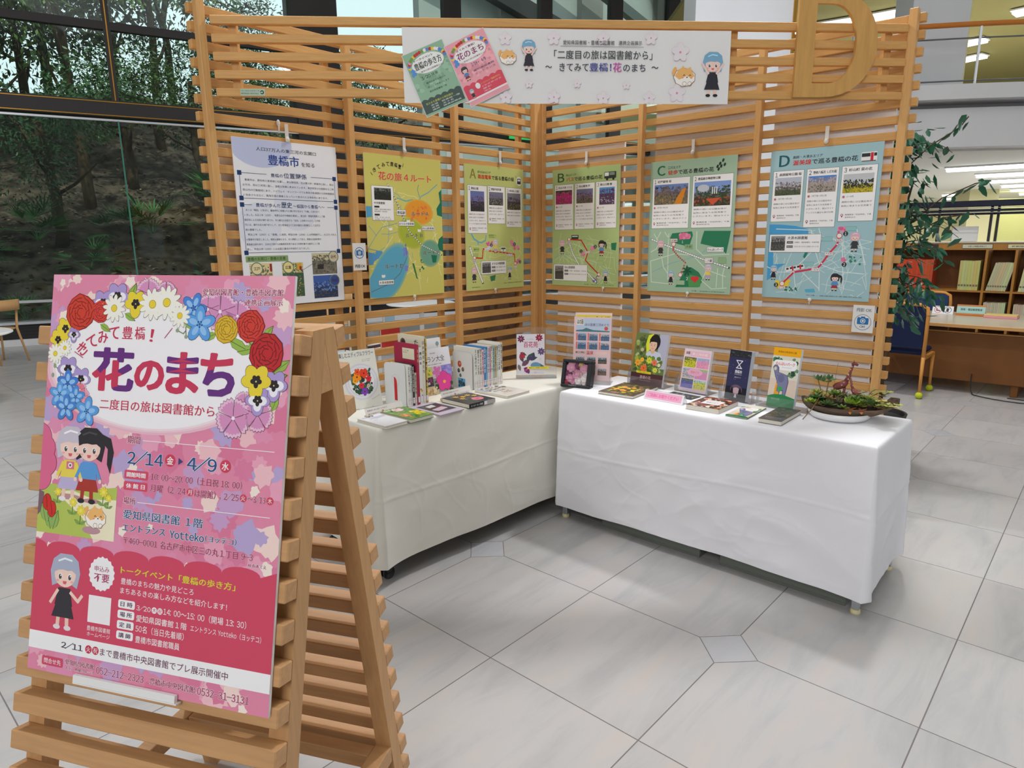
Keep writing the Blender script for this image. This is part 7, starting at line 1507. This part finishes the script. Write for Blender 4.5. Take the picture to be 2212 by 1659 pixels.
# --- planter: white dish, driftwood bowl, succulents, two giraffe figures
PCX, PCY = .845, 2.462; PY = math.radians(105.4)
e = empty('planter_dish', 'round white porcelain dish under the driftwood planter', 'dish', (PCX, PCY, TZ + .001), PY)
b = MB(); b.sm = True; b.lathe([(.085, 0), (.120, .003), (.132, .018), (.136, .036), (.133, .036), (.127, .016), (.112, .007), (.02, .006)], seg=40); b.build('dish', MT['porcelain'], e)
pl = empty('succulent_planter', 'driftwood bowl of mixed succulents on the white dish', 'planter', (PCX, PCY, TZ + .010), PY)
b = MB(); b.sm = True; g = random.Random(8); n = 34; rr_ = 7; V = []
for j in range(rr_):
    f = j / (rr_ - 1)
    for i in range(n):
        t = 2 * PI * i / n; rx = .165 if math.cos(t) < 0 else .235; ry = .105
        rim = .048 + .020 * abs(math.cos(t)) ** 3 + (.028 if math.cos(t) > .85 else 0) + .006 * noise.noise(Vector((t * 3, 0, 2)))
        q = (.25 + .75 * math.sin(f * PI / 2)); nz_ = 1 + .05 * noise.noise(Vector((t * 5, f * 3, 1)))
        if math.cos(t) > .6: ry_ = ry * (1 - .3 * (math.cos(t) - .6))
        V.append((rx * q * math.cos(t) * nz_, ry * q * math.sin(t) * nz_, .002 + rim * f ** 1.6))
b.poly(V, [(j * n + i, j * n + (i + 1) % n, (j + 1) * n + (i + 1) % n, (j + 1) * n + i) for j in range(rr_ - 1) for i in range(n)] + [tuple(range(n))[::-1]])
bowl = b.build('driftwood_bowl', MT['driftwood'], pl)
b = MB(); b.sm = True; n2 = 24; b.poly([(0, 0, .052)] + [((.150 if math.cos(2 * PI * i / n2) < 0 else .175) * math.cos(2 * PI * i / n2), .088 * math.sin(2 * PI * i / n2), .042) for i in range(n2)], [(0, i + 1, (i + 1) % n2 + 1) for i in range(n2)]); b.build('soil', cmat((60, 48, 38), .95), pl)
def rosette(x, y, z, r, n, c, el0=.3, el1=1.2, w=.35, name='succulent', seed=1):
    g = random.Random(seed); b = MB(); b.sm = True
    for k in range(n):
        f = k / n; a0 = k * 2.4; el = el0 + (el1 - el0) * f; d = Vector((math.cos(a0) * math.cos(el), math.sin(a0) * math.cos(el), math.sin(el))); L_ = r * (1 - .45 * f)
        b.leaf((x, y, z), d, (0, 0, 1), L_, L_ * w, .12)
    b.build(name, cmat(c, .45), pl)
rosette(-.120, -.050, .055, .045, 12, (150, 170, 60), w=.8, seed=2); rosette(-.090, .0, .062, .055, 14, (60, 120, 60), w=.9); rosette(-.105, -.02, .085, .028, 10, (210, 110, 50), w=.5); rosette(-.050, -.06, .055, .045, 14, (110, 140, 80), w=.55); rosette(-.010, -.02, .065, .075, 22, (150, 142, 110), el0=.2, w=.10); rosette(.000, .01, .080, .060, 18, (120, 120, 96), w=.14, el0=.4)
rosette(-.035, .035, .075, .05, 9, (70, 80, 84), w=.8, el0=.1, el1=.7); rosette(.045, -.06, .070, .045, 12, (150, 186, 60), w=.9, el0=.6, el1=1.4); rosette(.040, -.080, .050, .050, 9, (196, 120, 60), w=.35, el0=-.5, el1=.4); rosette(.085, -.080, .050, .045, 9, (190, 110, 70), w=.4, el0=-.4, el1=.4); rosette(.075, -.05, .060, .04, 12, (150, 160, 70), w=.8); rosette(.010, -.075, .050, .032, 10, (120, 150, 70), w=.7); rosette(-.085, -.07, .05, .03, 10, (110, 90, 60), w=.6); rosette(.03, .02, .08, .04, 14, (170, 176, 160), w=.5)
g = random.Random(14)
for k in range(16):
    u_ = g.uniform(-.13, .14); v_ = g.uniform(-.06, .05); rosette(u_, v_, .072 + g.uniform(0, .02), g.uniform(.03, .05), 12, g.choice([(140, 170, 80), (110, 140, 70), (170, 180, 90), (150, 120, 70), (90, 130, 70), (186, 190, 120)]), w=g.uniform(.35, .75), el0=.3, el1=1.3, seed=k)
for k in range(17):      # trailing jade sprigs on the right
    bx_, by_ = g.uniform(.03, .17), g.uniform(-.07, .04); p = Vector((bx_, by_, .055)); path = [p]; b = MB(); b.sm = True
    d = Vector((g.uniform(-.1, 1), g.uniform(-.8, .2), g.uniform(.3, 1.1))).normalized()
    for s_ in range(5): p = p + d * .018; d = (d + Vector((.15, -.05, -.16))).normalized(); path.append(p)
    b.tube(path, [.0022, .002, .0018, .0016, .0014, .001], 5); b.mi = 1
    for p in path[1:]:
        for j in range(4): a0 = g.uniform(0, 6); b.leaf(p, (math.cos(a0), math.sin(a0), .3), (0, 0, 1), .019, .016, .05)
    b.build('jade_sprig', [cmat((110, 60, 50)), cmat(g.choice([(200, 206, 110), (170, 180, 90), (214, 210, 120), (150, 166, 90)]), .4)], pl)
b = MB(); b.sm = True
for P in ([(-.085, .02, .06), (-.085, .02, .10), (-.100, .02, .15)], [(-.065, .02, .06), (-.060, .02, .11), (-.055, .02, .16)]): b.tube(P, .003, 6)
b.tube([(-.090, .01, .07), (-.075, -.03, .11), (-.11, -.09, .04), (-.145, -.13, -.006)], .0022, 6); b.tube([(-.030, .03, .06), (-.032, .03, .15), (-.024, .03, .235)], .0008, 5); b.build('stem', cmat((140, 110, 70)), pl)
b = MB(); b.sm = True
for c0, n_ in (((-.100, .02, .15), 7), ((-.055, .02, .155), 8), ((-.075, .02, .145), 5)):
    for j in range(n_): a0 = j * 2.3; b.leaf(c0, (math.cos(a0), math.sin(a0) * .6, .25 + .5 * (j % 3)), (0, 0, 1), .036, .020, .1)
b.build('variegated_leaves', cmat((96, 130, 84), .4), pl)
def giraffe(label, x, y, z, s, c, yaw_):
    e = empty('giraffe_figure', label, 'figurine', (x, y, z), yaw_, 'giraffe figures in the planter'); b = MB(); b.sm = True
    b.tube([(-.030, 0, .070), (-.018, 0, .078), (.008, 0, .090), (.020, 0, .104)], [.012, .017, .017, .012], 10)
    body = b; body.tube([(.014, 0, .098), (.026, 0, .125), (.032, 0, .150), (.040, 0, .185)], [.011, .008, .006, .005], 8)
    body.tube([(.034, 0, .184), (.046, 0, .190), (.060, 0, .182)], [.006, .008, .005], 8)
    for hx in (-.003, .004): body.tube([(.042, hx * 1.2, .193), (.042, hx * 1.8, .203)], .0018, 5)
    for sy in (-1, 1): body.leaf((.040, sy * .006, .190), (0, sy, .2), (0, 0, 1), .013, .007, .1)
    o = b.build('body', cmat(c, .6), e); o.scale = (s, s, s)
    for lx, ly in ((-.026, -.008), (-.026, .008), (.012, -.008), (.014, .008)):
        b = MB(); b.sm = True; b.tube([(lx, ly, .075), (lx + .001, ly, .04), (lx, ly, 0)], [.006, .0035, .003], 6); o = b.build('leg', cmat(c, .6), e); o.scale = (s, s, s)
    b = MB(); g_ = random.Random(3)
    for k in range(46):
        f = g_.uniform(0, 1)
        if f < .5: t_ = g_.uniform(0, 1); cx_, cz, rr2 = -.030 + .045 * t_, .070 + .028 * t_, .0172
        else: t_ = g_.uniform(0, 1); cx_, cz, rr2 = .016 + .024 * t_, .10 + .082 * t_, .0105 - .0055 * t_
        a0 = g_.uniform(0, 2 * PI); u = Vector((math.cos(a0) * .5 if f < .5 else math.cos(a0), math.sin(a0) if True else 0, math.cos(a0) * .85 if f < .5 else .1)).normalized(); p = Vector((cx_, 0, cz)) + u * rr2
        s1 = u.cross(Vector((.3, .2, 1))).normalized() * .0034; s2 = u.cross(s1).normalized() * .0034; b.poly([p + s1, p + s2, p - s1, p - s2], [(0, 1, 2, 3)])
    o = b.build('spots', cmat((226, 190, 176), .6), e); o.scale = (s, s, s); o['kind'] = 'stuff'
    return e
def plw(u, v): return (PCX + u * math.cos(PY) - v * math.sin(PY), PCY + u * math.sin(PY) + v * math.cos(PY))
giraffe('tall reddish brown spotted giraffe figure in the planter', *plw(-.002, .03), TZ + .058, 1.0, (132, 66, 62), PY)
giraffe('small reddish brown giraffe figure beside the tall one', *plw(.058, .02), TZ + .056, .72, (150, 84, 74), PY + PI - .3)
# ================================================================ READING CORNER BEYOND THE RIGHT WING
fc = empty('ficus_tree', 'artificial weeping fig with dark green leaves behind the outer end of the stand', 'plant', (-1.05, 2.17, 0), 0)
MB().lathe([(.12, 0), (.16, .01), (.19, .30), (.20, .34), (.185, .34), (.18, .31), (.05, .30)], seg=28).build('pot', MT['pot'], fc)
LB = [MB().leaf((0, 0, 0), (0, 0, -1), (0, 1, 0), .085, .036, .12).mesh('leaf', MT['leafa']), MB().leaf((0, 0, 0), (.2, 0, -1), (0, 1, 0), .070, .032, .2).mesh('leaf', MT['leafa']), MB().leaf((0, 0, 0), (-.1, .2, -1), (0, 1, 0), .095, .040, .05).mesh('leaf', MT['leafa'])]
g = random.Random(21); b = MB(); b.sm = True
for k in range(3): b.tube([(.03 * math.cos(k * 2.1), .03 * math.sin(k * 2.1), .28), (.05 * math.cos(k * 2.1 + 1), .05 * math.sin(k * 2.1 + 1), .8), (.03 * math.cos(k * 2.1 + 2), .03 * math.sin(k * 2.1 + 2), 1.3), (.08 * math.cos(k * 2), .08 * math.sin(k * 2), 1.9)], [.018, .015, .012, .006], 7)
tips = []
for k in range(26):
    z0 = g.uniform(.95, 2.15); a0 = g.uniform(0, 2 * PI); L_ = g.uniform(.22, .42) * (1.1 - .25 * (z0 - 1)); p = Vector((0, 0, z0)); d = Vector((math.cos(a0), math.sin(a0), .9)).normalized(); path = [p]
    for j in range(6):
        p = p + d * L_ / 5; d = (d + Vector((0, 0, -.30))).normalized(); path.append(p)
        if j > 0: tips.append((p.copy(), d.copy()))
    b.tube(path, [.006, .005, .004, .003, .0025, .002, .0015], 5)
for P in ([(0, 0, 1.95), (.05, .16, 2.10), (.0, .30, 2.20), (.0, .34, 2.26)], [(0, 0, 1.55), (.0, .25, 1.78), (.0, .42, 1.86), (.0, .50, 1.87)], [(0, 0, 1.5), (0, .28, 1.66), (0, .42, 1.68)], [(0, 0, 1.15), (.02, .2, 1.26), (.02, .30, 1.14)]):
    b.tube(P, .004, 5)
    for i in range(8): t = .4 + .6 * i / 7; n_ = len(P) - 1; s_ = min(int(t * n_), n_ - 1); f = t * n_ - s_; q = Vector(P[s_]).lerp(Vector(P[s_ + 1]), f); tips.append((q, Vector((0, .5, -.3))))
b.build('trunk', MT['bark'], fc)
tips = tips * 2
for k in range(290):
    p, d = tips[k % len(tips)] if k < len(tips) else g.choice(tips); o = inst('leaf', LB[k % 3], fc, tuple(p + Vector((g.uniform(-.02, .02), g.uniform(-.02, .02), g.uniform(-.02, .02)))), (g.uniform(-1.0, 1.0), g.uniform(-1.0, 1.0), g.uniform(0, 6.3)))
    s_ = g.uniform(.75, 1.2); o.scale = (s_, s_, s_)

b = MB(); b.sm = True; g = random.Random(77)
for k in range(620):
    z0 = g.uniform(1.0, 2.25); rr0 = g.uniform(.03, .20) * (1.25 - .3 * (z0 - 1)); a0 = g.uniform(0, 2 * PI); p = (rr0 * math.cos(a0), rr0 * math.sin(a0), z0)
    b.leaf(p, (math.cos(a0) * .6 + g.uniform(-.4, .4), math.sin(a0) * .6 + g.uniform(-.4, .4), g.uniform(-1.2, .1)), (0, 0, 1), g.uniform(.06, .09), g.uniform(.028, .038), .12)
o = b.build('inner_foliage', MT['leafa'], fc); o['kind'] = 'stuff'
# reading desk
dk = empty('reading_desk', 'long reading desk with a pale top and dark walnut modesty panel', 'desk', (-4.35, 2.9, 0), 0)
MB().cbox(-.65, -2.0, .672, .65, 2.0, .700, .006).build('desktop', MT['desktop'], dk)
MB().cbox(.6505, -2.0, .668, .664, 2.0, .704, .004).build('desktop_edge', MT['deskedge'], dk)
MB().cbox(.45, -1.9, .12, .475, 1.9, .60, .003).build('modesty_panel', MT['deskwood'], dk); MB().cbox(.444, -1.9, .6005, .48, 1.9, .612, .002).build('panel_edge', MT['deskedge'], dk)
for y in (-1.86, -.2, 1.86): MB().cbox(-.55, y - .03, 0, .44, y + .03, .6715, .004).build('leg_panel', MT['deskwood'], dk)
# chairs with tennis balls on the feet
def chair(label, x, y, yaw, fab):
    e = empty('reading_chair', label, 'chair', (x, y, 0), yaw, 'reading chairs at the desk')       # front = -y local, back at +y
    b = MB(); b.cbox(-.22, -.22, .415, .22, .20, .465, .018); b.build('seat', MT[fab], e)
    b = MB(); P = [(-.215, .50), (.215, .50)] + [(.215 - .06 + .06 * math.cos(t), .84 + .05 * math.sin(t)) for t in [PI / 2 * k / 5 for k in range(6)]] + [(-.215 + .06 - .06 * math.sin(t), .84 + .05 * math.cos(t)) for t in [PI / 2 * k / 5 for k in range(6)]]
    b.prism(P, .215, .245, 'y'); b.build('backrest', MT[fab], e)
    b = MB(); b.sm = True; b.tube([(-.235, .235, .40), (-.235, .235, .80), (-.225, .235, .875), (-.17, .235, .905), (0, .235, .912), (.17, .235, .905), (.225, .235, .875), (.235, .235, .80), (.235, .235, .40)], [.018] * 9, 8); b.build('back_frame', MT['chairwood'], e)
    for sx in (-1, 1):
        MB().cbox(sx * .235 - .016, -.20, .375, sx * .235 + .016, .22, .412, .004).build('side_rail', MT['chairwood'], e)
        for yy, q in ((-.205, 0), (.235, .02)):
            b = MB(); b.sm = True; b.tube([(sx * .235, yy, .405), (sx * .24, yy + q, .05)], [.018, .013], 8); l = b.build('leg', MT['chairwood'], e)
            b = MB(); b.sm = True; b.ball((sx * .24, yy + q, .033), .033, 14, 8); b.build('tennis_ball', MT['ball'], l)
chair('navy chair with yellow tennis balls on its feet, near side of the desk', -3.54, 1.78, -PI / 2, 'navy')
chair('blue backed chair on the far side of the reading desk', -4.86, 1.66, PI / 2, 'blue')
for p_ in ():
    pass
e = empty('desk_sign', 'small white tent sign with two round prohibition marks on the desk', 'sign', (-4.66, 1.80, .7008), PI / 2)
MB().prism([(0, 0), (.05, 0), (.027, .085), (.023, .085)], 0, .20, 'x').build('card', MT['white'], e)
a = Art(200, 85); a.rect(0, 0, 200, 85, (236, 234, 236), 1); a.ring(54, 42, 36, 5, (200, 60, 70), 3); a.ring(146, 42, 36, 5, (70, 74, 90), 3); a.line([(30, 20), (78, 66)], 4, (200, 60, 70), 3.5); a.rect(36, 46, 74, 56, (60, 60, 70), 3); a.rect(36, 28, 46, 44, (60, 60, 70), 3); a.rrect(134, 22, 156, 62, 3, (50, 54, 66), 3); a.line([(122, 66), (170, 20)], 4, (70, 74, 90), 3.5)
a.build('print', e, (0, -.0004, .0), (1, 0, 0), (0, .27, 1)) if False else a.build('print', e, (0, .0226, .0850), (1, 0, 0), (0, .2583, .966))
e = empty('desk_sign', 'pale green name plate on an orange base on the desk', 'sign', (-4.62, 2.03, .7008), PI / 2)
MB().cbox(0, .0, 0, .27, .07, .022, .003).build('base', cmat((206, 120, 50)), e); b = MB(); b.prism([(.012, .0225), (.018, .0225), (.034, .115), (.028, .115)], .005, .265, 'x'); b.build('plate', cmat((150, 190, 180)), e)
a = Art(260, 92); a.rect(0, 0, 260, 92, (166, 206, 196), 1); a.rect(0, 0, 260, 18, (200, 130, 70), 1.5); a.text('検索・電話帳閲覧席', 36, 38, 232, 64, (50, 60, 70), .02, L=3); a.build('print', e, (.005, .0274, .1152), (1, 0, 0), (0, .170, .985))
e = empty('book', 'pink and cream boxed book lying on the desk beside the name plate', 'book', (-4.50, 2.30, .7008), PI / 2)
MB().cbox(0, 0, 0, .29, .20, .022, .002).build('cover', cmat((224, 150, 160)), e); MB().cbox(.005, .004, .0225, .285, .19, .036, .002).build('upper_volume', cmat((222, 196, 120)), e)
b = MB(); b.sm = True; b.tube([(-3.855, 2.35, .20), (-3.85, 2.352, .10), (-3.835, 2.36, .04), (-3.80, 2.38, .012)] + [(-3.70 + .085 * math.cos(2.6 - q * .55) - .03, 2.64 - .26 * math.cos(q * .42), .008) for q in range(12)], .005, 6)
tag(b.build('power_cord', MT['cord']), 'thin dark cord hanging below the desk onto the floor', 'cord')

# low bookcase
BX = -6.2
bc = empty('bookcase', 'low oak bookcase with label plates along its top edge', 'bookcase', (BX, 2.6, 0), PI / 2)       # local x = along +y world, -y local = front (+x world)
x0, x1 = -1.62, 2.2
MB().cbox(x0, -.01, 1.455, x1, .42, 1.475, .003).build('top_board', MT['desktop'], bc); MB().cbox(x0, 0, 1.372, x1, .03, 1.4545, .002).build('fascia', MT['shelfwood'], bc)
MB().cbox(x0, .38, 0, x1, .40, 1.3715, .002).build('back_panel', MT['deskwood'], bc)
for z in (.10, .40, .845): MB().cbox(x0 + .03, .005, z, x1 - .03, .379, z + .022, .002).build('shelf', MT['shelfwood'], bc)
for x in (x0, -.575, -.275, .30, .9, 1.5, x1 - .028): MB().cbox(x, 0, 0, x + .028, .379, 1.3715, .002).build('divider', MT['shelfwood'], bc)
def plate(x, w, c, t, ink):
    b = MB().cbox(x, -.006, 1.39, x + w, -.0005, 1.444, .001).build('label_plate', cmat((60, 60, 60)), bc); a = Art(w * 1000, 54); a.rect(4, 4, w * 1000 - 4, 50, c, 1); a.text(t, w * 200, 16, w * 800, 38, ink, .02, L=2); a.build('print', b, (x, -.0064, 1.444))
plate(-1.36, .27, (60, 56, 50), '住宅マップ', (230, 220, 190)); plate(-.83, .32, (206, 206, 180), 'お探しの地図は係員まで', (80, 80, 70)); plate(-.36, .20, (220, 214, 170), '縮刷版', (90, 80, 60))
def shelf_books(x, n, t, h, d, z, c, lab, grp, leanr=0.0, var=14, ink=True):
    for i in range(n):
        e = empty('book', ORD[i] + ' ' + lab, 'book', (BX + .02 + (0 if not leanr else 0), 2.6 + x + i * (t + .001) / (math.cos(leanr)), z + .0225), PI / 2, grp); g_ = random.Random(i * 7 + n)
        cc = tuple(max(0, min(255, v + g_.randint(-var, var))) for v in c); hh = h + g_.uniform(-.004, .004)
        b = MB(); m = Matrix.Rotation(leanr, 4, 'Y'); b.box(0, .03, .001 + (t * math.sin(leanr)), t, d, hh, m); b.build('cover', cmat(tuple(v // 8 * 8 for v in cc), .6), e)
        if ink and t > .012:
            b = MB(); b.box(t * .15, .0285, .05 + t * math.sin(leanr), t * .85, .0298, .075, m); b.build('spine_label', cmat((214, 206, 200) if c[2] < 120 else (120, 112, 90)), e)
shelf_books(-1.55, 13, .032, .38, .30, .845, (206, 74, 30), 'orange red volume from the left on the upper bookcase shelf', 'orange red volumes on the upper shelf')
shelf_books(-.83, 7, .030, .37, .28, .845, (204, 196, 120), 'upright cream volume from the left on the upper bookcase shelf', 'cream yellow volumes on the upper shelf')
shelf_books(-.53, 8, .024, .36, .28, .845, (206, 198, 150), 'leaning pale volume right of the divider on the upper shelf', 'leaning pale volumes on the upper shelf', .20)
shelf_books(-.20, 9, .030, .36, .28, .845, (210, 204, 160), 'leaning pale volume at the right end of the upper shelf', 'pale volumes at the right of the upper shelf', .10)
shelf_books(-1.55, 12, .026, .30, .24, .40, (30, 70, 120), 'dark blue volume on the lower shelf behind the blue chair', 'dark blue volumes on the lower shelf')
shelf_books(-.53, 12, .018, .30, .24, .40, (206, 200, 160), 'narrow pale volume right of the divider on the lower shelf', 'pale volumes on the lower shelf')
shelf_books(-.22, 12, .022, .29, .24, .40, (200, 190, 150), 'pale volume right of the second divider on the lower shelf', 'pale volumes at the right of the lower shelf')
rk = empty('display_rack', 'dark blue metal rack standing on the bookcase with shiny rails', 'rack', (BX - .1, 2.6, 1.476), PI / 2)
MB().cbox(-1.7, -.08, .425, 2.3, .16, .500, .010).build('top_rail', MT['darkrail'], rk); MB().cbox(-1.6, -.05, .365, 2.3, -.02, .395, .004).build('front_rail', MT['darkrail'], rk); MB().cbox(-1.5, .10, .33, 2.3, .13, .355, .004).build('rear_rail', MT['darkrail'], rk)
for z in (.405, .350): MB().cbox(-1.62, -.07, z, 2.3, -.055, z + .008, .002).build('bright_strip', MT['steel'], rk)
for x in (-1.30, -1.16, -.60, -.53, -.14, .5, 1.1): MB().cbox(x, .02, 0, x + .028, .06, .4245, .003).build('rack_post', MT['blackmetal'], rk)
e = empty('paper_stack', 'white paper packet standing on the bookcase top behind the rack posts', 'paper', (BX - .25, 1.74, 1.476), PI / 2); MB().cbox(-.14, 0, 0, .14, .03, .19, .002).build('sheets', MT['white'], e)

# ================================================================ BEHIND THE LEFT WING
def round_table(label, x, y, r, grp=None):
    e = empty('round_table', label, 'table', (x, y, 0), 0, grp); b = MB(); b.sm = False; b.lathe([(r - .02, .695), (r, .703), (r, .712), (r - .01, .72)], seg=48); b.build('tabletop', MT['whiteplastic'], e)
    b = MB(); b.sm = True; b.lathe([(.035, .02), (.032, .1), (.032, .6945)], seg=16); b.build('pedestal', MT['whiteplastic'], e); MB().lathe([(.26, 0), (.26, .010), (.04, .0195)], seg=32).build('base', MT['whiteplastic'], e)
round_table('white round pedestal table seen between the lower slats of the left wing', -1.92, -3.75, .47)
round_table('white round cafe table at the left edge of the picture', 3.02, -4.9, .55)
def cafe_chair(label, x, y, yaw):
    e = empty('cafe_chair', label, 'chair', (x, y, 0), yaw, 'light wood cafe chairs by the glass wall')
    b = MB(); b.lathe([(.19, .44), (.205, .45), (.20, .465)], seg=24, sy=.95); b.build('seat', MT['lightwood'], e)
    b = MB(); b.sm = True; P = [Vector((.20 * math.sin(t), .17 + .05 * math.cos(t) * 1.2, 0)) for t in [(-1.2 + 2.4 * k / 10) for k in range(11)]]; V = [p + Vector((0, dy, z)) for z, dy in ((.70, 0), (.84, .01), (.84, .026), (.70, .016)) for p in P]
    b.poly(V, [(j * 11 + i, j * 11 + i + 1, ((j + 1) % 4) * 11 + i + 1, ((j + 1) % 4) * 11 + i) for j in range(4) for i in range(10)] + [(0, 11, 22, 33), (10, 43, 32, 21)]); b.build('backrest', MT['lightwood'], e)
    for sx in (-1, 1):
        b = MB(); b.sm = True; b.tube([(sx * .17, .17, .74), (sx * .16, .14, .45), (sx * .20, .22, 0)], [.013, .016, .011], 8); b.build('rear_leg', MT['lightwood'], e)
        b = MB(); b.sm = True; b.tube([(sx * .14, -.12, .445), (sx * .18, -.19, 0)], [.016, .011], 8); b.build('front_leg', MT['lightwood'], e)
cafe_chair('light wood cafe chair with a curved back at the left edge beside the white table', 2.10, -7.65, .5)
cafe_chair('light wood cafe chair by the glass wall seen through the left wing slats', -1.1, -4.6, 2.2)
dt = empty('display_table', 'white table carrying books behind the left wing of the stand', 'table', (1.25, -1.0, 0), 0)
MB().cbox(-.62, -.30, .705, .62, .30, .735, .004).build('tabletop', MT['whiteplastic'], dt)
for sx in (-1, 1):
    for sy in (-1, 1): MB().cbox(sx * .58 - .02, sy * .26 - .02, 0, sx * .58 + .02, sy * .26 + .02, .7045, .003).build('leg', MT['whiteplastic'], dt)
cs = [((120, 30, 50), .24, 'dark red book standing on the table behind the left wing'), ((40, 44, 44), .27, 'black book standing on the table behind the left wing'), ((226, 222, 214), .28, 'white book standing on the table behind the left wing'), ((46, 70, 60), .20, 'dark green book standing on the table behind the left wing'), ((140, 116, 80), .26, 'brown book standing on the table behind the left wing'), ((90, 76, 66), .22, 'grey brown book standing on the table behind the left wing'), ((210, 60, 60), .18, 'bright red book standing on the table behind the left wing'), ((150, 190, 210), .25, 'pale blue book standing on the table behind the left wing')]
xx = 1.78
for i, (c, h, lab) in enumerate(cs):
    e = empty('book', lab, 'book', (xx, -.80 - (i % 2) * .12, .7365), PI + (.15 if i % 3 else -.2), 'books on the table behind the left wing'); t = .022 + .006 * (i % 3); book_parts(e, .11 if i % 2 else .16, h, t, cmat(c)); xx -= .135
e = empty('picture_book', 'black picture book lying open on the table behind the left wing', 'book', (1.02, -.98, .7365), .2); MB().cbox(-.15, -.1, 0, .15, .1, .02, .003).build('cover', cmat((60, 40, 50)), e); MB().cbox(-.145, -.095, .0202, .145, .095, .026, .001).build('page_block', MT['page'], e)
# ---------------------------------------------------------------- tidy up the working text object
bpy.data.objects.remove(_to, do_unlink=True)
